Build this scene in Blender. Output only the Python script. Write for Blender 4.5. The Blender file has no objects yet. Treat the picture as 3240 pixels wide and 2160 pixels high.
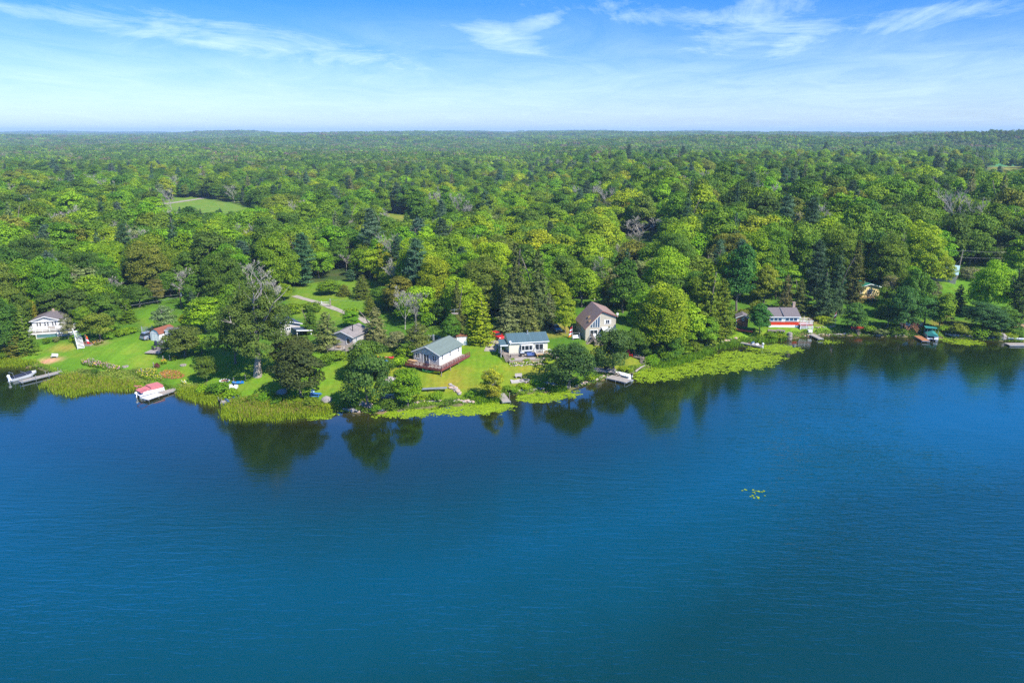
import bpy, bmesh, math, random
import numpy as np
from mathutils import Vector, Matrix, Euler
S = bpy.context.scene
COL = S.collection
R = math.radians
# ---------------------------------------------------------------- camera
FPX = 2313.0
CAMH = 48.0
PITCH = math.atan(660 / FPX)
cam = bpy.data.cameras.new('camera')
cam.sensor_width = 36.0
cam.lens = 36.0 * FPX / 3240.0
cam.clip_start = 1.0
cam.clip_end = 40000.0
camo = bpy.data.objects.new('camera', cam)
COL.objects.link(camo)
camo.location = (0, 0, CAMH)
camo.rotation_euler = (R(90) - PITCH, 0, 0)
S.camera = camo
S.view_settings.view_transform = 'Standard'
S.view_settings.look = 'None'
S.view_settings.exposure = 0.9
S.view_settings.gamma = 1.0
# ---------------------------------------------------------------- sun and sky
SUN_AZ = (0.75, -0.66)      # horizontal direction towards the sun
SUN_EL = R(47)
sl = bpy.data.lights.new('sun', 'SUN')
sl.energy = 4.5
sl.angle = R(0.5)
sl.color = (1.0, 0.955, 0.88)
so = bpy.data.objects.new('sun', sl)
COL.objects.link(so)
sd = Vector((SUN_AZ[0] * math.cos(SUN_EL), SUN_AZ[1] * math.cos(SUN_EL), math.sin(SUN_EL)))
so.rotation_euler = sd.to_track_quat('Z', 'Y').to_euler()
so.location = (60, -40, 90)

W = bpy.data.worlds.new('World')
S.world = W
W.use_nodes = True
wt = W.node_tree
wt.nodes.clear()


def N(t, kind, **kw):
    n = t.nodes.new(kind)
    for k, v in kw.items():
        if k.startswith('i_'):
            n.inputs[k[2:].replace('_', ' ')].default_value = v
        elif k.startswith('n_'):
            n.inputs[int(k[2:])].default_value = v
        else:
            setattr(n, k, v)
    return n


def L(t, a, b):
    t.links.new(a, b)


def mathn(t, op, a, b=None, c=None, clamp=False):
    n = t.nodes.new('ShaderNodeMath')
    n.operation = op
    n.use_clamp = clamp
    for i, v in enumerate((a, b, c)):
        if v is None:
            continue
        if isinstance(v, (int, float)):
            n.inputs[i].default_value = v
        else:
            t.links.new(v, n.inputs[i])
    return n.outputs[0]


def ramp(t, fac, stops, interp='LINEAR'):
    n = t.nodes.new('ShaderNodeValToRGB')
    n.color_ramp.interpolation = interp
    el = n.color_ramp.elements
    while len(el) < len(stops):
        el.new(0.5)
    for e, (p, c) in zip(el, stops):
        e.position = p
        e.color = c if len(c) == 4 else (*c, 1)
    t.links.new(fac, n.inputs[0])
    return n.outputs[0]


def mixc(t, fac, a, b, mode='MIX'):
    n = t.nodes.new('ShaderNodeMix')
    n.data_type = 'RGBA'
    n.blend_type = mode
    for sock, v in ((n.inputs[0], fac), (n.inputs[6], a), (n.inputs[7], b)):
        if isinstance(v, (int, float)):
            sock.default_value = v
        elif isinstance(v, tuple):
            sock.default_value = v if len(v) == 4 else (*v, 1)
        else:
            t.links.new(v, sock)
    return n.outputs[2]


def build_world():
    t = wt
    sky = N(t, 'ShaderNodeTexSky', sky_type='NISHITA', sun_disc=False)
    sky.sun_elevation = SUN_EL
    sky.sun_rotation = math.atan2(SUN_AZ[0], SUN_AZ[1])
    sky.air_density = 1.0
    sky.dust_density = 0.4
    sky.ozone_density = 2.0
    tc = N(t, 'ShaderNodeTexCoord')
    sep = N(t, 'ShaderNodeSeparateXYZ')
    L(t, tc.outputs['Generated'], sep.inputs[0])
    X, Y, Z = sep.outputs
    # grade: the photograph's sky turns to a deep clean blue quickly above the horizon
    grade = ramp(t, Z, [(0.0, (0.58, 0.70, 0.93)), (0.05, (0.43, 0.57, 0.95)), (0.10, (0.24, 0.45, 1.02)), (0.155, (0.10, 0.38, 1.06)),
                        (0.25, (0.13, 0.72, 1.50)), (0.36, (0.12, 0.76, 1.62)), (0.52, (0.05, 0.44, .90)), (1.0, (0.46, 0.68, 1.0))])  # band above the view brightened so the lake reflects a stronger blue
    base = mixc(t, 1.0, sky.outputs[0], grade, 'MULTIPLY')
    # thin cirrus on a high flat layer
    zz = mathn(t, 'ADD', mathn(t, 'MAXIMUM', Z, 0.0), 0.055)
    px = mathn(t, 'DIVIDE', X, zz)
    py = mathn(t, 'DIVIDE', Y, zz)
    cv = N(t, 'ShaderNodeCombineXYZ')
    L(t, px, cv.inputs[0]); L(t, py, cv.inputs[1])
    mp = N(t, 'ShaderNodeMapping')
    mp.inputs['Rotation'].default_value = (0, 0, R(-33))
    mp.inputs['Scale'].default_value = (0.62, 0.40, 1)
    L(t, cv.outputs[0], mp.inputs[0])
    n1 = N(t, 'ShaderNodeTexNoise', i_Scale=1.5, i_Detail=12.0, i_Roughness=0.68, i_Distortion=1.6)
    L(t, mp.outputs[0], n1.inputs['Vector'])
    n2 = N(t, 'ShaderNodeTexNoise', i_Scale=0.35, i_Detail=2.0, i_Roughness=0.5)
    L(t, cv.outputs[0], n2.inputs['Vector'])
    # angular coordinates for where the wisps stand
    u = mathn(t, 'DIVIDE', X, mathn(t, 'MAXIMUM', Y, 0.05))
    v = mathn(t, 'DIVIDE', Z, mathn(t, 'MAXIMUM', Y, 0.05))

    def blob(u0, v0, a, b, rot):
        du = mathn(t, 'SUBTRACT', u, u0); dv = mathn(t, 'SUBTRACT', v, v0)
        c, s = math.cos(rot), math.sin(rot)
        e1 = mathn(t, 'DIVIDE', mathn(t, 'ADD', mathn(t, 'MULTIPLY', du, c), mathn(t, 'MULTIPLY', dv, s)), a)
        e2 = mathn(t, 'DIVIDE', mathn(t, 'SUBTRACT', mathn(t, 'MULTIPLY', dv, c), mathn(t, 'MULTIPLY', du, s)), b)
        q = mathn(t, 'ADD', mathn(t, 'MULTIPLY', e1, e1), mathn(t, 'MULTIPLY', e2, e2))
        return mathn(t, 'SUBTRACT', 1.0, q, clamp=True)
    tot = None
    for b in [(-0.45, 0.128, 0.34, 0.022, -0.16), (-0.30, 0.115, 0.22, 0.02, -0.18), (0.30, 0.135, 0.11, 0.04, 0.25), (0.24, 0.135, 0.19, 0.022, -0.12),
              (0.50, 0.140, 0.26, 0.020, 0.10), (-0.01, 0.116, 0.075, 0.024, -0.3), (0.03, 0.133, 0.05, 0.012, 0.2), (0.36, 0.112, 0.05, 0.018, 0.5)]:
        o = blob(*b)
        tot = o if tot is None else mathn(t, 'MAXIMUM', tot, o)
    thr = mathn(t, 'SUBTRACT', 0.575, mathn(t, 'MULTIPLY', tot, 0.25))
    low = ramp(t, Z, [(0.0, (1, 1, 1)), (0.07, (0.8, 0.8, 0.8)), (0.13, (0.0, 0, 0)), (1.0, (0, 0, 0))])
    thr = mathn(t, 'SUBTRACT', thr, mathn(t, 'MULTIPLY', low, 0.10))
    thr = mathn(t, 'SUBTRACT', thr, mathn(t, 'MULTIPLY', mathn(t, 'SUBTRACT', n2.outputs[0], 0.5), 0.25))
    fine = N(t, 'ShaderNodeTexNoise', i_Scale=4.5, i_Detail=8.0, i_Roughness=0.7, i_Distortion=.8)
    L(t, mp.outputs[0], fine.inputs['Vector'])
    thr = mathn(t, 'SUBTRACT', thr, mathn(t, 'MULTIPLY', mathn(t, 'SUBTRACT', fine.outputs[0], .5), .35))
    dens = mathn(t, 'MULTIPLY', mathn(t, 'SUBTRACT', n1.outputs[0], thr), 2.0, clamp=True)
    dens = mathn(t, 'MULTIPLY', dens, 0.72)
    veil = mathn(t, 'MULTIPLY', mathn(t, 'ADD', mathn(t, 'MULTIPLY', mathn(t, 'SUBTRACT', n1.outputs[0], .34), 1.3, clamp=True), mathn(t, 'MULTIPLY', mathn(t, 'SUBTRACT', n2.outputs[0], .4), .9)), .55, clamp=True)
    veil = mathn(t, 'MULTIPLY', veil, ramp(t, Z, [(0.0, (.5, .5, .5)), (.05, (.95, .95, .95)), (.10, (.6, .6, .6)), (.15, (.12, .12, .12)), (.22, (0, 0, 0))]))
    dens = mathn(t, 'MAXIMUM', dens, veil)
    up = ramp(t, Z, [(0.0, (1, 1, 1)), (0.17, (1, 1, 1)), (0.26, (0.3, 0.3, 0.3)), (.5, (.1, .1, .1)), (1.0, (0, 0, 0))])
    dens = mathn(t, 'MULTIPLY', dens, up)
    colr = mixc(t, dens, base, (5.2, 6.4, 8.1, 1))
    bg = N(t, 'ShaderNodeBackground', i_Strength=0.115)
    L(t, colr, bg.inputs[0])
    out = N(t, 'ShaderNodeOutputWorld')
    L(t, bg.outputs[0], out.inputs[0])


build_world()
cy = S.cycles
cy.max_bounces = 5
cy.diffuse_bounces = 3
cy.glossy_bounces = 2
cy.transmission_bounces = 2
cy.volume_bounces = 0
cy.transparent_max_bounces = 4
cy.caustics_reflective = False
cy.caustics_refractive = False
cy.use_denoising = False
cy.denoising_prefilter = 'ACCURATE'
cy.sample_clamp_indirect = 4.0
cy.use_adaptive_sampling = True
cy.adaptive_threshold = 0.006

# ---------------------------------------------------------------- terrain maths


def ray(px, py):
    x = (px - 1620) / FPX
    v = (1080 - py) / FPX
    c, s = math.cos(PITCH), math.sin(PITCH)
    return (x, c + v * s, -s + v * c)


def project(x, y, z):
    c, s = math.cos(PITCH), math.sin(PITCH)
    dz = z - CAMH
    depth = y * c - dz * s
    up = y * s + dz * c
    return 1620 + FPX * x / depth, 1080 - FPX * up / depth, depth


SHORE_PX = [(-700, 1110), (-300, 1130), (0, 1150), (120, 1160), (150, 1172), (250, 1203), (400, 1221), (560, 1238), (650, 1255), (700, 1270), (800, 1288),
            (900, 1298), (1000, 1302), (1090, 1300), (1183, 1305), (1300, 1292), (1400, 1281), (1500, 1276), (1560, 1264), (1600, 1249), (1722, 1237),
            (1786, 1230), (1843, 1221), (1919, 1193), (2001, 1176), (2083, 1152), (2180, 1118), (2220, 1101), (2300, 1090), (2340, 1084), (2417, 1073),
            (2488, 1072), (2544, 1064), (2583, 1060), (2659, 1059), (2800, 1062), (2895, 1062), (2998, 1069), (3159, 1074), (3240, 1082), (3500, 1100), (4200, 1110)]
_sx, _sy = [], []
for _p in SHORE_PX:
    _d = ray(*_p)
    _t = -CAMH / _d[2]
    _sx.append(_d[0] * _t)
    _sy.append(_d[1] * _t)
_sx = np.array(_sx); _sy = np.array(_sy)
_rs = np.random.RandomState(5)
_w = [(_rs.uniform(0.5, 2.6), _rs.uniform(0, 6.3), _rs.uniform(.1, .45)) for _ in range(7)]
_hill = [(_rs.uniform(-1, 1) / 170, _rs.uniform(-1, 1) / 130, _rs.uniform(0, 6.3)) for _ in range(9)]
_hill2 = [(_rs.uniform(-1, 1) / 60, _rs.uniform(-1, 1) / 60, _rs.uniform(0, 6.3)) for _ in range(6)]


def shore_y(x):
    y = np.interp(x, _sx, _sy)
    for f, p, a in _w:
        y = y + a * np.sin(f * x + p)
    return y


def sstep(a, b, v):
    k = np.clip((v - a) / (b - a), 0, 1)
    return k * k * (3 - 2 * k)


def terrain(x, y):
    x = np.asarray(x, float); y = np.asarray(y, float)
    d = y - shore_y(x)
    right = sstep(25, 70, x)
    mid = sstep(-95, -60, x)
    leftk = 1 - sstep(-112, -90, x)
    h = 0.25 + (0.7 + 0.5 * right) * sstep(-0.3, 3 + 3 * (1 - right), d)
    h = h + (1.6 + leftk * 0.6) * sstep(3, 22, d) + (2.2 + 6.5 * right) * sstep(14, 75, d)
    far = sstep(90, 500, d)
    n = sum(np.sin(a * x + b * y + c) for a, b, c in _hill)
    n2 = sum(np.sin(a * x + b * y + c) for a, b, c in _hill2)
    h = h + far * (1.5 + n * 1.1) + sstep(40, 200, d) * n2 * 0.35
    h = h + sstep(900, 4200, y) * (7 + n * 1.0)
    # distant hills
    for cx, cy2, rx, ry, hh in [(960, 1330, 300, 200, 31), (520, 1700, 420, 200, 13), (-900, 3600, 900, 380, 22), (-1900, 2700, 500, 300, 16), (900, 3500, 1300, 400, 18),
                              (-300, 5600, 1500, 500, 30), (-700, 2300, 500, 160, 12), (300, 2500, 700, 180, 12), (1500, 2600, 500, 200, 12), (-1500, 4200, 500, 200, 30), (1900, 7000, 900, 400, 30), (-4200, 7600, 1800, 500, 34), (2600, 5200, 1400, 500, 14), (-3200, 5200, 1600, 500, 16)]:
        h = h + hh * np.exp(-((x - cx) / rx) ** 2 - ((y - cy2) / ry) ** 2)
    h = np.where(d < 0.0, np.maximum(0.25 + d * 0.45, -3.0), h)
    return h


def gz(x, y):
    return float(terrain(x, y))


def G(px, py):
    """the point of the ground seen through a given spot of the photograph"""
    d = ray(px, py)
    t = 60.0
    last = t
    while t < 9000:
        x, y, z = d[0] * t, d[1] * t, CAMH + d[2] * t
        if z <= max(gz(x, y), 0.0):
            lo, hi = last, t
            for _ in range(18):
                m = (lo + hi) / 2
                if CAMH + d[2] * m <= max(gz(d[0] * m, d[1] * m), 0.0):
                    hi = m
                else:
                    lo = m
            t = hi
            break
        last = t
        t += max(1.0, t * 0.01)
    return Vector((d[0] * t, d[1] * t, max(gz(d[0] * t, d[1] * t), 0.0)))


def PZ(px, py, z):
    d = ray(px, py)
    t = (z - CAMH) / d[2]
    return Vector((d[0] * t, d[1] * t, z))


def inpoly(pts, X, Y):
    X = np.asarray(X); Y = np.asarray(Y)
    c = np.zeros(X.shape, bool)
    n = len(pts)
    for i in range(n):
        x1, y1 = pts[i][0], pts[i][1]
        x2, y2 = pts[(i + 1) % n][0], pts[(i + 1) % n][1]
        if y1 == y2:
            continue
        k = ((y1 > Y) != (y2 > Y)) & (X < (x2 - x1) * (Y - y1) / (y2 - y1) + x1)
        c ^= k
    return c


# ---------------------------------------------------------------- object helpers
def tag(o, label=None, cat=None, group=None, kind=None):
    if label: o['label'] = label
    if cat: o['category'] = cat
    if group: o['group'] = group
    if kind: o['kind'] = kind
    return o


def empty(name, loc, rz=0, label=None, cat=None, group=None):
    o = bpy.data.objects.new(name, None)
    o.empty_display_size = 0.3
    COL.objects.link(o)
    o.location = loc
    o.rotation_euler = (0, 0, rz)
    return tag(o, label, cat, group)


class MB:
    def __init__(s):
        s.v = []; s.f = []; s.m = []

    def add(s, vs, fs, mi=0):
        o = len(s.v)
        s.v.extend(tuple(v) for v in vs)
        s.f.extend(tuple(i + o for i in f) for f in fs)
        s.m.extend([mi] * len(fs))
        return s

    def box(s, c, d, rz=0, mi=0, rx=0, ry=0):
        hx, hy, hz = d[0] / 2, d[1] / 2, d[2] / 2
        M = Euler((rx, ry, rz)).to_matrix()
        vs = [Vector(c) + M @ Vector((x * hx, y * hy, z * hz)) for z in (-1, 1) for y in (-1, 1) for x in (-1, 1)]
        return s.add(vs, [(0, 2, 3, 1), (4, 5, 7, 6), (0, 1, 5, 4), (1, 3, 7, 5), (3, 2, 6, 7), (2, 0, 4, 6)], mi)

    def b2(s, lo, hi, mi=0):
        return s.box([(a + b) / 2 for a, b in zip(lo, hi)], [abs(b - a) for a, b in zip(lo, hi)], mi=mi)

    def bar(s, a, b, w, h=None, mi=0):
        a = Vector(a); b = Vector(b); h = h or w
        z = (b - a)
        if z.length < 1e-6: return s
        zn = z.normalized()
        up = Vector((0, 0, 1)) if abs(zn.z) < 0.9 else Vector((0, 1, 0))
        x = zn.cross(up).normalized(); y = x.cross(zn)
        vs = [p + x * sx * w / 2 + y * sy * h / 2 for p in (a, b) for sy in (-1, 1) for sx in (-1, 1)]
        return s.add(vs, [(0, 2, 3, 1), (4, 5, 7, 6), (0, 1, 5, 4), (1, 3, 7, 5), (3, 2, 6, 7), (2, 0, 4, 6)], mi)

    def tube(s, pts, rs, n=8, mi=0, cap=True):
        pts = [Vector(p) for p in pts]
        if isinstance(rs, (int, float)): rs = [rs] * len(pts)
        rings = []
        for i, p in enumerate(pts):
            d = (pts[min(i + 1, len(pts) - 1)] - pts[max(i - 1, 0)]).normalized()
            up = Vector((0, 0, 1)) if abs(d.z) < 0.95 else Vector((0, 1, 0))
            x = d.cross(up).normalized(); y = x.cross(d)
            rings.append([p + (x * math.cos(k * math.tau / n) + y * math.sin(k * math.tau / n)) * rs[i] for k in range(n)])
        vs = [v for r in rings for v in r]
        fs = [(i * n + k, i * n + (k + 1) % n, (i + 1) * n + (k + 1) % n, (i + 1) * n + k) for i in range(len(pts) - 1) for k in range(n)]
        if cap:
            fs.append(tuple(reversed(range(n))))
            fs.append(tuple(range((len(pts) - 1) * n, len(pts) * n)))
        return s.add(vs, fs, mi)

    def prism(s, poly, y0, y1, mi=0, axis='y'):
        """poly in (x,z) extruded along y (or (y,z) along x)"""
        n = len(poly)
        if axis == 'y':
            vs = [(x, y0, z) for x, z in poly] + [(x, y1, z) for x, z in poly]
        elif axis == 'x':
            vs = [(y0, x, z) for x, z in poly] + [(y1, x, z) for x, z in poly]
        else:
            vs = [(x, z, y0) for x, z in poly] + [(x, z, y1) for x, z in poly]
        fs = [(i, (i + 1) % n, n + (i + 1) % n, n + i) for i in range(n)] + [tuple(reversed(range(n))), tuple(range(n, 2 * n))]
        return s.add(vs, fs, mi)

    def loft(s, rings, mi=0, closed=True, cap=True):
        n = len(rings[0])
        vs = [v for r in rings for v in r]
        fs = []
        for i in range(len(rings) - 1):
            for k in range(n if closed else n - 1):
                fs.append((i * n + k, i * n + (k + 1) % n, (i + 1) * n + (k + 1) % n, (i + 1) * n + k))
        if cap:
            fs.append(tuple(reversed(range(n))))
            fs.append(tuple(range((len(rings) - 1) * n, len(rings) * n)))
        return s.add(vs, fs, mi)

    def ell(s, c, r, nu=10, nv=6, mi=0, rng=None, jit=0):
        vs = []; fs = []
        for i in range(nv + 1):
            ph = math.pi * i / nv
            for k in range(nu):
                th = math.tau * k / nu
                j = 1 + (rng.uniform(-jit, jit) if rng else 0)
                vs.append((c[0] + r[0] * math.sin(ph) * math.cos(th) * j, c[1] + r[1] * math.sin(ph) * math.sin(th) * j, c[2] + r[2] * math.cos(ph) * j))
        for i in range(nv):
            for k in range(nu):
                fs.append((i * nu + k, (i + 1) * nu + k, (i + 1) * nu + (k + 1) % nu, i * nu + (k + 1) % nu))
        return s.add(vs, fs, mi)

    def build(s, name, mats, parent=None, smooth=False, fixn=True):
        me = bpy.data.meshes.new(name)
        me.from_pydata(s.v, [], s.f)
        mats = mats if isinstance(mats, (list, tuple)) else [mats]
        for m in mats: me.materials.append(m)
        if len(mats) > 1: me.polygons.foreach_set('material_index', s.m)
        if fixn:
            bm = bmesh.new(); bm.from_mesh(me)
            bmesh.ops.recalc_face_normals(bm, faces=bm.faces)
            bm.to_mesh(me); bm.free()
        if smooth:
            me.polygons.foreach_set('use_smooth', [True] * len(me.polygons))
        o = bpy.data.objects.new(name, me)
        COL.objects.link(o)
        if parent: o.parent = parent
        return o


# ---------------------------------------------------------------- materials
MATS = {}


def mat(name, c, rough=0.75, metal=0.0, spec=0.3, var=0.12, scale=3.0, lines=None, bump=0.0, coord='Object'):
    """painted or raw surface with wear; lines=(axis, period, depth) adds board seams"""
    if name in MATS: return MATS[name]
    m = bpy.data.materials.new(name)
    m.use_nodes = True
    t = m.node_tree
    b = t.nodes['Principled BSDF']
    b.inputs['Roughness'].default_value = rough
    b.inputs['Metallic'].default_value = metal
    b.inputs['Specular IOR Level'].default_value = spec
    tc = N(t, 'ShaderNodeTexCoord')
    n = N(t, 'ShaderNodeTexNoise', i_Scale=scale, i_Detail=6.0, i_Roughness=0.65)
    L(t, tc.outputs[coord], n.inputs['Vector'])
    n2 = N(t, 'ShaderNodeTexNoise', i_Scale=scale * 7, i_Detail=3.0)
    L(t, tc.outputs[coord], n2.inputs['Vector'])
    f = mathn(t, 'ADD', mathn(t, 'MULTIPLY', n.outputs[0], 0.7), mathn(t, 'MULTIPLY', n2.outputs[0], 0.3))
    lo = tuple(max(0, x * (1 - var * 2.2)) for x in c)
    hi = tuple(min(1, x * (1 + var * 1.2)) for x in c)
    col = ramp(t, f, [(0.3, lo), (0.7, hi)])
    h = n2.outputs[0]
    if lines:
        ax, per, dep = lines
        sp = N(t, 'ShaderNodeSeparateXYZ')
        L(t, tc.outputs[coord], sp.inputs[0])
        v = sp.outputs['XYZ'.index(ax)]
        fr = mathn(t, 'FRACT', mathn(t, 'DIVIDE', v, per))
        seam = mathn(t, 'LESS_THAN', fr, 0.14)
        bd = mathn(t, 'FRACT', mathn(t, 'MULTIPLY', mathn(t, 'SINE', mathn(t, 'MULTIPLY', mathn(t, 'FLOOR', mathn(t, 'DIVIDE', v, per)), 12.9898)), 43758.5))
        tone = mathn(t, 'ADD', 1 - dep * 0.35, mathn(t, 'MULTIPLY', bd, dep * 0.45))
        tone = mathn(t, 'MULTIPLY', tone, mathn(t, 'SUBTRACT', 1.0, mathn(t, 'MULTIPLY', seam, dep)))
        cc = N(t, 'ShaderNodeCombineColor')
        for i in range(3): L(t, tone, cc.inputs[i])
        col = mixc(t, 1.0, col, cc.outputs[0], 'MULTIPLY')
        h = mathn(t, 'SUBTRACT', h, mathn(t, 'MULTIPLY', seam, 1.0))
    L(t, col, b.inputs['Base Color'])
    bp = N(t, 'ShaderNodeBump', i_Strength=0.25 + bump, i_Distance=0.02)
    L(t, h, bp.inputs['Height'])
    L(t, bp.outputs[0], b.inputs['Normal'])
    MATS[name] = m
    return m


def build_leaf_mat(name='foliage', transl=0.30):
    m = bpy.data.materials.new(name)
    m.use_nodes = True
    t = m.node_tree
    b = t.nodes['Principled BSDF']
    out = t.nodes['Material Output']
    at = N(t, 'ShaderNodeAttribute', attribute_type='INSTANCER', attribute_name='tint')
    tn = N(t, 'ShaderNodeAttribute', attribute_type='GEOMETRY', attribute_name='tone')
    oi = N(t, 'ShaderNodeTexCoord')
    nz = N(t, 'ShaderNodeTexNoise', i_Scale=0.35, i_Detail=2.0)
    L(t, oi.outputs['Object'], nz.inputs['Vector'])
    # tone 0..1 : per-leaf colour, from deep green to fresh yellow green
    hs = N(t, 'ShaderNodeHueSaturation')
    warm = mixc(t, 1.0, at.outputs['Color'], (1.14, 1.03, .9, 1), 'MULTIPLY')
    L(t, warm, hs.inputs['Color'])
    L(t, mathn(t, 'ADD', 0.515, mathn(t, 'MULTIPLY', tn.outputs['Fac'], -0.03)), hs.inputs['Hue'])
    k = mathn(t, 'ADD', mathn(t, 'MULTIPLY', tn.outputs['Fac'], 0.8), mathn(t, 'MULTIPLY', nz.outputs[0], 0.5))
    L(t, mathn(t, 'ADD', k, 0.38), hs.inputs['Value'])
    L(t, hs.outputs[0], b.inputs['Base Color'])
    b.inputs['Roughness'].default_value = 0.62
    b.inputs['Specular IOR Level'].default_value = 0.22
    tr = N(t, 'ShaderNodeBsdfTranslucent')
    tcol = mixc(t, 1.0, hs.outputs[0], (1.15, 1.25, 0.5, 1), 'MULTIPLY')
    L(t, tcol, tr.inputs[0])
    mx = N(t, 'ShaderNodeMixShader')
    mx.inputs[0].default_value = transl
    L(t, b.outputs[0], mx.inputs[1]); L(t, tr.outputs[0], mx.inputs[2])
    L(t, mx.outputs[0], out.inputs[0])
    return m


LEAF = build_leaf_mat()
BARK = mat('bark', (0.19, 0.155, 0.125), 0.9, var=0.3, scale=2.5, bump=0.4)
PALEBARK = mat('pale_bark', (0.34, 0.29, 0.25), 0.9, var=0.25, scale=2.0, bump=0.4)
DEADWOOD = mat('dead_wood', (0.37, 0.335, 0.28), 0.9, var=0.2, scale=2.0)

# ---------------------------------------------------------------- foliage meshes
def np_mesh(name, V, F4, mats, tone=None, mi=None):
    me = bpy.data.meshes.new(name)
    V = np.asarray(V, np.float32); F4 = np.asarray(F4, np.int32)
    me.vertices.add(len(V)); me.vertices.foreach_set('co', V.ravel())
    k = F4.shape[1]
    me.loops.add(F4.size); me.loops.foreach_set('vertex_index', F4.ravel())
    me.polygons.add(len(F4))
    me.polygons.foreach_set('loop_start', np.arange(0, F4.size, k, dtype=np.int32))
    me.polygons.foreach_set('loop_total', np.full(len(F4), k, np.int32))
    for m in mats: me.materials.append(m)
    if mi is not None: me.polygons.foreach_set('material_index', np.asarray(mi, np.int32))
    if tone is not None:
        a = me.attributes.new('tone', 'FLOAT', 'FACE')
        a.data.foreach_set('value', np.asarray(tone, np.float32))
    me.update(calc_edges=True)
    return me


def unit(v):
    return v / np.maximum(np.linalg.norm(v, axis=-1, keepdims=True), 1e-9)


def leafquads(C, Nn, size, rs, aspect=0.75, fold=0.25):
    n = len(C)
    Nn = unit(Nn)
    r = rs.normal(size=(n, 3))
    T = unit(np.cross(Nn, r)); B = np.cross(Nn, T)
    size = np.broadcast_to(size, (n,))[:, None] * rs.uniform(0.7, 1.3, (n, 1))
    a = T * size * 0.5; b = B * size * 0.5 * aspect
    d = Nn * size * fold * rs.uniform(-1, 1, (n, 1))
    V = np.stack([C - a, C - b * 1.1 + d * .5, C + a + d, C + b - d * .3], 1).reshape(-1, 3)
    F = np.arange(4 * n).reshape(n, 4)
    return V, F


def sph(n, rs):
    return unit(rs.normal(size=(n, 3)))


def crown_broad(seed, w, h, zb, nb, nl, leaf, flat=0.62, br=0.2, top=0.5, gap=0.0, lump=0.22, inner=0.16):
    """many leaf sprays gathered in boughs spread through the crown; w full width, h crown height, zb its bottom"""
    rs = np.random.RandomState(seed)
    lob = [(sph(1, rs)[0], rs.uniform(-lump, lump)) for _ in range(9)]
    D = sph(nb * 3, rs)
    D = D[D[:, 2] > -0.55][:nb]
    rad = rs.uniform(0.62, 0.93, len(D))
    nin = int(nb * inner)
    rad[:nin] = rs.uniform(0.1, 0.55, nin)
    m = np.ones(len(D))
    for d, a in lob:
        m += a * np.clip(D @ d, 0, 1) ** 3
    taper = 1 - (1 - top) * np.clip(D[:, 2], 0, 1) ** 1.5 * 0.5
    C = D * (rad * m)[:, None]
    C[:, 0] *= w / 2 * 0.9 * taper; C[:, 1] *= w / 2 * 0.9 * taper
    C[:, 2] = zb + h * 0.42 + C[:, 2] * h * 0.5
    V = []; NN = []; tn = []
    for i in range(len(D)):
        if rs.rand() < gap: continue
        r = w * br * rs.uniform(0.65, 1.25)
        k = int(nl / nb * rs.uniform(0.7, 1.3) * (r / (w * br)) ** 1.6)
        q = sph(k * 2, rs)
        q = q[q[:, 2] > -0.45][:k]
        rr = rs.uniform(0.75, 1.08, len(q))[:, None]
        out = unit(np.array([D[i, 0], D[i, 1], max(0.15, D[i, 2])]))
        p = C[i] + q * rr * np.array([r, r, r * flat]) 
        V.append(p)
        NN.append(unit(q * 0.8 + out * 0.5 + np.array([0, 0, .25])) + rs.normal(size=q.shape) * 0.38)
        tn.append(np.clip(rs.uniform(0.15, 0.85) + rs.normal(size=len(q)) * 0.22, 0, 1.2))
    V = np.concatenate(V); NN = np.concatenate(NN); tn = np.concatenate(tn)
    zmin = zb - 0.02 * h
    ok = V[:, 2] > zmin
    return leafquads(V[ok], NN[ok], leaf, rs) + (tn[ok],)


def crown_cone(seed, w, h, zb, nl, leaf, layers=14, droop=0.25, dense=False, power=0.66, irr=0.2, stub=0.04):
    """conifer: whorls of branches with needles sprayed along them"""
    rs = np.random.RandomState(seed)
    V = []; NN = []; tn = []
    per = nl / layers
    tw = sum((1 - (i + .5) / layers) ** 1.0 + 0.12 for i in range(layers))
    for i in range(layers):
        f = (i + 0.5) / layers
        r = w / 2 * ((1 - f) ** power + stub) 
        z = zb + f * h
        nbch = 6 + int(8 * (1 - f))
        kk = nl * ((1 - f) + 0.12) / tw / nbch
        a0 = rs.uniform(0, 6.3)
        for j in range(nbch):
            a = a0 + j * math.tau / nbch + rs.uniform(-.3, .3)
            L_ = r * (1 - irr + irr * 1.6 * rs.rand())
            k = max(3, int(kk * rs.uniform(0.7, 1.3)))
            s = rs.uniform(0.12, 1.0, k) ** 0.7
            wd = 0.30 * L_ * (1.15 - s) + 0.12 * L_ * 0.5
            lat = rs.uniform(-1, 1, k) * wd
            ca, sa = math.cos(a), math.sin(a)
            zz = z + h / layers * rs.uniform(-.5, .5) - droop * L_ * s ** 1.4 + (0.10 * L_ * np.maximum(0, s - .75) * 3) - np.abs(lat) * 0.35 + rs.normal(size=k) * h / layers * 0.16
            p = np.stack([ca * L_ * s - sa * lat, sa * L_ * s + ca * lat, zz], 1)
            V.append(p)
            o = np.array([ca * 0.75, sa * 0.75, 0.75])
            NN.append(o + rs.normal(size=p.shape) * (0.45))
            tn.append(np.clip(rs.uniform(.2, .8) + rs.normal(size=k) * .2, 0, 1.2))
    V = np.concatenate(V); NN = np.concatenate(NN); tn = np.concatenate(tn)
    return leafquads(V, NN, leaf, rs, aspect=0.6) + (tn,)


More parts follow.
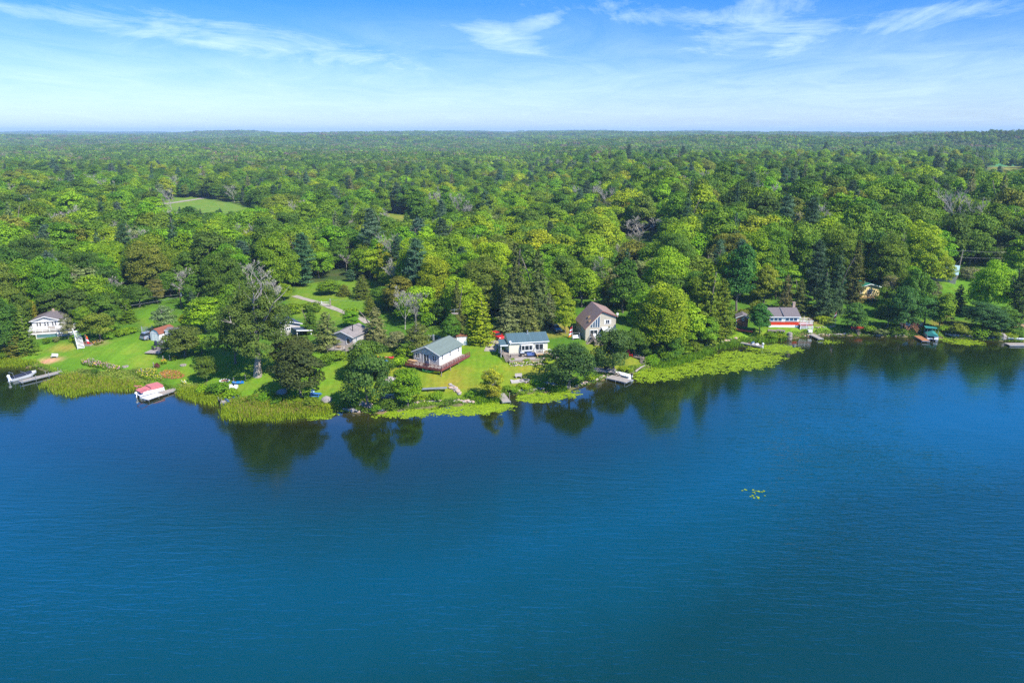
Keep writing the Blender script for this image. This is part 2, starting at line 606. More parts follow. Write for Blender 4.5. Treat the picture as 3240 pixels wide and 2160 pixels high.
def crown_pine(seed, w, h, zb, nl, leaf, n=38):
    """white pine: flat plumes of needles on level limbs"""
    rs = np.random.RandomState(seed)
    V = []; NN = []; tn = []
    for i in range(n):
        f = (i + .5) / n
        prof = (0.55 + 0.75 * f if f < .45 else 0.9 * ((1 - f) / .55) ** .62 + .06)
        a = i * 2.4 + rs.uniform(-.4, .4)
        r = w / 2 * prof * rs.uniform(0.55, 1.0)
        z = zb + h * f
        k = int(nl / n * rs.uniform(.7, 1.3) * (0.5 + prof))
        s = rs.uniform(0.1, 1, k)
        lat = rs.normal(size=k) * w * 0.075 * (0.5 + np.sin(s * 3.0) * .8)
        ca, sa = math.cos(a), math.sin(a)
        zz = z + 0.16 * r * s + rs.normal(size=k) * h * 0.012 - np.abs(lat) * .12
        V.append(np.stack([ca * r * s - sa * lat, sa * r * s + ca * lat, zz], 1))
        NN.append(np.array([ca * .4, sa * .4, 1.0]) + rs.normal(size=(k, 3)) * .5)
        tn.append(np.clip(rs.uniform(.2, .8) + rs.normal(size=k) * .2, 0, 1.2))
    V = np.concatenate(V); NN = np.concatenate(NN); tn = np.concatenate(tn)
    return leafquads(V, NN, leaf, rs, aspect=.55) + (tn,)


def limbs(seed, h, r0, spread, first=0.25, depth=3, n=5, up=0.6, thin=0.62, sides=6, lean=(0, 0), minr=0.02):
    """trunk that forks into limbs, all one tapered branching mesh"""
    rng = random.Random(seed)
    mb = MB()

    def grow(p, d, ln, r, k):
        pts = [p]; rr = [r]
        q = p.copy(); dd = d.copy()
        seg = 4 if k == 0 else 3
        for i in range(seg):
            dd = (dd + Vector((rng.uniform(-.16, .16), rng.uniform(-.16, .16), rng.uniform(-.04, .12)))).normalized()
            q = q + dd * ln / seg
            pts.append(q.copy()); rr.append(max(minr * .6, r * (1 - (0.5 if k < depth else .8) * (i + 1) / seg)))
        if k == 0: rr[0] = r * 1.35
        mb.tube(pts, rr, n=sides if k < 2 else 4, cap=True)
        if k >= depth: return
        cnt = n if k == 0 else max(2, n - 1)
        for j in range(cnt):
            f = (first + (1 - first) * (j + rng.uniform(.2, .9)) / cnt) if k == 0 else rng.uniform(.35, 1)
            i = min(seg - 1, int(f * seg)); u = f * seg - i
            b = pts[i].lerp(pts[i + 1], min(1, u))
            a = rng.uniform(0, math.tau) if k else j * 2.4 + rng.uniform(-.5, .5)
            nd = (dd * up + Vector((math.cos(a), math.sin(a), rng.uniform(.0, .45))) * spread).normalized()
            grow(b, nd, ln * thin * rng.uniform(.7, 1.15), max(minr, rr[i] * .52), k + 1)
    grow(Vector((0, 0, -0.25)), Vector((lean[0], lean[1], 1)).normalized(), h, r0, 0)
    return mb


PROTO = {}     # species -> list of (crown_mesh, trunk_mesh, nominal width, nominal height)


def mesh_of(mb, name, m):
    o = mb.build(name, m)
    me = o.data
    bpy.data.objects.remove(o)
    return me


def proto(sp, crown, trunk_mb, w, h, bark=None):
    c = np_mesh(sp + '_crown', crown[0], crown[1], [LEAF], crown[2]) if crown else None
    tr = mesh_of(trunk_mb, sp + '_trunk', bark or BARK)
    PROTO.setdefault(sp, []).append((c, tr, w, h))


def build_protos():
    for s in range(4):
        proto('maple', crown_broad(10 + s, 9.4, 12.2, .9, 100, 11500, .38, br=.13, flat=.6, top=.7, lump=.22), limbs(s, 6.5, .2, .7, first=.3, n=5, thin=.42, depth=2), 9, 13)
    for s in range(3):
        proto('oak', crown_broad(20 + s, 10.4, 11.2, .8, 70, 11500, .38, br=.15, flat=.55, top=.9, gap=.04, lump=.42), limbs(30 + s, 6, .27, .9, first=.25, n=5, thin=.42, depth=2), 10, 12)
    for s in range(3):
        proto('poplar', crown_broad(40 + s, 6.8, 14.3, .7, 90, 9500, .35, br=.155, flat=.75, top=.45, lump=.22), limbs(50 + s, 9, .18, .4, first=.25, n=6, thin=.25, depth=2), 6.5, 15)
    for s in range(2):
        proto('ash', crown_broad(60 + s, 8, 10, .9, 90, 5200, .36, br=.115, flat=.5, top=.8, gap=.08, lump=.35, inner=.3), limbs(65 + s, 7, .18, .8, first=.2, n=7, depth=3, thin=.42), 8, 11, PALEBARK)
    for s in range(3):
        proto('giant', crown_broad(140 + s, 14.6, 16.6, .5, 210, 32000, .33, br=.10, flat=.6, top=.8, gap=.03, lump=.26), limbs(145 + s, 9, .34, .9, first=.3, n=6, depth=2, thin=.5), 14, 17)
    proto('cottonwood', crown_broad(150, 16.5, 20.5, 2.2, 250, 38000, .34, br=.085, flat=.65, top=.6, gap=.03, lump=.3, inner=.25), limbs(151, 15, .72, .6, first=.35, n=7, depth=2, thin=.5, minr=.03, sides=8), 16, 24, PALEBARK)
    for s in range(3):
        proto('spruce', crown_cone(70 + s, 7, 14.4, .5, 11500, .34, layers=20, droop=.38, irr=.5), limbs(75 + s, 14.3, .2, .3, n=3, depth=1, thin=.04), 7, 15)
    for s in range(3):
        proto('pine', crown_pine(80 + s, 8.6, 13.9, 1.1, 11500, .34, n=46), limbs(85 + s, 13.5, .2, .9, first=.3, n=9, depth=1, thin=.16), 8, 15)
    for s in range(2):
        proto('cedar', crown_cone(90 + s, 5.6, 11.2, .3, 11000, .30, layers=30, droop=.02, irr=.42, power=.62, stub=.08), limbs(95 + s, 10.0, .16, .3, n=3, depth=1, thin=.04), 5.5, 11.5)
    for s in range(3):
        proto('bare', None, limbs(100 + s, 7.5, .17, .85, first=.3, n=6, depth=4, thin=.52, up=1.0, sides=4, minr=.026), 7, 12, DEADWOOD)
    for s in range(4):
        proto('shrub', crown_broad(110 + s, 3, 2.5, .0, 26, 1500, .24, br=.2, flat=.7, top=.8, lump=.35), limbs(115 + s, 1.0, .05, 1, n=5, depth=1, thin=.4), 3, 2.4)


build_protos()
TINT = {
    'green': (.095, .190, .008), 'deep': (.064, .142, .010), 'dark': (.052, .115, .012), 'bright': (.120, .245, .006), 'yellowgreen': (.195, .285, .006),
    'gold': (.22, .245, .008), 'olive': (.120, .165, .016), 'grey': (.150, .195, .070), 'blue': (.080, .155, .095), 'darkblue': (.050, .105, .050),
    'bronze': (.085, .092, .024), 'rust': (.24, .13, .03), 'lime': (.155, .270, .005), 'tan': (.22, .19, .08), 'bare': (.3, .26, .2)}
LOOK = {'green': 'mid green', 'deep': 'deep green', 'dark': 'dark green', 'bright': 'bright green', 'yellowgreen': 'yellow-green', 'gold': 'golden yellow',
        'olive': 'olive green', 'grey': 'grey-green', 'blue': 'pale blue-green', 'darkblue': 'dark blue-green', 'bronze': 'bronze-green', 'rust': 'rusty orange',
        'lime': 'lime green', 'tan': 'thin tan-leaved', 'bare': 'leafless grey'}
KIND = {'maple': 'maple_tree', 'oak': 'oak_tree', 'poplar': 'poplar_tree', 'ash': 'ash_tree', 'spruce': 'spruce_tree', 'pine': 'pine_tree', 'cedar': 'cedar_tree',
        'bare': 'dead_tree', 'giant': 'oak_tree', 'cottonwood': 'cottonwood_tree', 'shrub': 'shrub'}
TR = random.Random(77)
TREES = []      # (x, y, radius) of everything planted, to keep the fill from crowding it


def plant(sp, loc, h, w, tint, label, group=None, var=None, rz=None, cat=None, lean=0):
    kn = KIND[sp]
    if w > 10.2 and sp in ('oak', 'maple'): sp = 'giant'
    P_ = PROTO[sp]
    c, tr, w0, h0 = P_[TR.randrange(len(P_)) if var is None else var % len(P_)]
    root = empty(kn, loc, TR.uniform(0, 6.28) if rz is None else rz, label, cat or ('shrub' if sp == 'shrub' else 'tree'), group)
    root.rotation_euler.x = lean
    sc = (w / w0, w / w0, h / h0)
    to = bpy.data.objects.new('trunk' if sp != 'shrub' else 'stems', tr)
    COL.objects.link(to); to.parent = root; to.scale = sc
    if c:
        t3 = TINT[tint] if isinstance(tint, str) else (tint[0] * 1.35, tint[1] * 1.15, tint[2] * .9)
        j = [max(0.0, v * TR.uniform(.98, 1.28)) for v in t3]
        co = bpy.data.objects.new('crown' if sp != 'shrub' else 'foliage', c)
        COL.objects.link(co); co.parent = root; co.scale = sc
        co['tint'] = j
    TREES.append((loc[0], loc[1], w / 2))
    return root


def tree(sp, px, pyb, pyt, wpx, tint, label, **k):
    """a tree whose foot, top and crown width were measured in the photograph; becomes real metres on the ground"""
    g = G(px, pyb)
    _, _, dep = project(*g)
    lo, hi = g.z + .3, g.z + 60
    for _ in range(30):
        m = (lo + hi) / 2
        if project(g.x, g.y, m)[1] > pyt: lo = m
        else: hi = m
    return plant(sp, g, lo - g.z, wpx * dep / FPX, tint, label, **k)

# ---------------------------------------------------------------- ground
def spaced(a, b, step, lo, hi, grow=1.09):
    v = list(np.arange(a, b + step * .5, step))
    s = step
    while v[-1] < hi:
        s *= grow; v.append(v[-1] + s)
    s = step
    while v[0] > lo:
        s *= grow; v.insert(0, v[0] - s)
    return np.array(v)


def wpoly(px):
    return [tuple(G(*p)[:2]) for p in px]


def soft(poly, X, Y, r=0.7):
    """share of nine points round each spot that fall inside"""
    a = np.zeros(X.shape)
    for dx in (-r, 0, r):
        for dy in (-r, 0, r):
            a += inpoly(poly, X + dx, Y + dy)
    return a / 9.0


FIELD_FAR = [(505, 615), (620, 612), (700, 635), (830, 650), (840, 672), (700, 680), (505, 664)]
MEADOW = [(900, 1000), (925, 930), (935, 905), (1000, 893), (1180, 878), (1200, 900), (1150, 1012), (1060, 1015)]
LAWNS = [
    ([(60, 1110), (150, 1085), (260, 1080), (330, 1078), (420, 1062), (470, 1040), (430, 1000), (470, 975), (520, 975), (520, 1040), (560, 1140), (500, 1180), (480, 1215), (300, 1190), (150, 1155), (40, 1140)], (.088, .235, .010), 1.0),
    ([(330, 1090), (460, 1090), (480, 1140), (440, 1170), (340, 1140)], (.115, .275, .014), .8),
    ([(560, 1150), (640, 1130), (900, 1120), (1100, 1100), (1100, 1280), (900, 1290), (650, 1230), (540, 1215)], (.095, .24, .010), 1.0),
    ([(1080, 1130), (1300, 1100), (1400, 1060), (1720, 1080), (1800, 1180), (1840, 1200), (1600, 1240), (1400, 1270), (1080, 1290)], (.125, .235, .010), 1.0),
    ([(1380, 1090), (1560, 1080), (1600, 1150), (1560, 1200), (1480, 1190)], (.090, .235, .008), .8),
    ([(1340, 1185), (1480, 1150), (1520, 1230), (1360, 1240)], (.165, .235, .016), .7),
    ([(1600, 1165), (1720, 1140), (1740, 1200), (1620, 1230)], (.165, .245, .016), .6),
    ([(1560, 1040), (1680, 1010), (1820, 1020), (1830, 1060), (1740, 1070)], (.19, .22, .030), .8),
    ([(1840, 1080), (1910, 1080), (1930, 1110), (2060, 1130), (2050, 1160), (1900, 1190)], (.15, .23, .015), .8),
    ([(2300, 1040), (2340, 1050), (2440, 1032), (2600, 1020), (2660, 1035), (2700, 1052), (2540, 1060), (2300, 1085), (2250, 1095)], (.11, .25, .010), 1.0),
    ([(2530, 1000), (2560, 982), (2600, 1000), (2640, 1020), (2580, 1035)], (.17, .22, .03), .8),
    ([(2960, 900), (3000, 875), (3080, 880), (3240, 930), (3240, 960), (3060, 980), (2990, 960)], (.085, .235, .012), 1.0),
    ([(2950, 1010), (3060, 1020), (3040, 1062), (2960, 1055)], (.20, .21, .035), .7),
    (MEADOW, (.095, .225, .012), 1.0),
    (FIELD_FAR, (.105, .235, .020), 1.0),
    ([(1210, 665), (1360, 672), (1350, 705), (1230, 700)], (.13, .22, .02), 1.0),
    ([(3115, 512), (3260, 512), (3260, 534), (3118, 534)], (.06, .25, .06), 1.0),
    ([(3118, 528), (3260, 524), (3260, 540), (3120, 540)], (.20, .26, .03), 1.0),
    ([(3040, 680), (3240, 680), (3240, 700), (3040, 700)], (.13, .24, .02), 1.0),
    ([(118, 1142), (150, 1132), (190, 1131), (196, 1140), (165, 1146), (135, 1158), (120, 1156)], (.48, .32, .14), .9),
    ([(140, 1105), (200, 1088), (240, 1090), (230, 1105), (180, 1118)], (.24, .25, .04), .6),
    ([(1545, 1083), (1575, 1072), (1580, 1100), (1555, 1098)], (.33, .27, .15), .8),
    ([(290, 1082), (330, 1075), (340, 1090), (300, 1096)], (.32, .22, .11), .6),
]


def build_ground():
    xs = spaced(-140, 150, .9, -9500, 9500, 1.10)
    ys = spaced(112, 232, .75, 60, 12500, 1.055)
    X, Y = np.meshgrid(xs, ys)
    Z = terrain(X, Y)
    rs = np.random.RandomState(3)
    d = Y - shore_y(X)
    near = (np.abs(X) < 200) & (d < 80) & (d > .5)
    Z = Z + np.where(near, (np.sin(X * 1.7 + Y * .6) + np.sin(Y * 2.1 - X)) * .02, 0)
    V = np.stack([X, Y, Z], -1).reshape(-1, 3)
    ny, nx = X.shape
    i = np.arange(ny * nx).reshape(ny, nx)
    F = np.stack([i[:-1, :-1], i[:-1, 1:], i[1:, 1:], i[1:, :-1]], -1).reshape(-1, 4)
    m = bpy.data.materials.new('ground')
    me = np_mesh('ground', V, F, [m])
    me.polygons.foreach_set('use_smooth', [True] * len(me.polygons))
    C = np.zeros(X.shape + (4,), np.float32); C[..., 3] = 1
    base = np.array([.050, .085, .018]); rough = np.array([.070, .165, .012]); shore = np.array([.13, .125, .05])
    k = sstep(85, 45, d)[..., None] if False else (1 - sstep(55, 90, d))[..., None]
    C[..., :3] = base * (1 - k) + rough * k
    for poly, c, a in LAWNS:
        w = wpoly(poly)
        s = soft(w, X, Y, .9)[..., None] * a
        C[..., :3] = C[..., :3] * (1 - s) + np.array((c[0] * 1.22, c[1] * .98, c[2] * 1.2)) * s
    k = (1 - sstep(.2, 1.4, d))[..., None]
    C[..., :3] = C[..., :3] * (1 - k) + shore * k
    ca = me.color_attributes.new('zone', 'FLOAT_COLOR', 'POINT')
    ca.data.foreach_set('color', C.reshape(-1))
    m.use_nodes = True
    t = m.node_tree
    b = t.nodes['Principled BSDF']
    b.inputs['Roughness'].default_value = .95
    b.inputs['Specular IOR Level'].default_value = .1
    at = N(t, 'ShaderNodeAttribute', attribute_type='GEOMETRY', attribute_name='zone')
    tc = N(t, 'ShaderNodeTexCoord')
    n1 = N(t, 'ShaderNodeTexNoise', i_Scale=.16, i_Detail=5., i_Roughness=.6)
    n2 = N(t, 'ShaderNodeTexNoise', i_Scale=1.3, i_Detail=5., i_Roughness=.7)
    n3 = N(t, 'ShaderNodeTexNoise', i_Scale=9., i_Detail=3.)
    mow = N(t, 'ShaderNodeTexWave', wave_type='BANDS', bands_direction='X', i_Scale=.22, i_Distortion=3.5, i_Detail=1.)
    for q in (n1, n2, n3, mow): L(t, tc.outputs['Object'], q.inputs['Vector'])
    mul = mathn(t, 'ADD', mathn(t, 'MULTIPLY', n2.outputs[0], .85), mathn(t, 'MULTIPLY', n3.outputs[0], .55))
    mul = mathn(t, 'ADD', mul, .22)
    mul = mathn(t, 'ADD', mul, mathn(t, 'MULTIPLY', mow.outputs['Fac'], .09))
    cc = N(t, 'ShaderNodeCombineColor')
    for q in range(3): L(t, mul, cc.inputs[q])
    c1 = mixc(t, 1.0, at.outputs['Color'], cc.outputs[0], 'MULTIPLY')
    f = mathn(t, 'MULTIPLY', mathn(t, 'SUBTRACT', n1.outputs[0], .46), 4.0, clamp=True)
    warm = mixc(t, 1.0, c1, (1.65, 1.08, 1.6, 1), 'MULTIPLY')
    c2 = mixc(t, f, c1, warm)
    L(t, c2, b.inputs['Base Color'])
    bp = N(t, 'ShaderNodeBump', i_Strength=.8, i_Distance=.12)
    L(t, mathn(t, 'ADD', n2.outputs[0], n3.outputs[0]), bp.inputs['Height'])
    L(t, bp.outputs[0], b.inputs['Normal'])
    o = bpy.data.objects.new('ground', me)
    COL.objects.link(o)
    tag(o, kind='structure')


def strip(name, pts, width, m, lift=.05, tracks=False):
    """a lane laid over the ground along points of the photograph"""
    P_ = [G(*p) for p in pts]
    Q = []
    for i in range(len(P_) - 1):
        k = max(2, int((P_[i + 1] - P_[i]).length / 1.0))
        for j in range(k): Q.append(P_[i].lerp(P_[i + 1], j / k))
    Q.append(P_[-1])
    V = []; F = []
    nw = 7
    rng = random.Random(len(name))
    for i, q in enumerate(Q):
        t_ = (Q[min(i + 1, len(Q) - 1)] - Q[max(i - 1, 0)]); t_.z = 0; t_.normalize()
        nrm = Vector((-t_.y, t_.x, 0))
        ww = width * (1 + rng.uniform(-.12, .12))
        for j in range(nw):
            p = q + nrm * ww * (j / (nw - 1) - .5)
            V.append((p.x, p.y, gz(p.x, p.y) + lift))
    for i in range(len(Q) - 1):
        for j in range(nw - 1):
            a = i * nw + j
            F.append((a, a + 1, a + nw + 1, a + nw))
    me = np_mesh(name, V, F, [m])
    o = bpy.data.objects.new(name, me); COL.objects.link(o)
    return tag(o, kind='structure')


def build_water():
    xs = spaced(-160, 190, 1.5, -1500, 1500, 1.2)
    ys = np.concatenate([spaced(60, 215, 1.2, -300, 215, 1.12), [260, 400]])
    X, Y = np.meshgrid(xs, ys)
    V = np.stack([X, Y, X * 0], -1).reshape(-1, 3)
    ny, nx = X.shape
    i = np.arange(ny * nx).reshape(ny, nx)
    F = np.stack([i[:-1, :-1], i[:-1, 1:], i[1:, 1:], i[1:, :-1]], -1).reshape(-1, 4)
    # leave out what would lie under the hillside, well behind the shore
    keep = (Y - shore_y(X)).reshape(-1)[F].min(1) < 3.0
    F = F[keep]
    m = bpy.data.materials.new('lake_water')
    me = np_mesh('lake_water', V, F, [m])
    D = np.clip(-(Y - shore_y(X)), 0, 200).astype(np.float32)
    a = me.attributes.new('depth', 'FLOAT', 'POINT')
    a.data.foreach_set('value', D.reshape(-1))
    m.use_nodes = True
    t = m.node_tree
    b = t.nodes['Principled BSDF']
    at = N(t, 'ShaderNodeAttribute', attribute_type='GEOMETRY', attribute_name='depth')
    tc = N(t, 'ShaderNodeTexCoord')
    nz = N(t, 'ShaderNodeTexNoise', i_Scale=.035, i_Detail=3.)
    L(t, tc.outputs['Object'], nz.inputs['Vector'])
    dd = mathn(t, 'ADD', mathn(t, 'DIVIDE', at.outputs['Fac'], 100.0), mathn(t, 'MULTIPLY', mathn(t, 'SUBTRACT', nz.outputs[0], .5), .12))
    # bed seen through the water: weedy brown shallows, then the blue green of the deep lake
    body = ramp(t, dd, [(0.0, (.030, .028, .005)), (.07, (.010, .016, .002)), (.26, (.005, .020, .006)), (.40, (.002, .036, .036)), (.54, (.0006, .050, .074)), (.66, (.0006, .044, .056)), (.78, (.0008, .030, .026))])
    L(t, body, b.inputs['Base Color'])
    b.inputs['Roughness'].default_value = .085
    b.inputs['IOR'].default_value = 1.85
    b.inputs['Specular Tint'].default_value = (.66, .9, 1., 1)
    # wind ripples: crests run from upper left to lower right as seen
    def rip(rot, sc, sx, sy, det, dist=.0):
        mp = N(t, 'ShaderNodeMapping')
        mp.inputs['Rotation'].default_value = (0, 0, rot)
        mp.inputs['Scale'].default_value = (sx, sy, 1)
        L(t, tc.outputs['Object'], mp.inputs[0])
        n = N(t, 'ShaderNodeTexNoise', i_Scale=sc, i_Detail=det, i_Roughness=.55, i_Distortion=dist)
        L(t, mp.outputs[0], n.inputs['Vector'])
        return n.outputs[0]
    r1 = rip(R(58), 1.0, .22, 1.3, 2.5, .5)
    r2 = rip(R(50), 2.6, .4, 1.3, 2.)
    r3 = rip(R(-20), 1.8, .7, 1.0, 2.)
    calm = N(t, 'ShaderNodeTexNoise', i_Scale=.03, i_Detail=3., i_Roughness=.6)
    L(t, tc.outputs['Object'], calm.inputs['Vector'])
    far = ramp(t, mathn(t, 'DIVIDE', at.outputs['Fac'], 100.), [(0., (.05, .05, .05)), (.15, (.10, .10, .10)), (.36, (.26, .26, .26)), (.60, (1, 1, 1))])
    h = mathn(t, 'ADD', mathn(t, 'MULTIPLY', r1, 1.0), mathn(t, 'ADD', mathn(t, 'MULTIPLY', r2, .42), mathn(t, 'MULTIPLY', r3, .22)))
    amp = mathn(t, 'MULTIPLY', mathn(t, 'MULTIPLY', mathn(t, 'SUBTRACT', calm.outputs[0], .25, clamp=True), 3.4), far)
    h = mathn(t, 'MULTIPLY', h, amp)
    bp = N(t, 'ShaderNodeBump', i_Strength=.7, i_Distance=.16)
    L(t, h, bp.inputs['Height'])
    L(t, bp.outputs[0], b.inputs['Normal'])
    o = bpy.data.objects.new('lake_water', me); COL.objects.link(o)
    tag(o, kind='structure')


GRAVEL = mat('gravel', (.36, .31, .25), .95, var=.2, scale=1.5)
build_ground()
build_water()
strip('gravel_lane', [(930, 936), (960, 945), (1010, 958), (1062, 978), (1100, 992), (1135, 1004), (1165, 1022)], 1.8, GRAVEL)
strip('gravel_driveway', [(1345, 1066), (1372, 1066), (1400, 1070), (1440, 1072)], 2.4, GRAVEL)
strip('field_path', [(515, 646), (560, 640), (600, 634), (640, 628), (668, 622)], 4.5, GRAVEL, lift=.08)
strip('lawn_track', [(1550, 1112), (1558, 1092), (1572, 1078)], 2.6, GRAVEL)

# ---------------------------------------------------------------- forest fill
# forest edge on the ground, left to right (where the woods begin behind the gardens)
EDGE = [(-900, 1060), (-300, 1075), (0, 1070), (90, 1020), (200, 1020), (330, 1040), (400, 1032), (425, 985), (455, 962), (500, 968), (600, 1005), (700, 1020), (800, 1010), (880, 985), (915, 930), (930, 872), (1060, 868), (1120, 872),
        (1150, 930), (1190, 985), (1215, 1015), (1300, 1030), (1400, 1035), (1450, 1045), (1500, 1050), (1560, 1010), (1700, 1000), (1790, 975), (1850, 955), (1960, 1005), (2060, 1080), (2160, 1088), (2260, 1045),
        (2330, 990), (2440, 968), (2560, 965), (2620, 988), (2700, 1020), (2760, 1035), (2900, 1010), (2965, 950), (3000, 872), (3050, 858), (3240, 868), (3600, 870), (4200, 870)]
_ew = [G(*p) for p in EDGE]
_ex = np.array([p.x for p in _ew]); _ey = np.array([p.y for p in _ew])
# what the photograph shows between and over the trees: nothing may grow tall enough to stand before it
SEEN = [
    [(520, 634), (620, 622), (690, 634), (815, 655), (815, 660), (700, 662), (520, 655)],
    [(1225, 672), (1345, 678), (1345, 686), (1230, 688)],
    [(3120, 516), (3240, 518), (3240, 530), (3125, 532)],
    [(935, 935), (1010, 893), (1180, 880), (1190, 900), (1130, 935), (1165, 1010), (1100, 1012), (925, 970)],
    [(425, 1000), (470, 972), (500, 1035), (400, 1045)],
    [(2925, 855), (3045, 872), (3070, 900), (3045, 955), (2990, 905)],
    [(100, 980), (200, 980), (200, 1080), (100, 1080)], [(480, 1030), (545, 1030), (545, 1080), (450, 1080)],
    [(1080, 1015), (1150, 1015), (1150, 1110), (1050, 1110)], [(1310, 1075), (1450, 1075), (1450, 1180), (1310, 1180)],
    [(870, 1010), (950, 1025), (950, 1050), (880, 1050)], [(1560, 1045), (1735, 1045), (1735, 1140), (1560, 1140)],
    [(1580, 1010), (1640, 1010), (1640, 1050), (1580, 1050)], [(1820, 960), (1950, 960), (1950, 1080), (1820, 1080)], [(1690, 1010), (1820, 1010), (1820, 1060), (1690, 1060)],
    [(2330, 985), (2570, 975), (2570, 1040), (2330, 1050)], [(2715, 900), (2775, 905), (2775, 940), (2715, 935)], [(3020, 800), (3090, 800), (3060, 880), (3020, 880)],
    [(1440, 1000), (1480, 1060), (1480, 1090), (1440, 1090)], [(565, 912), (580, 912), (580, 970), (570, 970)], [(1965, 680), (2075, 680), (2075, 742), (1965, 742)],
]


_MY, _MX = np.mgrid[300:1300:4, 0:3240:4]
NEARLIM = np.zeros(_MX.shape)          # trees nearer than this would stand before something seen there
for _i, _p in enumerate(SEEN):
    _b = max(_p, key=lambda q: q[1])
    _lim = 1e9 if _i < 6 else G(sum(q[0] for q in _p) / len(_p), _b[1]).y + 1.0
    NEARLIM = np.where(inpoly(_p, _MX + 2, _MY + 2), np.maximum(NEARLIM, _lim), NEARLIM)


def seen_at(px, py, y):
    i, j = int((py - 300) // 4), int(px // 4)
    return 0 <= i < NEARLIM.shape[0] and 0 <= j < NEARLIM.shape[1] and y < NEARLIM[i, j]


def blocks(x, y, z, h, w):
    """True where a tree of this size would hide something the photograph shows"""
    for f in (.05, .2, .35, .5, .65, .8, .92):
        for s in (-.5, 0, .5):
            px, py, _ = project(x + s * w * .85 * (1 if f < .8 else .5), y, z + h * f)
            if seen_at(px, py, y): return True
    return False


def fill_positions():
    rs = np.random.RandomState(11)
    out = []
    # open woods, jittered grid, spacing opening slowly with distance
    y = 150.0
    while y < 760:
        sp = 5.9 + (y - 150) / 610 * 3.2
        half = y * .74 + 25
        n = int(2 * half / sp)
        for i in range(n):
            x = -half + (i + rs.uniform(.1, .9)) * sp
            yy = y + rs.uniform(-.45, .45) * sp
            e = float(np.interp(x, _ex, _ey))
            if yy < e + 1.0: continue
            out.append((x, yy))
        y += sp * .92
    return out


def far_positions(y0, y1, s0, s1, seed):
    rs = np.random.RandomState(seed)
    out = []
    y = y0
    while y < y1:
        f = (y - y0) / (y1 - y0)
        sp = s0 + (s1 - s0) * f
        half = y * .74 + 30
        n = int(2 * half / sp)
        xx = -half + (np.arange(n) + rs.uniform(.1, .9, n)) * sp
        yy = y + rs.uniform(-.45, .45, n) * sp
        out.extend(zip(xx, yy))
        y += sp * .9
    return out

# ---------------------------------------------------------------- trees one can tell apart in the photograph
def T(sp, px, pb, pt, w, tint, label, **k):
    return tree(sp, px, pb, pt, w, tint, label, **k)


T('oak', 20, 1120, 925, 150, 'dark', 'tall dark oak crowding the left edge beside the white cottage')
T('poplar', 75, 1050, 905, 70, 'deep', 'deep green poplar rising just left of the white cottage roof')
T('cedar', 82, 1118, 985, 75, 'olive', 'olive cedar leaning over the near left corner of the white cottage deck')
T('cedar', 52, 1128, 1040, 70, 'olive', 'low olive cedar by the reeds left of the sandy patch')
T('maple', 100, 1035, 945, 55, (.13, .17, .012), 'small maple turning yellow behind the left of the white cottage', var=1)
T('oak', -40, 1110, 900, 120, 'deep', 'deep green oak partly cut off by the left edge of the view')
T('ash', 218, 1074, 985, 48, 'grey', 'thin grey ash half bare in front of the white cottage deck stairs', var=0)
T('oak', 318, 1072, 962, 104, 'olive', 'broad olive oak with a bare lower trunk right of the red and white flag')
T('oak', 268, 1040, 962, 66, 'green', 'mid green oak close behind the white cottage right side')
T('cedar', 408, 1020, 950, 52, 'green', 'small cone-shaped cedar on the grass left of the cattle gate')
T('ash', 525, 1050, 952, 100, 'grey', 'rounded grey-green willow behind the red-roofed barn shed', var=1)
T('maple', 655, 1050, 938, 130, 'lime', 'low spreading lime green maple right of the utility pole with the transformer')
T('maple', 605, 1040, 975, 70, 'lime', 'lime green sapling touching the right side of the grey-green willow')
T('maple', 585, 1128, 1018, 135, (.06, .115, .022), 'dense dark domed tree overhanging the stone patio by the barn shed', var=2)
T('maple', 640, 1120, 1050, 65, 'lime', 'yellow-green young maple tucked between the domed tree and the giant cottonwood')
T('spruce', 642, 960, 915, 40, 'grey', 'small pale spruce behind the lime maple at the wood edge')
T('cottonwood', 815, 1190, 835, 232, (.056, .125, .018), 'giant cottonwood with thick pale trunk and dead upper limbs in the lakeside lawn', var=0)
T('oak', 745, 1150, 930, 140, (.056, .125, .018), 'leafy cottonwood stem leaning left of the giant pale trunk', var=0)
T('poplar', 655, 1207, 1110, 70, 'deep', 'bushy young poplar between the round flower bed and the giant cottonwood')
T('maple', 955, 1256, 1075, 165, (.030, .066, .016), 'dark bronze-green maple shading the blue table at the water edge', var=0)
T('maple', 935, 1180, 1042, 155, (.050, .078, .022), 'bronze-tinged maple crown behind the dark maple near the blue-roofed cottage', var=3)
T('spruce', 1036, 1106, 986, 112, (.115, .165, .060), 'wide pale grey-green spruce left of the tan cottage with the raised deck', var=0)
T('spruce', 985, 1052, 965, 62, 'deep', 'deep green pointed spruce between the gravel lane and the pale spruce')
T('oak', 1166, 1292, 1064, 150, (.046, .104, .022), 'wide dark oak leaning over the shoreline boulders in two tiers', var=2)
T('oak', 1160, 1200, 1062, 130, 'deep', 'deep green oak behind the shoreline oak by the orange chairs and blue pile', var=1)
T('poplar', 1290, 1286, 1140, 98, 'bright', 'bright green tree at the shore just left of the red-railed deck', var=0)
T('ash', 1325, 1130, 1000, 105, (.085, .125, .028), 'straggly olive ash screening the left of the red-decked cottage', var=1)
T('spruce', 1192, 1092, 968, 100, 'grey', 'silvery spruce rising behind the tan cottage roof', var=1)
T('maple', 1255, 1110, 1035, 80, 'grey', 'grey-green low tree right of the tan cottage')
T('bare', 1282, 1042, 905, 70, 'bare', 'leafless pale tree on the left of the pair above the red-decked cottage', var=0)
T('bare', 1318, 1035, 908, 78, 'bare', 'leafless pale tree on the right of the pair above the red-decked cottage', var=1)
T('bare', 812, 960, 815, 110, 'bare', 'dead silvery branches standing above the giant cottonwood', var=2)
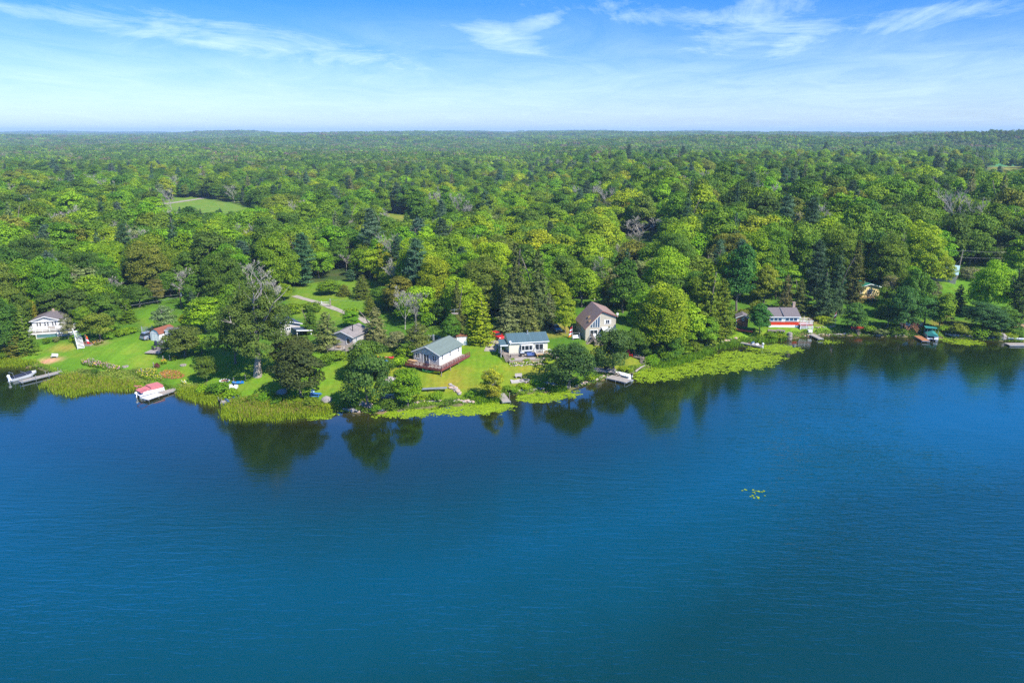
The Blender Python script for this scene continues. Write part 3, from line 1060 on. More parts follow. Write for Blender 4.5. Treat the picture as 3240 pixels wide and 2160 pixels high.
T('bare', 870, 1015, 865, 90, 'bare', 'dead tree with long bare limbs right of the giant cottonwood', var=0)
T('maple', 1425, 1085, 985, 70, 'deep', 'deep green tree behind the rusty antenna tower')
T('spruce', 1448, 1050, 885, 62, (.07, .10, .025), 'ragged dark spruce behind the antenna tower', var=2)
T('cedar', 1520, 1086, 925, 88, 'yellowgreen', 'conical yellow-green tree standing right of the white garden shed', var=0)
T('cedar', 1493, 1082, 985, 60, (.11, .19, .01), 'low olive-yellow cedar touching the right of the white garden shed')
T('spruce', 1632, 1040, 768, 118, (.060, .090, .030), 'tallest ragged spruce, left of the pair behind the teal-roofed cottage', var=0)
T('spruce', 1700, 1030, 788, 110, (.070, .100, .032), 'tall ragged spruce, right of the pair behind the teal-roofed cottage', var=1)
T('spruce', 1605, 1052, 935, 98, 'grey', 'low grey spruce in front of the silver shed, left of its twin')
T('spruce', 1665, 1042, 930, 95, (.10, .145, .06), 'low grey spruce right of the silver shed')
T('spruce', 1735, 1022, 925, 75, 'grey', 'pale spruce at the right end of the row behind the teal roof')
T('maple', 1790, 1055, 940, 82, (.125, .215, .008), 'small yellow-green maple shading the dark car', var=1)
T('oak', 1840, 970, 832, 120, 'lime', 'lime green oak above the brown-roofed cottage')
T('maple', 1765, 985, 880, 80, 'lime', 'lime maple behind the pale spruce row')
T('oak', 1800, 1226, 1068, 165, (.030, .098, .022), 'round deep green oak at the water edge right of the teal-roofed cottage', var=0)
T('oak', 1942, 1168, 1025, 118, (.036, .108, .020), 'oak with bare grey trunk in front of the brown-roofed cottage deck', var=1)
T('oak', 2010, 1130, 1030, 80, 'deep', 'deep green sapling oak beside the red chair')
T('maple', 2085, 1122, 880, 190, (.125, .260, .006), 'largest yellow-green maple filling the shore between the brown-roofed and red cottages', var=0)
T('maple', 2160, 1105, 925, 130, 'yellowgreen', 'yellow-green maple on the right flank of the largest one')
T('maple', 2030, 1085, 895, 110, 'bright', 'bright green maple close right of the brown-roofed cottage gable')
T('oak', 2130, 1060, 850, 120, 'bright', 'bright oak crown rising behind the largest yellow-green maple')
T('maple', 2235, 1092, 985, 90, (.095, .215, .008), 'low green maple at the shore above the big lily pad bed', var=3)
T('oak', 2120, 1128, 1030, 90, 'deep', 'shaded deep green oak under the largest maple')
T('cedar', 2228, 1075, 815, 110, (.092, .155, .010), 'tall cone-shaped olive tree left of the brown shed', var=1)
T('cedar', 2275, 1062, 880, 95, (.085, .160, .010), 'second cone-shaped olive tree touching the brown shed')
T('poplar', 2330, 985, 730, 112, (.030, .120, .018), 'very tall columnar deep green poplar above the brown shed', var=1)
T('poplar', 2290, 960, 760, 80, 'bright', 'bright green poplar left of the very tall columnar one')
T('maple', 2415, 960, 830, 95, (.11, .18, .012), 'olive-yellow maple between the tall poplar and the spruces')
T('maple', 2404, 1054, 950, 72, (.032, .125, .026), 'round blue-green maple standing left of the red cottage', var=0)
T('spruce', 2482, 985, 865, 62, (.090, .125, .050), 'pale-tipped spruce directly above the red cottage roof', var=1)
T('spruce', 2527, 988, 880, 70, (.075, .115, .028), 'olive spruce behind the stone chimney', var=2)
T('spruce', 2600, 1003, 850, 88, (.038, .078, .040), 'dark spruce right of the white deck on the slope', var=0)
T('pine', 2575, 950, 760, 80, 'darkblue', 'dark pine with flat plumes above the slope spruce', var=0)
T('spruce', 2640, 985, 790, 78, (.040, .085, .042), 'tall blue-dark spruce behind the flagpole', var=1)
T('cedar', 2695, 960, 760, 70, (.055, .100, .020), 'slim tall olive cedar left of the yellow cottage', var=0)
T('maple', 2698, 1052, 940, 74, (.040, .140, .022), 'round green maple beside the flagpole at the shore', var=2)
T('oak', 2852, 1052, 885, 105, (.036, .105, .024), 'big oak with a straight grey trunk on the wooded bank', var=0)
T('oak', 2806, 1035, 950, 75, 'deep', 'deep green oak in front of the yellow cottage')
T('oak', 2885, 1015, 830, 100, 'deep', 'deep oak behind the big oak on the wooded bank')
T('oak', 2925, 1030, 905, 105, (.040, .115, .024), 'oak overhanging the rusty retaining deck')
T('poplar', 2975, 1042, 905, 80, 'bright', 'bright young poplar above the green-topped pontoon boat', var=2)
T('ash', 2950, 960, 880, 60, 'grey', 'half bare grey ash below the pale metal roof', var=1)
T('spruce', 3028, 985, 900, 62, (.035, .080, .035), 'short dark spruce on the lawn below the power pole', var=0)
T('maple', 3125, 1000, 808, 140, (.150, .290, .006), 'brilliant yellow-green maple right of the power pole', var=1)
T('oak', 3110, 1045, 945, 140, (.036, .100, .030), 'dark oak below the brilliant yellow-green maple', var=2)
T('oak', 3165, 1050, 960, 90, 'deep', 'deep green oak left of the wooden shore stairs')
T('pine', 3215, 1022, 850, 95, (.05, .10, .03), 'pine with bare pale trunk at the right edge above the stairs', var=1)
T('maple', 3225, 890, 740, 110, 'lime', 'lime maple at the right edge behind the lawn')
T('ash', 3065, 885, 858, 52, 'grey', 'rounded grey bush-like tree at the foot of the power pole', var=0)
T('oak', 2900, 905, 690, 150, 'yellowgreen', 'tall yellow-green oak left of the pale metal roof')
T('maple', 2830, 900, 745, 120, 'bright', 'tall bright maple above the yellow cottage')
T('oak', 3050, 800, 705, 110, 'deep', 'deep oak directly behind the power pole')
T('oak', 3140, 815, 710, 110, 'dark', 'dark oak behind the brilliant yellow-green maple')
T('maple', 2948, 903, 775, 115, 'lime', 'lime green tree hanging over the pale metal roof')
T('oak', 2880, 935, 830, 80, 'bright', 'bright oak at the left end of the pale metal roof')
T('cedar', 1172, 1000, 935, 50, 'olive', 'olive cedar where the gravel lane leaves the meadow', var=0)
T('cedar', 1150, 925, 868, 40, 'olive', 'narrow olive cedar at the upper right meadow corner', var=1)
# the pale pines and the other marks of the middle distance
T('pine', 680, 862, 742, 82, 'blue', 'pale blue-green pine, smallest and farthest left of the three')
T('pine', 775, 885, 762, 84, 'blue', 'pale blue-green pine in the middle of the three')
T('pine', 965, 905, 738, 98, (.048, .115, .070), 'broad pale blue-green pine beside the sloping meadow', var=2)
T('pine', 1110, 890, 853, 42, 'blue', 'tiny round blue pine alone on the sloping meadow', var=1)
T('pine', 790, 870, 825, 70, (.045, .11, .065), 'pale pine shoulder under the middle pine')
T('cedar', 1145, 945, 880, 60, (.075, .12, .02), 'olive cedar on the meadow beside the lane', var=0)
T('spruce', 1140, 915, 872, 36, 'grey', 'small grey spruce at the top of the meadow', var=2)
T('cedar', 1090, 935, 900, 50, (.10, .16, .02), 'low olive cedar above the gate on the meadow', var=1)
T('maple', 1115, 1035, 975, 62, 'bright', 'bright bushy maple between the lane and the tan cottage')
T('maple', 1040, 930, 880, 80, 'green', 'green rounded tree at the left edge of the sloping meadow')
T('bare', 2018, 800, 676, 120, 'bare', 'largest bleached dead crown in the forest above the brown-roofed cottage', var=2)
T('maple', 2000, 730, 618, 105, (.21, .22, .006), 'domed golden-yellow maple above the bleached dead crown', var=2)
T('maple', 1215, 760, 685, 70, (.17, .19, .01), 'golden maple left of the little far meadow')
T('cedar', 1288, 742, 672, 42, 'deep', 'dark pointed cedar at the edge of the little far meadow', var=0)
T('oak', 910, 720, 602, 150, (.12, .19, .02), 'wide domed olive oak at the right end of the far field')
T('bare', 545, 672, 590, 44, 'bare', 'grey dead tree standing in front of the far field path', var=1)
T('bare', 1375, 715, 590, 50, 'bare', 'leafless tree behind the left of the little far meadow', var=0)
T('bare', 1450, 725, 602, 46, 'bare', 'leafless tree behind the right of the little far meadow', var=1)
T('bare', 1065, 690, 590, 34, 'bare', 'slim dead tree right of the wide domed olive oak', var=2)
T('bare', 1925, 700, 585, 60, 'bare', 'bare tree left of the golden-yellow domed maple', var=1)
T('bare', 1690, 655, 575, 48, 'bare', 'bare tree in the middle of the forest above the tall spruces', var=2)
T('bare', 320, 670, 597, 50, 'bare', 'bare tree in the forest above the left lawn', var=0)
T('bare', 3215, 670, 600, 46, 'bare', 'bare tree near the right edge of the forest', var=1)
T('bare', 2680, 660, 598, 44, 'bare', 'bare tree in the forest far above the flagpole', var=2)
T('maple', 2450, 730, 660, 75, (.20, .20, .06), 'yellowing thin maple far above the red cottage', var=0)
T('maple', 500, 960, 880, 60, (.09, .12, .03), 'brown-tinged tree at the wood edge above the lawn track')
# leaning little golden tree by the small dock
T('ash', 1552, 1262, 1150, 84, (.20, .225, .012), 'golden-yellow leaning tree at the shore left of the small dock', var=0, lean=R(4))
T('maple', 1558, 1266, 1205, 56, (.15, .19, .012), 'lower golden foliage clump under the leaning golden tree')


# ---------------------------------------------------------------- the forest behind
def where(x, y, px, py):
    marks = [(-9999, 'left of the white cottage'), (60, 'behind the white cottage'), (330, 'above the left lawn'), (560, 'behind the utility pole'), (760, 'behind the giant cottonwood'),
             (930, 'around the sloping meadow'), (1180, 'behind the tan cottage'), (1400, 'behind the red-decked cottage'), (1560, 'behind the teal-roofed cottage'), (1760, 'behind the brown-roofed cottage'),
             (2000, 'behind the largest yellow-green maple'), (2280, 'behind the red cottage'), (2560, 'behind the flagpole'), (2740, 'behind the yellow cottage'), (2960, 'around the pale metal roof'), (3120, 'by the right edge lawn')]
    s = [m for a, m in marks if px >= a][-1]
    e = y - float(np.interp(x, _ex, _ey))
    band = 'at the wood edge' if e < 14 else ('a few rows into the wood' if e < 38 else 'deep in the wood')
    return band + ' ' + s


def pick_look(x, y, rs):
    n = math.sin(x * .021 + 1.3) + math.sin(y * .034 + x * .011) + math.sin(x * .05 - y * .027 + 2.)
    r = rs.rand()
    right = sstep(250, 900, x * 1000. / max(y, 1.) * 1.0)
    if r < .045: return 'bare', 'bare'
    if r < .065 + (.03 if n > 1 else 0): return 'pine', ('blue' if rs.rand() < .5 else 'darkblue')
    if r < .095: return 'spruce', ('grey' if rs.rand() < .3 else 'darkblue')
    if r < .110: return 'cedar', 'olive'
    if r < .160: return 'ash', 'grey'
    q = rs.rand() + n * .10
    tint = 'dark' if q < .10 else 'deep' if q < .34 else 'green' if q < .60 else 'bright' if q < .80 else 'lime' if q < .96 else 'yellowgreen'
    k = rs.rand()
    if k < .0: tint = 'gold'
    elif k < .06: tint = 'olive'
    return ('maple' if rs.rand() < .45 else 'oak' if rs.rand() < .6 else 'poplar'), tint


SPSIZE = {'maple': (10.6, 12.8), 'oak': (11.6, 12.8), 'poplar': (8.4, 14.), 'ash': (8.5, 10.), 'spruce': (6, 14), 'pine': (7.5, 14.5), 'cedar': (4.6, 9.), 'bare': (6.5, 11.5)}
ADJ = {'bare': 'tree'}


def joined(c, tr, bark, name):
    bm = bmesh.new()
    if c:
        bm.from_mesh(c)
    k = len(bm.faces)
    bm.from_mesh(tr)
    bm.faces.ensure_lookup_table()
    for i, f in enumerate(bm.faces): f.material_index = 0 if i < k else 1
    me = bpy.data.meshes.new(name)
    bm.to_mesh(me); bm.free()
    me.materials.append(LEAF); me.materials.append(bark)
    return bpy.data.objects.new(name, me)


def build_forest():
    rs = np.random.RandomState(21)
    srcs = []; idx = {}
    for sp in ('maple', 'oak', 'poplar', 'ash', 'spruce', 'pine', 'cedar', 'bare'):
        for c, tr, w, h in PROTO[sp]:
            idx.setdefault(sp, []).append((len(srcs), w, h))
            srcs.append(joined(c, tr, DEADWOOD if sp == 'bare' else BARK, sp + '_copy'))
    for s in range(4):       # stands of several crowns for the far woods
        V = []; F = []; tn = []; o = 0
        r2 = np.random.RandomState(300 + s)
        for k in range(7):
            cw = r2.uniform(6.5, 10)
            v, f, tt = crown_broad(400 + s * 10 + k, cw, r2.uniform(9, 13.5), 1, 26, 520, 1.05, br=.2, lump=.3)
            a = k * 2.4; rr = 3.4 * math.sqrt(k) * 1.25
            v = v + np.array([rr * math.cos(a) + r2.uniform(-1, 1), rr * math.sin(a) + r2.uniform(-1, 1), r2.uniform(-1.5, 1.5)])
            V.append(v); F.append(f + o); tn.append(np.clip(tt * .6 + r2.uniform(-.15, .55), 0, 1.3)); o += len(v)
        idx.setdefault('stand', []).append((len(srcs), 20, 13))
        srcs.append(bpy.data.objects.new('stand_copy', np_mesh('stand', np.concatenate(V), np.concatenate(F), [LEAF], np.concatenate(tn))))
    solo = []; mass = []
    hand = np.array([(a, b, c) for a, b, c in TREES])
    for x, y in fill_positions():
        sp, tint = pick_look(x, y, rs)
        w0, h0 = SPSIZE[sp]
        e = y - float(np.interp(x, _ex, _ey))
        k = rs.uniform(.68, 1.32) * (.82 + .18 * min(1, e / 25))
        w, h = w0 * k * rs.uniform(.88, 1.12), h0 * k * rs.uniform(.85, 1.15)
        h *= 1 + .22 * float(sstep(30, 70, x))
        dd = np.hypot(hand[:, 0] - x, hand[:, 1] - y)
        if (dd < hand[:, 2] * .75 + w * .22).any(): continue
        z = gz(x, y)
        if blocks(x, y, z, h, w):
            px, py, _ = project(x, y, z)
            if seen_at(px, py, y): continue
            h *= .45; w *= .6
            if blocks(x, y, z, h, w): continue
        px, py, dep = project(x, y, z)
        (solo if -60 < px < 3300 and len(solo) < NSOLO else mass).append((x, y, z, sp, tint, w, h, px, py))
    for x, y, z, sp, tint, w, h, px, py in solo:
        lab = (LOOK[tint] + ' ' + (KIND[sp].replace('_', ' ') if sp != 'bare' else 'tree') + ' ' + where(x, y, px, py))
        plant(sp, (x, y, z), h, w, tint, lab, group=lab)
    P_ = []; I_ = []; S_ = []; Rr = []; C_ = []
    for x, y, z, sp, tint, w, h, px, py in mass:
        i, w0, h0 = idx[sp][rs.randint(len(idx[sp]))]
        P_.append((x, y, z)); I_.append(i); S_.append((w / w0, w / w0, h / h0)); Rr.append((0, 0, rs.uniform(0, 6.28)))
        C_.append(tuple(v * rs.uniform(1., 1.3) for v in TINT[tint]))
    base = [np.array(TINT[t]) for t in ('deep', 'green', 'green', 'bright', 'lime', 'deep', 'dark', 'grey', 'olive')]
    for y0, y1, s0, s1, sc, sd in ((752, 2400, 13.5, 19, 1.0, 5), (2400, 9000, 24, 48, 1.6, 6)):
        pos = far_positions(y0, y1, s0, s1, sd)
        X = np.array([p[0] for p in pos]); Y = np.array([p[1] for p in pos])
        Z = terrain(X, Y)
        dz = Z - CAMH
        c, s = math.cos(PITCH), math.sin(PITCH)
        dep = Y * c - dz * s
        px = 1620 + FPX * X / dep; py0 = 1080 - FPX * (Y * s + dz * c) / dep; py1 = 1080 - FPX * (Y * s + (dz + 12) * c) / dep
        bad = np.zeros(len(X), bool)
        for p in SEEN[:3]:
            for a in (0, .5, 1): 
                for o in (-12, 12): bad |= inpoly(p, px + o, py0 * (1 - a) + py1 * a)
        clearing = (np.sin(X * .004 + 2) * np.sin(Y * .006 + X * .002) > .93)
        for x, y, z in zip(X[~(bad | clearing)], Y[~(bad | clearing)], Z[~(bad | clearing)]):
            i, w0, h0 = idx['stand'][rs.randint(4)]
            P_.append((x, y, z - .5)); I_.append(i)
            k = sc * rs.uniform(.85, 1.2)
            S_.append((k, k, rs.uniform(.75, 1.25) * (1 + (sc - 1) * .35))); Rr.append((0, 0, rs.uniform(0, 6.28)))
            b = base[rs.randint(len(base))] * rs.uniform(.95, 1.4)
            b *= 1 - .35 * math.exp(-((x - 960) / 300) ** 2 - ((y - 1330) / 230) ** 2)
            if rs.rand() < .05: b = np.array((.20, .17, .11))
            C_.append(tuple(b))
    me = bpy.data.meshes.new('forest')
    me.vertices.add(len(P_)); me.vertices.foreach_set('co', np.array(P_, np.float32).ravel())
    me.attributes.new('kind_index', 'INT', 'POINT').data.foreach_set('value', np.array(I_, np.int32))
    me.attributes.new('size', 'FLOAT_VECTOR', 'POINT').data.foreach_set('vector', np.array(S_, np.float32).ravel())
    me.attributes.new('turn', 'FLOAT_VECTOR', 'POINT').data.foreach_set('vector', np.array(Rr, np.float32).ravel())
    cc = np.ones((len(C_), 4), np.float32); cc[:, :3] = np.array(C_)
    me.attributes.new('tint', 'FLOAT_COLOR', 'POINT').data.foreach_set('color', cc.ravel())
    me.materials.append(LEAF)
    o = bpy.data.objects.new('forest', me); COL.objects.link(o)
    tag(o, kind='stuff')
    o['label'] = 'continuous mixed forest stretching from the hillside to the horizon'
    o['category'] = 'forest'
    ng = bpy.data.node_groups.new('forest_growth', 'GeometryNodeTree')
    ng.interface.new_socket('Geometry', in_out='INPUT', socket_type='NodeSocketGeometry')
    ng.interface.new_socket('Geometry', in_out='OUTPUT', socket_type='NodeSocketGeometry')
    gi = ng.nodes.new('NodeGroupInput'); go = ng.nodes.new('NodeGroupOutput'); jn = ng.nodes.new('GeometryNodeJoinGeometry')

    def named(n, ty):
        q = ng.nodes.new('GeometryNodeInputNamedAttribute'); q.data_type = ty; q.inputs['Name'].default_value = n
        return q.outputs['Attribute']
    ki = named('kind_index', 'INT'); sz = named('size', 'FLOAT_VECTOR'); tu = named('turn', 'FLOAT_VECTOR')
    e2r = ng.nodes.new('FunctionNodeEulerToRotation'); L(ng, tu, e2r.inputs[0])
    for i, src in enumerate(srcs):
        inf = ng.nodes.new('GeometryNodeObjectInfo'); inf.inputs['Object'].default_value = src
        cmp = ng.nodes.new('FunctionNodeCompare'); cmp.data_type = 'INT'; cmp.operation = 'EQUAL'
        a, b = [s_ for s_ in cmp.inputs if s_.type == 'INT'][:2]
        L(ng, ki, a); b.default_value = i
        iop = ng.nodes.new('GeometryNodeInstanceOnPoints')
        L(ng, gi.outputs[0], iop.inputs['Points']); L(ng, cmp.outputs[0], iop.inputs['Selection'])
        L(ng, inf.outputs['Geometry'], iop.inputs['Instance'])
        L(ng, e2r.outputs[0], iop.inputs['Rotation']); L(ng, sz, iop.inputs['Scale'])
        L(ng, iop.outputs[0], jn.inputs[0])
    L(ng, jn.outputs[0], go.inputs[0])
    md = o.modifiers.new('growth', 'NODES'); md.node_group = ng
    print('forest solo', len(solo), 'mass', len(mass), 'all points', len(P_), 'planted', len(TREES))


NSOLO = 190
build_forest()


def build_haze():
    mb = MB().b2((-9800, -320, -4.2), (9800, 12800, 110))
    m = bpy.data.materials.new('haze'); m.use_nodes = True
    t = m.node_tree; t.nodes.clear()
    v = N(t, 'ShaderNodeVolumePrincipled')
    v.inputs['Color'].default_value = (.52, .76, 1, 1)
    v.inputs['Density'].default_value = .00013
    out = N(t, 'ShaderNodeOutputMaterial')
    L(t, v.outputs[0], out.inputs['Volume'])
    o = mb.build('haze', m); tag(o, kind='stuff')


build_haze()

# ---------------------------------------------------------------- buildings
WHITE = mat('white_paint', (.78, .77, .74), .6, var=.07)
CREAM = mat('cream_siding', (.70, .66, .50), .7, var=.06, lines=('Z', .3, .14))
WSIDE = mat('white_siding', (.76, .75, .72), .65, var=.06, lines=('Z', .28, .16))
GREYSIDE = mat('grey_siding', (.47, .43, .40), .8, var=.10, lines=('Z', .28, .2))
TANSIDE = mat('tan_siding', (.50, .45, .35), .75, var=.07, lines=('Z', .28, .16))
REDWALL = mat('red_boards', (.62, .045, .012), .6, var=.12, lines=('Z', .3, .12))
YELSIDE = mat('yellow_siding', (.78, .62, .26), .75, var=.08, lines=('Z', .28, .16))
BROWNW = mat('brown_boards', (.36, .15, .07), .85, var=.2, lines=('X', .22, .3))
REDROOF = mat('red_brown_shingles', (.27, .095, .055), .9, var=.2, scale=5, lines=('Z', .16, .25))
GREYROOF = mat('grey_shingles', (.17, .145, .145), .9, var=.2, scale=4, lines=('Z', .12, .25))
TANROOF = mat('weathered_shingles', (.27, .235, .215), .9, var=.22, scale=3, lines=('Z', .14, .25))
BROWNROOF = mat('brown_metal_roof', (.33, .215, .170), .55, var=.10, lines=('Y', .42, .28))
TEALROOF = mat('teal_metal_roof', (.085, .142, .155), .42, var=.10, lines=('X', .40, .30), spec=.5)
GREENROOF = mat('grey_green_roof', (.155, .195, .170), .85, var=.15, scale=4, lines=('Z', .15, .2))
EMROOF = mat('emerald_roof', (.02, .20, .13), .6, var=.12, lines=('X', .4, .25))
BLUEROOF = mat('slate_blue_roof', (.060, .085, .125), .7, var=.15, lines=('Z', .15, .25))
PALEROOF = mat('pale_blue_metal_roof', (.36, .52, .55), .5, var=.10, lines=('X', .45, .22))
DECKW = mat('grey_weathered_planks', (.36, .315, .27), .9, var=.16, lines=('X', .16, .35))
DECKY = mat('grey_planks_crosswise', (.38, .335, .29), .9, var=.16, lines=('Y', .16, .35))
BROWNDECK = mat('stained_brown_planks', (.30, .145, .065), .8, var=.16, lines=('X', .16, .3))
FRESHW = mat('new_yellow_lumber', (.50, .31, .13), .8, var=.15)
OLDW = mat('old_lumber', (.30, .245, .20), .9, var=.2)
MAROON = mat('maroon_paint', (.19, .052, .048), .6, var=.12)
REDP = mat('red_paint', (.55, .02, .02), .45, var=.08)
METAL = mat('galvanised_metal', (.46, .47, .48), .45, metal=.6, var=.1)
DKMETAL = mat('dark_metal', (.035, .035, .04), .5, metal=.3, var=.2)
BLACK = mat('black_plastic', (.015, .015, .017), .5, var=.2)
STONE = mat('grey_field_stone', (.36, .32, .29), .95, var=.28, scale=1.4, bump=.5)
PINKSTONE = mat('pinkish_stone', (.48, .35, .27), .95, var=.25, scale=1.6, bump=.5)
CONCRETE = mat('concrete', (.44, .40, .36), .9, var=.12)
RUST = mat('rusty_steel', (.24, .10, .05), .85, var=.25)
RUBBER = mat('tyre_rubber', (.02, .02, .02), .9)


def glassmat(name, c, rough=.08):
    m = bpy.data.materials.new(name); m.use_nodes = True
    b = m.node_tree.nodes['Principled BSDF']
    b.inputs['Base Color'].default_value = (*c, 1)
    b.inputs['Roughness'].default_value = rough
    b.inputs['Specular IOR Level'].default_value = .9
    return m


PANE = glassmat('window_glass', (.020, .028, .036))
PANEB = glassmat('blue_window_glass', (.05, .09, .14))


def face_xf(face, w, d):
    """(origin, along, outward) of a wall in the house's own axes"""
    return {'F': (Vector((0, 0, 0)), Vector((1, 0, 0)), Vector((0, -1, 0))), 'B': (Vector((0, d, 0)), Vector((-1, 0, 0)), Vector((0, 1, 0))),
            'L': (Vector((-w / 2, d / 2, 0)), Vector((0, -1, 0)), Vector((-1, 0, 0))), 'R': (Vector((w / 2, d / 2, 0)), Vector((0, 1, 0)), Vector((1, 0, 0)))}[face]


def obb(mb, o, a, n, u0, u1, z0, z1, n0, n1):
    vs = []
    for z in (z0, z1):
        for nn in (n0, n1):
            for u in (u0, u1):
                p = o + a * u + n * nn
                vs.append((p.x, p.y, z))
    mb.add(vs, [(0, 2, 3, 1), (4, 5, 7, 6), (0, 1, 5, 4), (1, 3, 7, 5), (3, 2, 6, 7), (2, 0, 4, 6)])


def window(root, face, w, d, u, z, ww, hh, nx=1, nz=1, frame=WHITE, pane=PANE, fw=.09, name='window'):
    o, a, n = face_xf(face, w, d)
    mb = MB()
    for x0, x1, z0, z1 in [(u - ww / 2, u + ww / 2, z, z + fw), (u - ww / 2, u + ww / 2, z + hh - fw, z + hh), (u - ww / 2, u - ww / 2 + fw, z + fw, z + hh - fw), (u + ww / 2 - fw, u + ww / 2, z + fw, z + hh - fw)]:
        obb(mb, o, a, n, x0, x1, z0, z1, .0, .075)
    for i in range(1, nx):
        c = u - ww / 2 + ww * i / nx
        obb(mb, o, a, n, c - .035, c + .035, z + fw, z + hh - fw, .0, .062)
    for i in range(1, nz):
        c = z + hh * i / nz
        obb(mb, o, a, n, u - ww / 2 + fw, u + ww / 2 - fw, c - .03, c + .03, .0, .058)
    f = mb.build(name, frame, root)
    pb = MB(); obb(pb, o, a, n, u - ww / 2 + .02, u + ww / 2 - .02, z + .02, z + hh - .02, .004, .03)
    pb.build('pane', pane, f)
    return f


def roof_y(w, y0, y1, zl, zr, ax, zt, oh, th=.14):
    """gable roof whose ridge runs front to back; different eave heights allowed"""
    mb = MB()
    sl = (zt - zl) / (ax + w / 2); sr = (zt - zr) / (w / 2 - ax)
    mb.prism([(-w / 2 - oh, zl - oh * sl), (ax, zt), (ax, zt + th * 1.1), (-w / 2 - oh, zl - oh * sl + th)], y0 - oh, y1 + oh)
    mb.prism([(ax + .001, zt), (w / 2 + oh, zr - oh * sr), (w / 2 + oh, zr - oh * sr + th), (ax + .001, zt + th * 1.1)], y0 - oh, y1 + oh)
    return mb


def fascia_y(w, y, zl, zr, ax, zt, oh, th=.15):
    mb = MB()
    sl = (zt - zl) / (ax + w / 2); sr = (zt - zr) / (w / 2 - ax)
    mb.prism([(-w / 2 - oh, zl - oh * sl - .05), (ax, zt - .05), (ax, zt + th * .75), (-w / 2 - oh, zl - oh * sl + th * .7)], y - oh - .05, y - oh - .003)
    mb.prism([(ax + .002, zt - .05), (w / 2 + oh, zr - oh * sr - .05), (w / 2 + oh, zr - oh * sr + th * .7), (ax + .002, zt + th * .75)], y - oh - .05, y - oh - .003)
    return mb


def house_y(name, label, cat, loc, rz, w, d, zl, zr, ax, zt, wall, roof, trim=WHITE, oh=.35, base=-1.0, floor=0.0, gablemat=None, grade=None):
    """ridge front-to-back. z measured from floor; walls carried down to base"""
    root = empty(name, loc, rz, label, cat)
    poly = [(-w / 2, base), (w / 2, base), (w / 2, zr), (ax, zt - .02), (-w / 2, zl)]
    MB().prism(poly, 0, d).build('wall', [wall], root)
    if gablemat:
        MB().prism(poly, -.03, -.003).build('gable_cladding', [gablemat], root)
    r = roof_y(w, 0, d, zl, zr, ax, zt, oh).build('roof', roof, root)
    fascia_y(w, 0, zl, zr, ax, zt, oh).build('fascia', trim, r)
    return root


def house_x(name, label, cat, loc, rz, w, d, zf, rise, wall, roof, trim=WHITE, oh=.35, base=-1.0, zb=None):
    """ridge running left-right"""
    root = empty(name, loc, rz, label, cat)
    zb = zb or zf
    poly = [(0, base), (d, base), (d, zb), (d / 2, zf + rise - .02), (0, zf)]
    MB().prism(poly, -w / 2, w / 2, axis='x').build('wall', wall, root)
    mb = MB(); s = rise / (d / 2); th = .13; z1 = zf + rise
    mb.prism([(-oh, zf - oh * s), (d / 2, z1), (d / 2, z1 + th), (-oh, zf - oh * s + th)], -w / 2 - oh, w / 2 + oh, axis='x')
    s2 = (z1 - zb) / (d / 2)
    mb.prism([(d / 2 + .001, z1), (d + oh, zb - oh * s2), (d + oh, zb - oh * s2 + th), (d / 2 + .001, z1 + th)], -w / 2 - oh, w / 2 + oh, axis='x')
    r = mb.build('roof', roof, root)
    f = MB().b2((-w / 2 - oh, -oh - .05, zf - oh * s - .07), (w / 2 + oh, -oh - .003, zf - oh * s + th * .8))
    f.build('fascia', trim, r)
    return root


def railing(parent, pts, h=.95, style='bars', m=WHITE, step=.28, name='railing', post=.09):
    mb = MB()
    for a, b in zip(pts, pts[1:]):
        a = Vector(a); b = Vector(b); ln = (b - a).length
        up = Vector((0, 0, h))
        mb.bar(a + up, b + up, .09, .07)
        n = max(1, round(ln / 1.6))
        for i in range(n + 1):
            p = a.lerp(b, i / n); mb.bar(p, p + up, post)
        if style == 'bars':
            mb.bar(a + up * .12, b + up * .12, .06, .05)
            k = int(ln / step)
            for i in range(1, k):
                p = a.lerp(b, i / k); mb.bar(p + up * .12, p + up * .97, .035)
        elif style == 'rails':
            for f in (.33, .66): mb.bar(a + up * f, b + up * f, .05, .12)
        elif style == 'cross':
            mb.bar(a + up * .12, b + up * .12, .07, .06)
            k = max(1, round(ln / .9))
            for i in range(k):
                p = a.lerp(b, i / k); q = a.lerp(b, (i + 1) / k)
                mb.bar(p + up * .12, q + up * .95, .055); mb.bar(p + up * .95, q + up * .12, .055)
                mb.bar(q + up * .1, q + up, .06)
    return mb.build(name, m, parent)


def posts(parent, pts, bot, top, w=.12, m=OLDW, name='post'):
    for x, y in pts:
        MB().bar((x, y, bot), (x, y, top), w).build(name, m, parent)


def stairs(parent, a, b, width, m, n=8, name='stairs', side=True):
    """flight from a (top) down to b (bottom)"""
    a = Vector(a); b = Vector(b); mb = MB()
    fl = Vector((b.x - a.x, b.y - a.y, 0)); dr = fl.normalized(); nr = Vector((-dr.y, dr.x, 0))
    rz = math.atan2(dr.y, dr.x)
    for i in range(n):
        p = a.lerp(b, (i + .5) / n)
        mb.box(p, (fl.length / n * .74, width, .06), rz)
    if side:
        for s in (-1, 1):
            o = nr * s * (width / 2 + .03)
            mb.bar(a + o + Vector((0, 0, -.08)), b + o + Vector((0, 0, -.08)), .05, .24)
    return mb.build(name, m, parent)


def hp(px, py, up=0.0):
    g = G(px, py); return Vector((g.x, g.y, g.z + up))


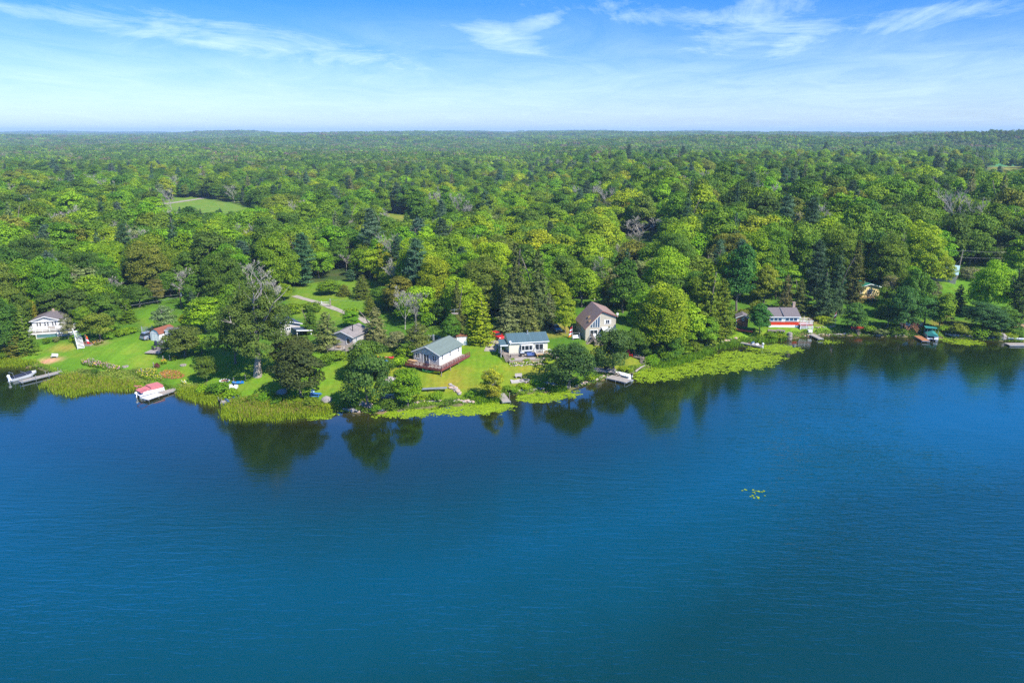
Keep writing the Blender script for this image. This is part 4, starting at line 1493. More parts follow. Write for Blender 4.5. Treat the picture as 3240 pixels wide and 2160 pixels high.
def dish(parent, loc, rz=0, m=METAL):
    mb = MB(); n = 14
    rings = []
    for r, zz in ((.02, .0), (.2, .03), (.34, .11)):
        rings.append([(r * math.cos(k * math.tau / n), -zz, r * math.sin(k * math.tau / n)) for k in range(n)])
    mb.loft(rings, cap=False)
    mb.bar((0, .03, 0), (0, .05, -.7), .05); mb.bar((0, -.02, -.2), (0, -.4, .0), .03)
    o = mb.build('satellite_dish', m, parent); o.location = loc; o.rotation_euler = (R(-28), 0, rz)
    return o


# --- white cottage at the far left
g = hp(141, 1062)
ZF = 1.9
h1 = house_y('cottage', 'white cottage with dark grey gable roof and raised white deck by the left lawn', 'cottage', (g.x, g.y + 1.2, g.z + ZF - .6), R(15), 5.7, 8.0, 2.15, 2.15, 0, 3.05, WSIDE, GREYROOF, base=-2.6, oh=.4)
for u in (-1.75, -1.15, -.15, .45, 1.45, 2.05):
    window(h1, 'F', 5.7, 8, u, .75, .52, 1.0, 1, 2)
MB().bar((-2.9, -.35, 2.02), (2.9, -.35, 2.02), .1, .1).build('gutter', WHITE, h1)
dk = MB().b2((-3.0, -2.7, -.22), (6.0, -.04, -.06)).b2((2.9, .0, -.22), (6.0, 5.2, -.06)).build('deck', DECKW, h1)
MB().b2((-3.0, -2.72, -.55), (6.0, -2.66, -.23)).build('deck_trim', WHITE, dk)
railing(dk, [(-3, -2.65, -.06), (2.9, -2.65, -.06), (6, -2.65, -.06)], 1.0, 'rails')
railing(dk, [(-3, -2.65, -.06), (-3, -.1, -.06)], 1.0, 'rails')
railing(dk, [(6, -.9, -.06), (6, 5.2, -.06)], 1.0, 'rails')
LATT = mat('teal_lattice_skirt', (.10, .22, .22), .8, var=.15, lines=('X', .12, .3))
MB().b2((-1.4, -2.60, -1.35), (2.9, -2.56, -.56)).build('skirt', LATT, dk)
MB().b2((-1.4, -2.61, -1.95), (2.9, -2.55, -1.36)).b2((3.0, -2.6, -2.2), (6, -2.55, -.56)).build('skirt', GREYSIDE, dk)
posts(dk, [(-3, -2.6), (-1.5, -2.68), (2.95, -2.7), (6, -2.6)], -2.4, -.56, .14, WHITE)
_b = hp(257, 1104); _y = _b.y + 5.2; _dep = project(_b.x, _y, _b.z + 2.4)[2]
_t = Vector(((243 - 1620) / FPX * _dep, _y, _b.z + 2.6))
_m = (Matrix.Translation(h1.location) @ Matrix.Rotation(h1.rotation_euler.z, 4, 'Z')).inverted()
_t = _m @ _t; _b = _m @ _b
stairs(h1, _t, _b + Vector((0, 0, .1)), 1.3, WHITE, 13)
MB().b2((6.0, _t.y, _t.z - .12), (_t.x + .6, _t.y + 1.1, _t.z)).build('landing', WHITE, h1)
railing(h1, [_t + Vector((-.7, 0, 0)), _b + Vector((-.7, 0, .1))], .85, 'rails', name='stair_railing', post=.07)
MB().box((-1.9, -1.6, .35), (1.3, .8, .06)).bar((-2.4, -1.6, -.05), (-2.4, -1.6, .33), .06).bar((-1.4, -1.6, -.05), (-1.4, -1.6, .33), .06).build('patio_table', DECKW, h1)
MB().box((1.4, -1.5, .22), (1.5, .7, .42)).box((1.4, -1.2, .58), (1.5, .14, .5)).build('bench', OLDW, h1)
chm = MB().bar((.4, 5.2, 2.5), (.4, 5.2, 3.7), .4).build('chimney', PINKSTONE, h1)

# --- gambrel shed, second white shed
g = hp(492, 1079)
sh = empty('garden_shed', (g.x, g.y, g.z), R(-22), 'white barn-shaped shed with red-brown gambrel roof beside the grey car', 'shed')
gp = [(-1.35, -.3), (1.35, -.3), (1.35, 1.75), (.95, 2.35), (0, 2.75), (-.95, 2.35), (-1.35, 1.75)]
MB().prism(gp, 0, 4.4).build('wall', WSIDE, sh)
th = .09
rm = MB()
for a, b in (((-1.47, 1.68), (-1.0, 2.42)), ((-1.0, 2.42), (0, 2.83)), ((0, 2.83), (1.0, 2.42)), ((1.0, 2.42), (1.47, 1.68))):
    rm.prism([a, b, (b[0], b[1] + th), (a[0] * 1.03, a[1] + th * .6)], -.15, 4.55)
rf = rm.build('roof', REDROOF, sh)
MB().b2((-.85, -.04, .0), (.85, -.004, 1.75)).build('door', WHITE, sh)
MB().b2((-.9, -.06, 1.76), (.9, -.005, 1.84)).b2((-.03, -.06, .02), (.03, -.041, 1.72)).b2((-.92, -.06, .0), (-.86, -.005, 1.75)).b2((.86, -.06, .0), (.92, -.005, 1.75)).build('door_trim', GREYSIDE, sh)
g = hp(541, 1080)
s2 = house_x('garden_shed', 'plain white shed half hidden by the dense domed tree', 'shed', (g.x, g.y + .6, g.z), R(-10), 3.0, 2.6, 2.35, .35, WSIDE, GREYROOF, oh=.1, base=-.3)
MB().b2((-1.2, -.04, 0), (-.4, -.004, 1.9)).build('door', WHITE, s2)

# --- blue-roofed cottage glimpsed behind the cottonwood
g = hp(905, 1066)
h9 = house_y('cottage', 'grey cottage with slate-blue roof and white trim mostly hidden behind the giant cottonwood', 'cottage', (g.x, g.y + 1.0, g.z), R(38), 6.4, 7.4, 2.5, 2.5, 0, 3.5, GREYSIDE, BLUEROOF, base=-.6, oh=.5)
window(h9, 'F', 6.4, 7.4, .4, 1.2, 1.0, .7, 2, 1)
window(h9, 'R', 6.4, 7.4, -1.2, 1.0, 1.1, 1.0, 2, 1)
lw = MB().prism([(1.0, 1.7), (4.8, 1.15), (4.8, 1.28), (1.0, 1.85)], -3.2, .8).build('porch_roof', BLUEROOF, h9)
MB().prism([(.98, 1.66), (4.86, 1.10), (4.86, 1.30), (.98, 1.88)], -3.30, -3.203).build('fascia', WHITE, lw)
posts(h9, [(4.5, -3.0), (1.2, -3.0)], -.4, 1.2, .12, WHITE)

# --- tan cottage with raised deck
g = hp(1092, 1112)
hA = house_y('cottage', 'tan cottage with weathered shingle roof, stove pipe and raised wooden deck', 'cottage', (g.x - .6, g.y + .4, g.z + 1.2), R(-20), 5.4, 6.6, 2.2, 2.2, 0, 3.2, GREYSIDE, TANROOF, base=-2., oh=.4)
window(hA, 'F', 5.4, 6.6, 1.55, .5, 1.1, 1.35, 1, 1, fw=.13)
window(hA, 'R', 5.4, 6.6, -2.0, 1.0, .9, .8, 2, 1)
MB().tube([(1.4, 2.2, 2.6), (1.4, 2.2, 4.3)], .10, 8).build('stove_pipe', DKMETAL, hA)
dk = MB().b2((-1.6, -3.4, -.18), (2.9, -.03, -.02)).build('deck', DECKW, hA)
railing(dk, [(-1.6, -3.35, -.02), (2.2, -3.35, -.02)], .95, 'bars', OLDW, .34)
mbp = MB()
for i in range(14): mbp.b2((2.82, -3.3 + i * .23, -.02), (2.88, -3.13 + i * .23, 1.25))
mbp.build('plank_screen', OLDW, dk)
posts(dk, [(-1.5, -3.3), (.6, -3.3), (2.8, -3.3), (2.8, -1.2), (-1.5, -1.2)], -2.0, -.18, .14, OLDW)
MB().box((.3, -1.8, .35), (1.1, .7, .07)).bar((.3, -1.8, -.02), (.3, -1.8, .32), .1).build('patio_table', FRESHW, hA)

# --- cottage with the red-railed wrap-around deck
g = hp(1350, 1164)
W2, D2 = 6.2, 8.6
hB = house_y('cottage', 'small cottage with grey-green roof and dark red wrap-around deck railing', 'cottage', (g.x - .05, g.y + .6, g.z + .85), R(-27), W2, D2, 2.15, 2.15, 0, 3.5, WSIDE, GREENROOF, base=-1.3, oh=.35, gablemat=GREYSIDE)
for s in (-1, 1):
    for i in range(3):
        hh = .62 - i * .15
        window(hB, 'F', W2, D2, s * (.42 + i * .55), 2.25, .48, hh, 2, 2, fw=.055)
    window(hB, 'F', W2, D2, s * 1.95 + (.0 if s > 0 else -.1), .75, 1.15, 1.15, 2, 2 if s > 0 else 1)
window(hB, 'F', W2, D2, 0, .02, 1.45, 1.95, 2, 1, fw=.11, name='patio_door')
for u in (-3.2, -.3, 3.0): window(hB, 'R', W2, D2, u, .85, .62, 1.0, 1, 2, fw=.08)
MB().b2((W2 / 2 + .003, 5.0, .02), (W2 / 2 + .05, 5.85, 1.95)).build('door', WHITE, hB)
dk = MB().b2((-3.6, -2.3, -.2), (5.0, -.04, -.04)).b2((W2 / 2 + .02, -.02, -.2), (5.0, 8.8, -.04)).build('deck', DECKW, hB)
railing(dk, [(-3.6, -2.25, -.02), (5.0, -2.25, -.02)], .72, 'cross', MAROON)
railing(dk, [(5.0, -2.25, -.02), (5.0, 8.8, -.02)], .72, 'cross', MAROON)
MB().b2((-3.65, -2.36, -.34), (5.06, -2.305, .02)).b2((5.005, -2.3, -.34), (5.06, 8.85, .02)).build('deck_trim', MAROON, dk)
posts(dk, [(-3.4, -2.2), (-1.2, -2.2), (1.6, -2.2), (4.9, -2.2), (4.9, 1.2), (4.9, 4.4), (4.9, 8)], -1.7, -.2, .12, OLDW)
MB().box((-2.6, -1.3, .62), (1.7, .8, .06)).box((-2.6, -1.95, .35), (1.7, .28, .05)).box((-2.6, -.65, .35), (1.7, .28, .05)).bar((-3.1, -1.3, -.03), (-3.1, -1.3, .6), .09).bar((-2.1, -1.3, -.03), (-2.1, -1.3, .6), .09).build('picnic_table', FRESHW, hB)
MB().b2((-2.4, 6, 2.9), (-2.1, 6.3, 4.2)).build('chimney', METAL, hB)

# --- teal-roofed cottage
g = hp(1672, 1127)
W3, D3 = 8.3, 6.4
hC = house_x('cottage', 'cream cottage with teal metal roof, bay window and lower plank patio', 'cottage', (g.x, g.y, g.z), R(10), W3, D3, 3.25, 1.05, CREAM, TEALROOF, base=-.6, oh=.3)
MB().b2((-W3 / 2 - .01, -.03, -.55), (W3 / 2 + .01, -.004, .75)).build('foundation', CONCRETE, hC)
bay = MB().prism([(-1.9, 0), (1.0, 0), (.7, -.6), (-1.6, -.6)], 1.35, 1.55, axis='z').prism([(-1.9, 0), (1.0, 0), (.7, -.6), (-1.6, -.6)], 2.55, 2.75, axis='z')
for x, y in ((-1.9, -.03), (-1.6, -.57), (-.9, -.57), (0., -.57), (.7, -.57), (1., -.03)): bay.bar((x, y, 1.55), (x, y, 2.55), .1)
bw = bay.build('bay_window', WHITE, hC)
MB().prism([(-1.8, 0), (.9, 0), (.66, -.5), (-1.56, -.5)], 1.56, 2.54, axis='z').build('pane', PANE, bw)
window(hC, 'F', W3, D3, 2.3, .98, 1.9, 1.75, 2, 1, fw=.1, name='patio_door')
pt = MB().b2((-4.6, -2.9, .05), (3.0, -.05, .22)).build('patio_deck', DECKY, hC)
MB().b2((-4.62, -2.97, -.35), (3.02, -2.91, .2)).build('deck_trim', OLDW, pt)
bal = MB().b2((1.3, -1.9, .78), (4.3, -.04, .95)).build('balcony', FRESHW, hC)
railing(bal, [(1.3, -.1, .95), (1.3, -1.85, .95), (4.3, -1.85, .95)], .95, 'bars', WHITE, .22)
posts(bal, [(1.6, -1.7), (3.9, -1.7)], -.4, .78, .16, FRESHW)
MB().bar((2.4, -1.7, -.1), (3.8, -1.7, .75), .12).build('brace', FRESHW, bal)
stairs(bal, (4.35, -1.0, .9), (6.0, -1.6, -.15), 1.0, OLDW, 6)
railing(bal, [(4.3, -1.85, .9), (6.0, -2.1, -.1)], .9, 'bars', WHITE, .22, name='stair_railing')
MB().box((2.8, -.95, 1.65), (1.0, .7, .05)).bar((2.8, -.95, .95), (2.8, -.95, 1.62), .08).box((2.2, -.9, 1.35), (.4, .4, .05)).box((3.5, -.9, 1.35), (.4, .4, .05)).build('patio_table', DKMETAL, bal)
# entry porch at the left end
po = MB().prism([(-.5, 2.75), (2.7, 3.2), (2.7, 3.32), (-.5, 2.87)], -W3 / 2 - 2.0, -W3 / 2 - .32, axis='x').build('porch_roof', TEALROOF, hC)
MB().b2((-W3 / 2 - 2.0, -.56, 2.68), (-W3 / 2 - .3, -.503, 2.9)).build('fascia', WHITE, po)
pd = MB().b2((-W3 / 2 - 1.9, -.4, .75), (-W3 / 2 - .02, 2.6, .9)).build('porch', OLDW, hC)
posts(pd, [(-W3 / 2 - 1.8, -.3), (-W3 / 2 - 1.8, 2.5)], -.5, 2.7, .14, WHITE)
railing(pd, [(-W3 / 2 - 1.85, -.35, .9), (-W3 / 2 - 1.85, 2.5, .9)], .95, 'bars', OLDW, .25)
stairs(pd, (-W3 / 2 - .8, -.45, .85), (-W3 / 2 - .5, -2.7, -.1), 1.1, OLDW, 7)
railing(pd, [(-W3 / 2 - 1.5, -.4, .9), (-W3 / 2 - 1.2, -2.9, 0)], .9, 'bars', OLDW, .25, name='stair_railing')
MB().b2((-W3 / 2 - .045, .6, .92), (-W3 / 2 - .003, 1.5, 2.75)).build('door', WHITE, hC)
dish(hC, (-W3 / 2 + .1, -.5, 3.55), R(20))
MB().tube([(.3, D3 / 2 - .4, 4.1), (.3, D3 / 2 - .4, 5.0)], .11, 8).box((.3, D3 / 2 - .4, 4.22), (.5, .5, .12)).build('flue', METAL, hC)

# --- tall brown-roofed cottage
g = hp(1852, 1078)
W4, D4 = 7.0, 9.2
fr = Vector((math.cos(R(8.7)), math.sin(R(8.7)), 0))
hD = house_y('cottage', 'tall beige cottage with steep brown metal roof, skylights and slanted gable windows', 'cottage', (g.x + fr.x * 3.5, g.y + fr.y * 3.5, g.z + .75), R(8.7), W4, D4, 2.2, 4.75, .25, 6.0, TANSIDE, BROWNROOF, trim=MAROON, base=-1.4, oh=.3)
for x, y in ((-1.9, 3.4), (-2.3, 1.3)):
    zt = 2.2 + (x + 3.5) * (3.8 / 3.75)
    sk = MB().box((0, 0, .06), (.6, .75, .14)).build('skylight', FRESHW, hD)
    sk.location = (x, y, zt + .16); sk.rotation_euler = (0, -math.atan(3.8 / 3.75), 0)
# the slanted windows under the left slope
for i, x in enumerate((-2.15, -1.6, -1.05, -.5)):
    zt0 = 2.2 + (x - .22 + 3.5) * 3.8 / 3.75 - .45; zt1 = 2.2 + (x + .22 + 3.5) * 3.8 / 3.75 - .45
    f = MB().prism([(x - .27, 2.3), (x + .27, 2.3), (x + .27, zt1 + .12), (x - .27, zt0 + .03)], -.05, -.003).build('window', WHITE, hD)
    MB().prism([(x - .2, 2.38), (x + .2, 2.38), (x + .2, zt1 - .02), (x - .2, zt0 - .05)], -.075, -.052).build('pane', PANEB, f)
window(hD, 'F', W4, D4, -1.6, .05, 1.9, 1.75, 2, 1, fw=.12, name='patio_door')
window(hD, 'F', W4, D4, .2, .05, .95, 1.95, 1, 2, fw=.12, name='door')
window(hD, 'F', W4, D4, 1.55, 3.05, .95, .95, 2, 1, fw=.08)
for s in (-1, 1): MB().b2((1.55 + s * .5 - (.32 if s < 0 else 0), -.05, 3.02), (1.55 + s * .5 + (.32 if s > 0 else 0), -.004, 4.05)).build('shutter', WHITE, hD)
AWN = mat('pale_awning', (.62, .62, .62), .6, var=.08, lines=('X', .3, .2))
MB().prism([(-.05, 2.35), (-2.2, 1.85), (-2.2, 1.78), (-.05, 2.27)], .1, 3.3, axis='x').build('awning', AWN, hD)
window(hD, 'L', W4, D4, 1.4, .9, .8, .7, 1, 1)
dish(hD, (W4 / 2 + .35, .3, 5.2), R(15))
dk = MB().b2((-2.2, -2.9, -.18), (3.6, -.06, -.02)).build('deck', OLDW, hD)
railing(dk, [(-2.2, -.1, -.02), (-2.2, -2.85, -.02), (3.6, -2.85, -.02)], .95, 'bars', OLDW, .2)
posts(dk, [(-2.1, -2.8), (.6, -2.8), (3.5, -2.8)], -1.5, -.18, .15, OLDW)
MB().b2((-2.1, -2.86, -1.3), (.6, -2.81, -.2)).build('skirt', OLDW, dk)
stairs(dk, (-2.25, -1.6, -.05), (-3.8, -1.6, -.95), 1.0, OLDW, 5)
LAWNCH = mat('white_resin', (.80, .80, .80), .4, var=.04)


def adirondack(name, label, loc, rz, m, parent=None, sc=1.0, cat='chair', group=None):
    root = empty(name, loc, rz, label if not parent else None, cat if not parent else None, group)
    root.scale = (sc,) * 3
    if parent: root.parent = parent
    mb = MB()
    mb.prism([(-.35, .36), (.32, .22), (.32, .27), (-.35, .42)], -.26, .26, axis='x')
    mb.build('seat', m, root)
    b = MB()
    for i in range(5):
        x = -.22 + i * .11
        b.bar((x, .26, .24), (x * 1.25, .62, 1.02 + .05 * (2 - abs(i - 2))), .095, .025)
    b.build('backrest', m, root)
    for s in (-1, 1):
        MB().box((s * .34, 0, .56), (.13, .75, .03)).build('armrest', m, root)
        MB().bar((s * .30, -.33, 0), (s * .30, -.33, .55), .05, .09).build('leg', m, root)
        MB().bar((s * .30, .45, 0), (s * .30, -.3, .36), .04, .1).build('leg', m, root)
    return root


# --- red cottage
g = hp(2484, 1036)
W5, D5 = 7.4, 6.4
hE = house_x('cottage', 'low red cottage with grey roof, white window band and stone chimney', 'cottage', (g.x - .3, g.y + .3, g.z), R(0), W5, D5, 2.75, 1.45, REDWALL, GREYROOF, base=-.6, oh=.3)
MB().b2((-W5 / 2 - .01, -.05, -.6), (W5 / 2 + .01, -.004, .55)).build('foundation', WHITE, hE)
MB().b2((-W5 / 2 - .01, -.04, 1.42), (W5 / 2 + .01, -.004, 2.7)).build('window_band', WHITE, hE)
for u0, n in ((-2.1, 3), (1.75, 3)):
    for i in range(n):
        window(hE, 'F', W5, D5, u0 + (i - 1) * 1.02, 1.58, .96, .92, 1, 1, fw=.07, pane=PANEB)
for o in hE.children:
    if o.name.startswith('window') and not o.name.startswith('window_band'): o.location.y = -.045
MB().b2((-.22, -.09, 1.42), (-.10, -.045, 2.7)).build('corner_board', WHITE, hE)
MB().box((3.3, 3.4, 4.3), (.62, .62, 2.4)).box((3.3, 3.4, 5.55), (.72, .72, .12)).build('chimney', PINKSTONE, hE)
sm = MB()
sm.prism([(-.34, 2.82), (3.2, 4.33), (3.2, 4.42), (-.34, 2.98)], -.36, -.22, axis='x')
sm.build('roof_seam', BLUEROOF, hE)
dk = MB().b2((W5 / 2 + .03, -.9, .62), (W5 / 2 + 3.3, 2.2, .78)).build('deck', mat('deck_pink_trim', (.42, .16, .15), .7), hE)
railing(dk, [(W5 / 2 + .1, -.85, .78), (W5 / 2 + 3.25, -.85, .78), (W5 / 2 + 3.25, 2.2, .78), (W5 / 2 + .3, 2.2, .78)], 1.0, 'rails', WHITE)
posts(dk, [(W5 / 2 + .3, -.8), (W5 / 2 + 1.7, -.8), (W5 / 2 + 3.1, -.8)], -.4, .62, .14, WHITE)
railing(dk, [(W5 / 2 + .1, -.95, -.3), (W5 / 2 + 3.25, -.95, -.3)], .8, 'rails', WHITE, name='lower_railing')
MB().tube([(W5 / 2 + 2.0, 2.0, .7), (W5 / 2 + 2.0, 2.0, 2.4)], .05, 6).build('lamp_post', WHITE, dk)

# --- brown shed near the red cottage
g = hp(2344, 1042)
s3 = house_y('garden_shed', 'brown board shed with white-trimmed gable window beside the overturned canoes', 'shed', (g.x + .3, g.y + .3, g.z + .2), R(-14), 2.7, 3.4, 2.7, 2.7, 0, 3.3, BROWNW, GREYROOF, base=-.8, oh=.3)
window(s3, 'F', 2.7, 3.4, .1, 1.95, .6, .8, 2, 2, fw=.08)
MB().b2((-1.42, -.05, -.6), (-1.32, -.004, 2.6)).build('corner_board', WHITE, s3)
lt = MB().prism([(-1.25, 1.75), (1.25, 1.6), (1.25, 1.7), (-1.25, 1.85)], -1.2, -.05).build('porch_roof', BROWNW, s3)

# --- yellow cottage in the trees
g = hp(2745, 950)
h21 = house_y('cottage', 'yellow cottage with emerald roof glimpsed between dark trees on the slope', 'cottage', (g.x, g.y, g.z + 1.1), R(10), 6.6, 7, 2.6, 2.6, 0, 3.5, YELSIDE, EMROOF, base=-2, oh=.5)
window(h21, 'F', 6.6, 7, .3, .55, 1.3, 1.4, 2, 2, fw=.11)
window(h21, 'F', 6.6, 7, -2.3, .9, .8, .9, 1, 2)
MB().b2((-3.2, -1.9, -.2), (3.2, -.04, -.05)).build('deck', FRESHW, h21)
# --- metal roofed barn
g = hp(2985, 886)
h24 = house_x('barn', 'long low outbuilding with pale blue metal roof left of the power pole', 'barn', (g.x - 2.5, g.y + .5, g.z), R(-32), 11, 6, 2.2, 1.9, GREYSIDE, PALEROOF, base=-.8, oh=.4)
window(h24, 'F', 11, 6, 3.2, .9, .9, .8, 2, 1)
# --- white garden shed with brown roof and grey lean-to
g = hp(1462, 1092)
s4 = empty('garden_shed', (g.x, g.y, g.z), R(8), 'small white double-door shed with flat brown roof at the foot of the antenna tower', 'shed')
MB().b2((-1.15, 0, -.3), (1.1, 2.4, 1.95)).build('wall', WSIDE, s4)
MB().b2((-1.3, -.12, 1.95), (1.2, 2.5, 2.1)).build('roof', RUST, s4)
MB().b2((-.75, -.05, 0), (.13, -.004, 1.8)).build('door', WHITE, s4); MB().b2((.16, -.05, 0), (1.04, -.004, 1.8)).build('door', WHITE, s4)
MB().prism([(-2.0, -.3), (-1.16, -.3), (-1.16, 1.75), (-2.0, 1.45)], .1, 2.2).build('lean_to', GREYSIDE, s4)
# --- silver shed among the spruces
g = hp(1613, 1050)
s5 = house_x('garden_shed', 'streaky silver-grey shed between the low grey spruces', 'shed', (g.x, g.y, g.z), R(6), 3.4, 3.0, 2.15, .5, mat('streaked_tin', (.55, .56, .56), .6, var=.3, scale=1.2, lines=('X', .5, .35)), GREYROOF, base=-.4, oh=.15)
MB().b2((-.5, -.05, 0), (.45, -.004, 1.85)).build('door', GREYSIDE, s5)

# ---------------------------------------------------------------- vehicles
def paint(name, c, rough=.25):
    m = mat(name, c, rough, var=.04, spec=.6)
    b = m.node_tree.nodes['Principled BSDF']; b.inputs['Coat Weight'].default_value = .6
    return m


def car(name, label, loc, rz, m, suv=False):
    """nose towards local -y"""
    root = empty(name, loc, rz, label, 'car')
    L_, Wd = 4.5, 1.8
    H1 = .95 if not suv else 1.05; H2 = 1.45 if not suv else 1.72
    secs = []
    prof = [(-2.25, .35, .62, .78), (-2.1, .28, .80, .88), (-1.0, .25, .93 if not suv else 1.02, 1.), (-.2, .25, H1, 1.), (1.3, .25, H1 + .02, 1.), (2.1, .28, H1, .93), (2.25, .38, H1 - .12, .84)]
    for y, z0, z1, k in prof:
        w = Wd / 2 * k
        secs.append([(-w, y, z0), (-w * 1.03, y, (z0 + z1) / 2), (-w * .96, y, z1 - .05), (-w * .85, y, z1), (w * .85, y, z1), (w * .96, y, z1 - .05), (w * 1.03, y, (z0 + z1) / 2), (w, y, z0)])
    body = MB().loft(secs)
    e = 2.1 if suv else 1.75
    roof = [(-.25, H2 - .06, .70), (.1, H2, .72), (1.2, H2, .72), (e - .25, H2 - .05, .70)]
    rs_ = [[(-.9 * k, y, z - .05), (-.8 * k, y, z), (.8 * k, y, z), (.9 * k, y, z - .05)] for y, z, k in roof]
    body.loft(rs_)
    b = body.build('body', m, root, smooth=False)
    gl = MB()
    g = [(-.95, H1 - .03, H1, .84), (-.22, H1 - .03, H2 - .09, .80), (1.2, H1 - .03, H2 - .05, .80), (e - .22, H1 - .03, H2 - .1, .79), (e + .12, H1 - .03, H1 + .02, .82)]
    gl.loft([[(-.9 * k, y, z0), (-.80 * k if z1 > H1 + .1 else -.88 * k, y, z1), (.80 * k if z1 > H1 + .1 else .88 * k, y, z1), (.9 * k, y, z0)] for y, z0, z1, k in g])
    gl.build('window', PANE, root)
    for x in (-1, 1):
        for y in (-1.4, 1.4):
            w = MB().tube([(x * .78, y, .33), (x * .93, y, .33)], .33, 14).build('wheel', RUBBER, root)
            MB().tube([(x * .925, y, .33), (x * .945, y, .33)], .19, 10).build('rim', METAL, w)
        MB().box((x * .62, -2.2, .66), (.36, .1, .14)).build('headlight', LAWNCH, root)
        MB().box((x * .70, 2.2, .80), (.26, .1, .2)).build('taillight', REDP, root)
        MB().box((x * 1.0, -.55, H1 + .05), (.2, .14, .12)).build('side_mirror', m, root)
    if suv:
        for x in (-.62, .62): MB().bar((x, .1, H2 + .03), (x, 1.7, H2 + .03), .04).build('roof_rail', METAL, root)
    return root


g = hp(463, 1076); car('parked_car', 'silver-grey estate car parked tail first beside the barn-shaped shed', (g.x + .3, g.y + 1.6, g.z), R(152), paint('silver_paint', (.26, .29, .34)), True)
g = hp(1572, 1072); car('parked_car', 'bright red car parked behind the left end of the teal-roofed cottage', (g.x, g.y + .6, g.z), R(35), paint('red_car_paint', (.55, .02, .02)))
g = hp(1759, 1049); car('parked_car', 'dark blue-black car in the shade of the small yellow-green maple', (g.x, g.y + .8, g.z), R(18), paint('black_car_paint', (.02, .035, .06)))


# ---------------------------------------------------------------- docks and boats
def frame_of(a, b):
    a = Vector(a); b = Vector(b)
    return (a + b) / 2, math.atan2(b.y - a.y, b.x - a.x), (Vector((b.x - a.x, b.y - a.y))).length


def dock(label, a, b, width, m=DECKW, z=.45, group=None, post_up=.0, npost=3, name='dock', cat='dock'):
    """a, b in photo pixels on the water; planks across"""
    A = PZ(*a, z); B = PZ(*b, z)
    c, rz, ln = frame_of(A, B)
    root = empty(name, (c.x, c.y, 0), rz, label, cat, group)
    MB().b2((-ln / 2, -width / 2, z - .05), (ln / 2, width / 2, z)).build('planks', m, root)
    MB().b2((-ln / 2, -width / 2 - .03, z - .22), (ln / 2, -width / 2 + .03, z - .052)).b2((-ln / 2, width / 2 - .03, z - .22), (ln / 2, width / 2 + .03, z - .052)).b2((-ln / 2, -width / 2 + .03, z - .2), (-ln / 2 + .05, width / 2 - .03, z - .053)).b2((ln / 2 - .05, -width / 2 + .03, z - .2), (ln / 2, width / 2 - .03, z - .053)).build('frame', METAL, root)
    for i in range(npost):
        x = -ln / 2 + .25 + (ln - .5) * i / max(1, npost - 1)
        for s in (-1, 1):
            MB().tube([(x, s * (width / 2 + .06), -1.4), (x, s * (width / 2 + .06), z + post_up)], .04, 6).build('post', METAL, root)
    return root


def hull_mb(Ln, beam, dep, flare=.8, inner=True, bow=1.0):
    """bow towards +x, waterline at z=0"""
    st = []
    n = 11
    for i in range(n):
        t = i / (n - 1)
        b = beam / 2 * (1 if t < .55 else max(.03, math.cos((t - .55) / .45 * math.pi / 2) ** .75))
        sh = dep * (.75 + .35 * t ** 2)
        kz = -.15 + (.0 if t < .7 else (t - .7) / .3 * .45 * bow)
        st.append((-Ln / 2 + Ln * t, b, sh, kz))
    rings = []
    for x, b, sh, kz in st:
        rings.append([(x, -b, sh), (x, -b * flare, kz + .18), (x, 0, kz), (x, b * flare, kz + .18), (x, b, sh)] +
                     ([(x, b * .86, sh - .02), (x, b * .7, kz + .28), (x, -b * .7, kz + .28), (x, -b * .86, sh - .02)] if inner else []))
    return MB().loft(rings), st


def outboard(root, x, y, z=.55, m=BLACK, tilt=0, s=1.0):
    mt = MB()
    mt.ell((x - .18 * s, y, z + .28 * s), (.26 * s, .17 * s, .24 * s), 8, 6)
    mt.bar((x - .16 * s, y, z + .1), (x - .25 * s, y, z - .75 * s), .12 * s, .2 * s)
    mt.box((x - .30 * s, y, z - .72 * s), (.4 * s, .05, .2 * s))
    return mt.build('outboard_motor', m, root)


WHULL = paint('white_gelcoat', (.76, .76, .75), .3)
NAVY = mat('navy_canvas', (.022, .028, .050), .85, var=.2)
PINKC = mat('faded_red_canvas', (.50, .155, .16), .8, var=.1)
TEALC = mat('teal_canvas', (.03, .21, .19), .75, var=.12)
BLUEH = paint('blue_hull', (.05, .13, .33), .35)


def boat_root(label, a, b, cat='boat', name='motorboat', z=0.0):
    A = PZ(*a, z); B = PZ(*b, z)
    c, rz, ln = frame_of(A, B)
    return empty(name, (c.x, c.y, z), rz, label, cat), ln


# left speedboat, bow to the right
r, ln = boat_root('white speedboat under a navy cover moored at the far left dock', (33, 1205), (116, 1183))
mb, st = hull_mb(ln, 2.1, .75); mb.build('hull', WHULL, r)
cov = MB(); rg = []
for x, b, sh, kz in st[1:9]:
    rg.append([(x, -b * .9, sh + .0), (x, -b * .45, sh + .26), (x, 0, sh + .36), (x, b * .45, sh + .26), (x, b * .9, sh + .0)])
cov.loft(rg, closed=True).build('boat_cover', NAVY, r)
outboard(r, -ln / 2, 0, .75, LAWNCH, s=1.2)
MB().tube([(-ln / 2 + .5, -.8, .6), (-ln / 2 + .3, -.7, 1.7), (-ln / 2 + .3, .7, 1.7), (-ln / 2 + .5, .8, .6)], .035, 6).build('tow_bar', METAL, r)
MB().tube([(.3, -.85, .75), (-.1, -.7, 1.25), (-.1, .7, 1.25), (.3, .85, .75)], .025, 6).build('rail', METAL, r)
dock('long plank dock on steel legs beside the covered speedboat', (62, 1206), (193, 1174), 1.25, DECKW, .5, post_up=.7, npost=4)
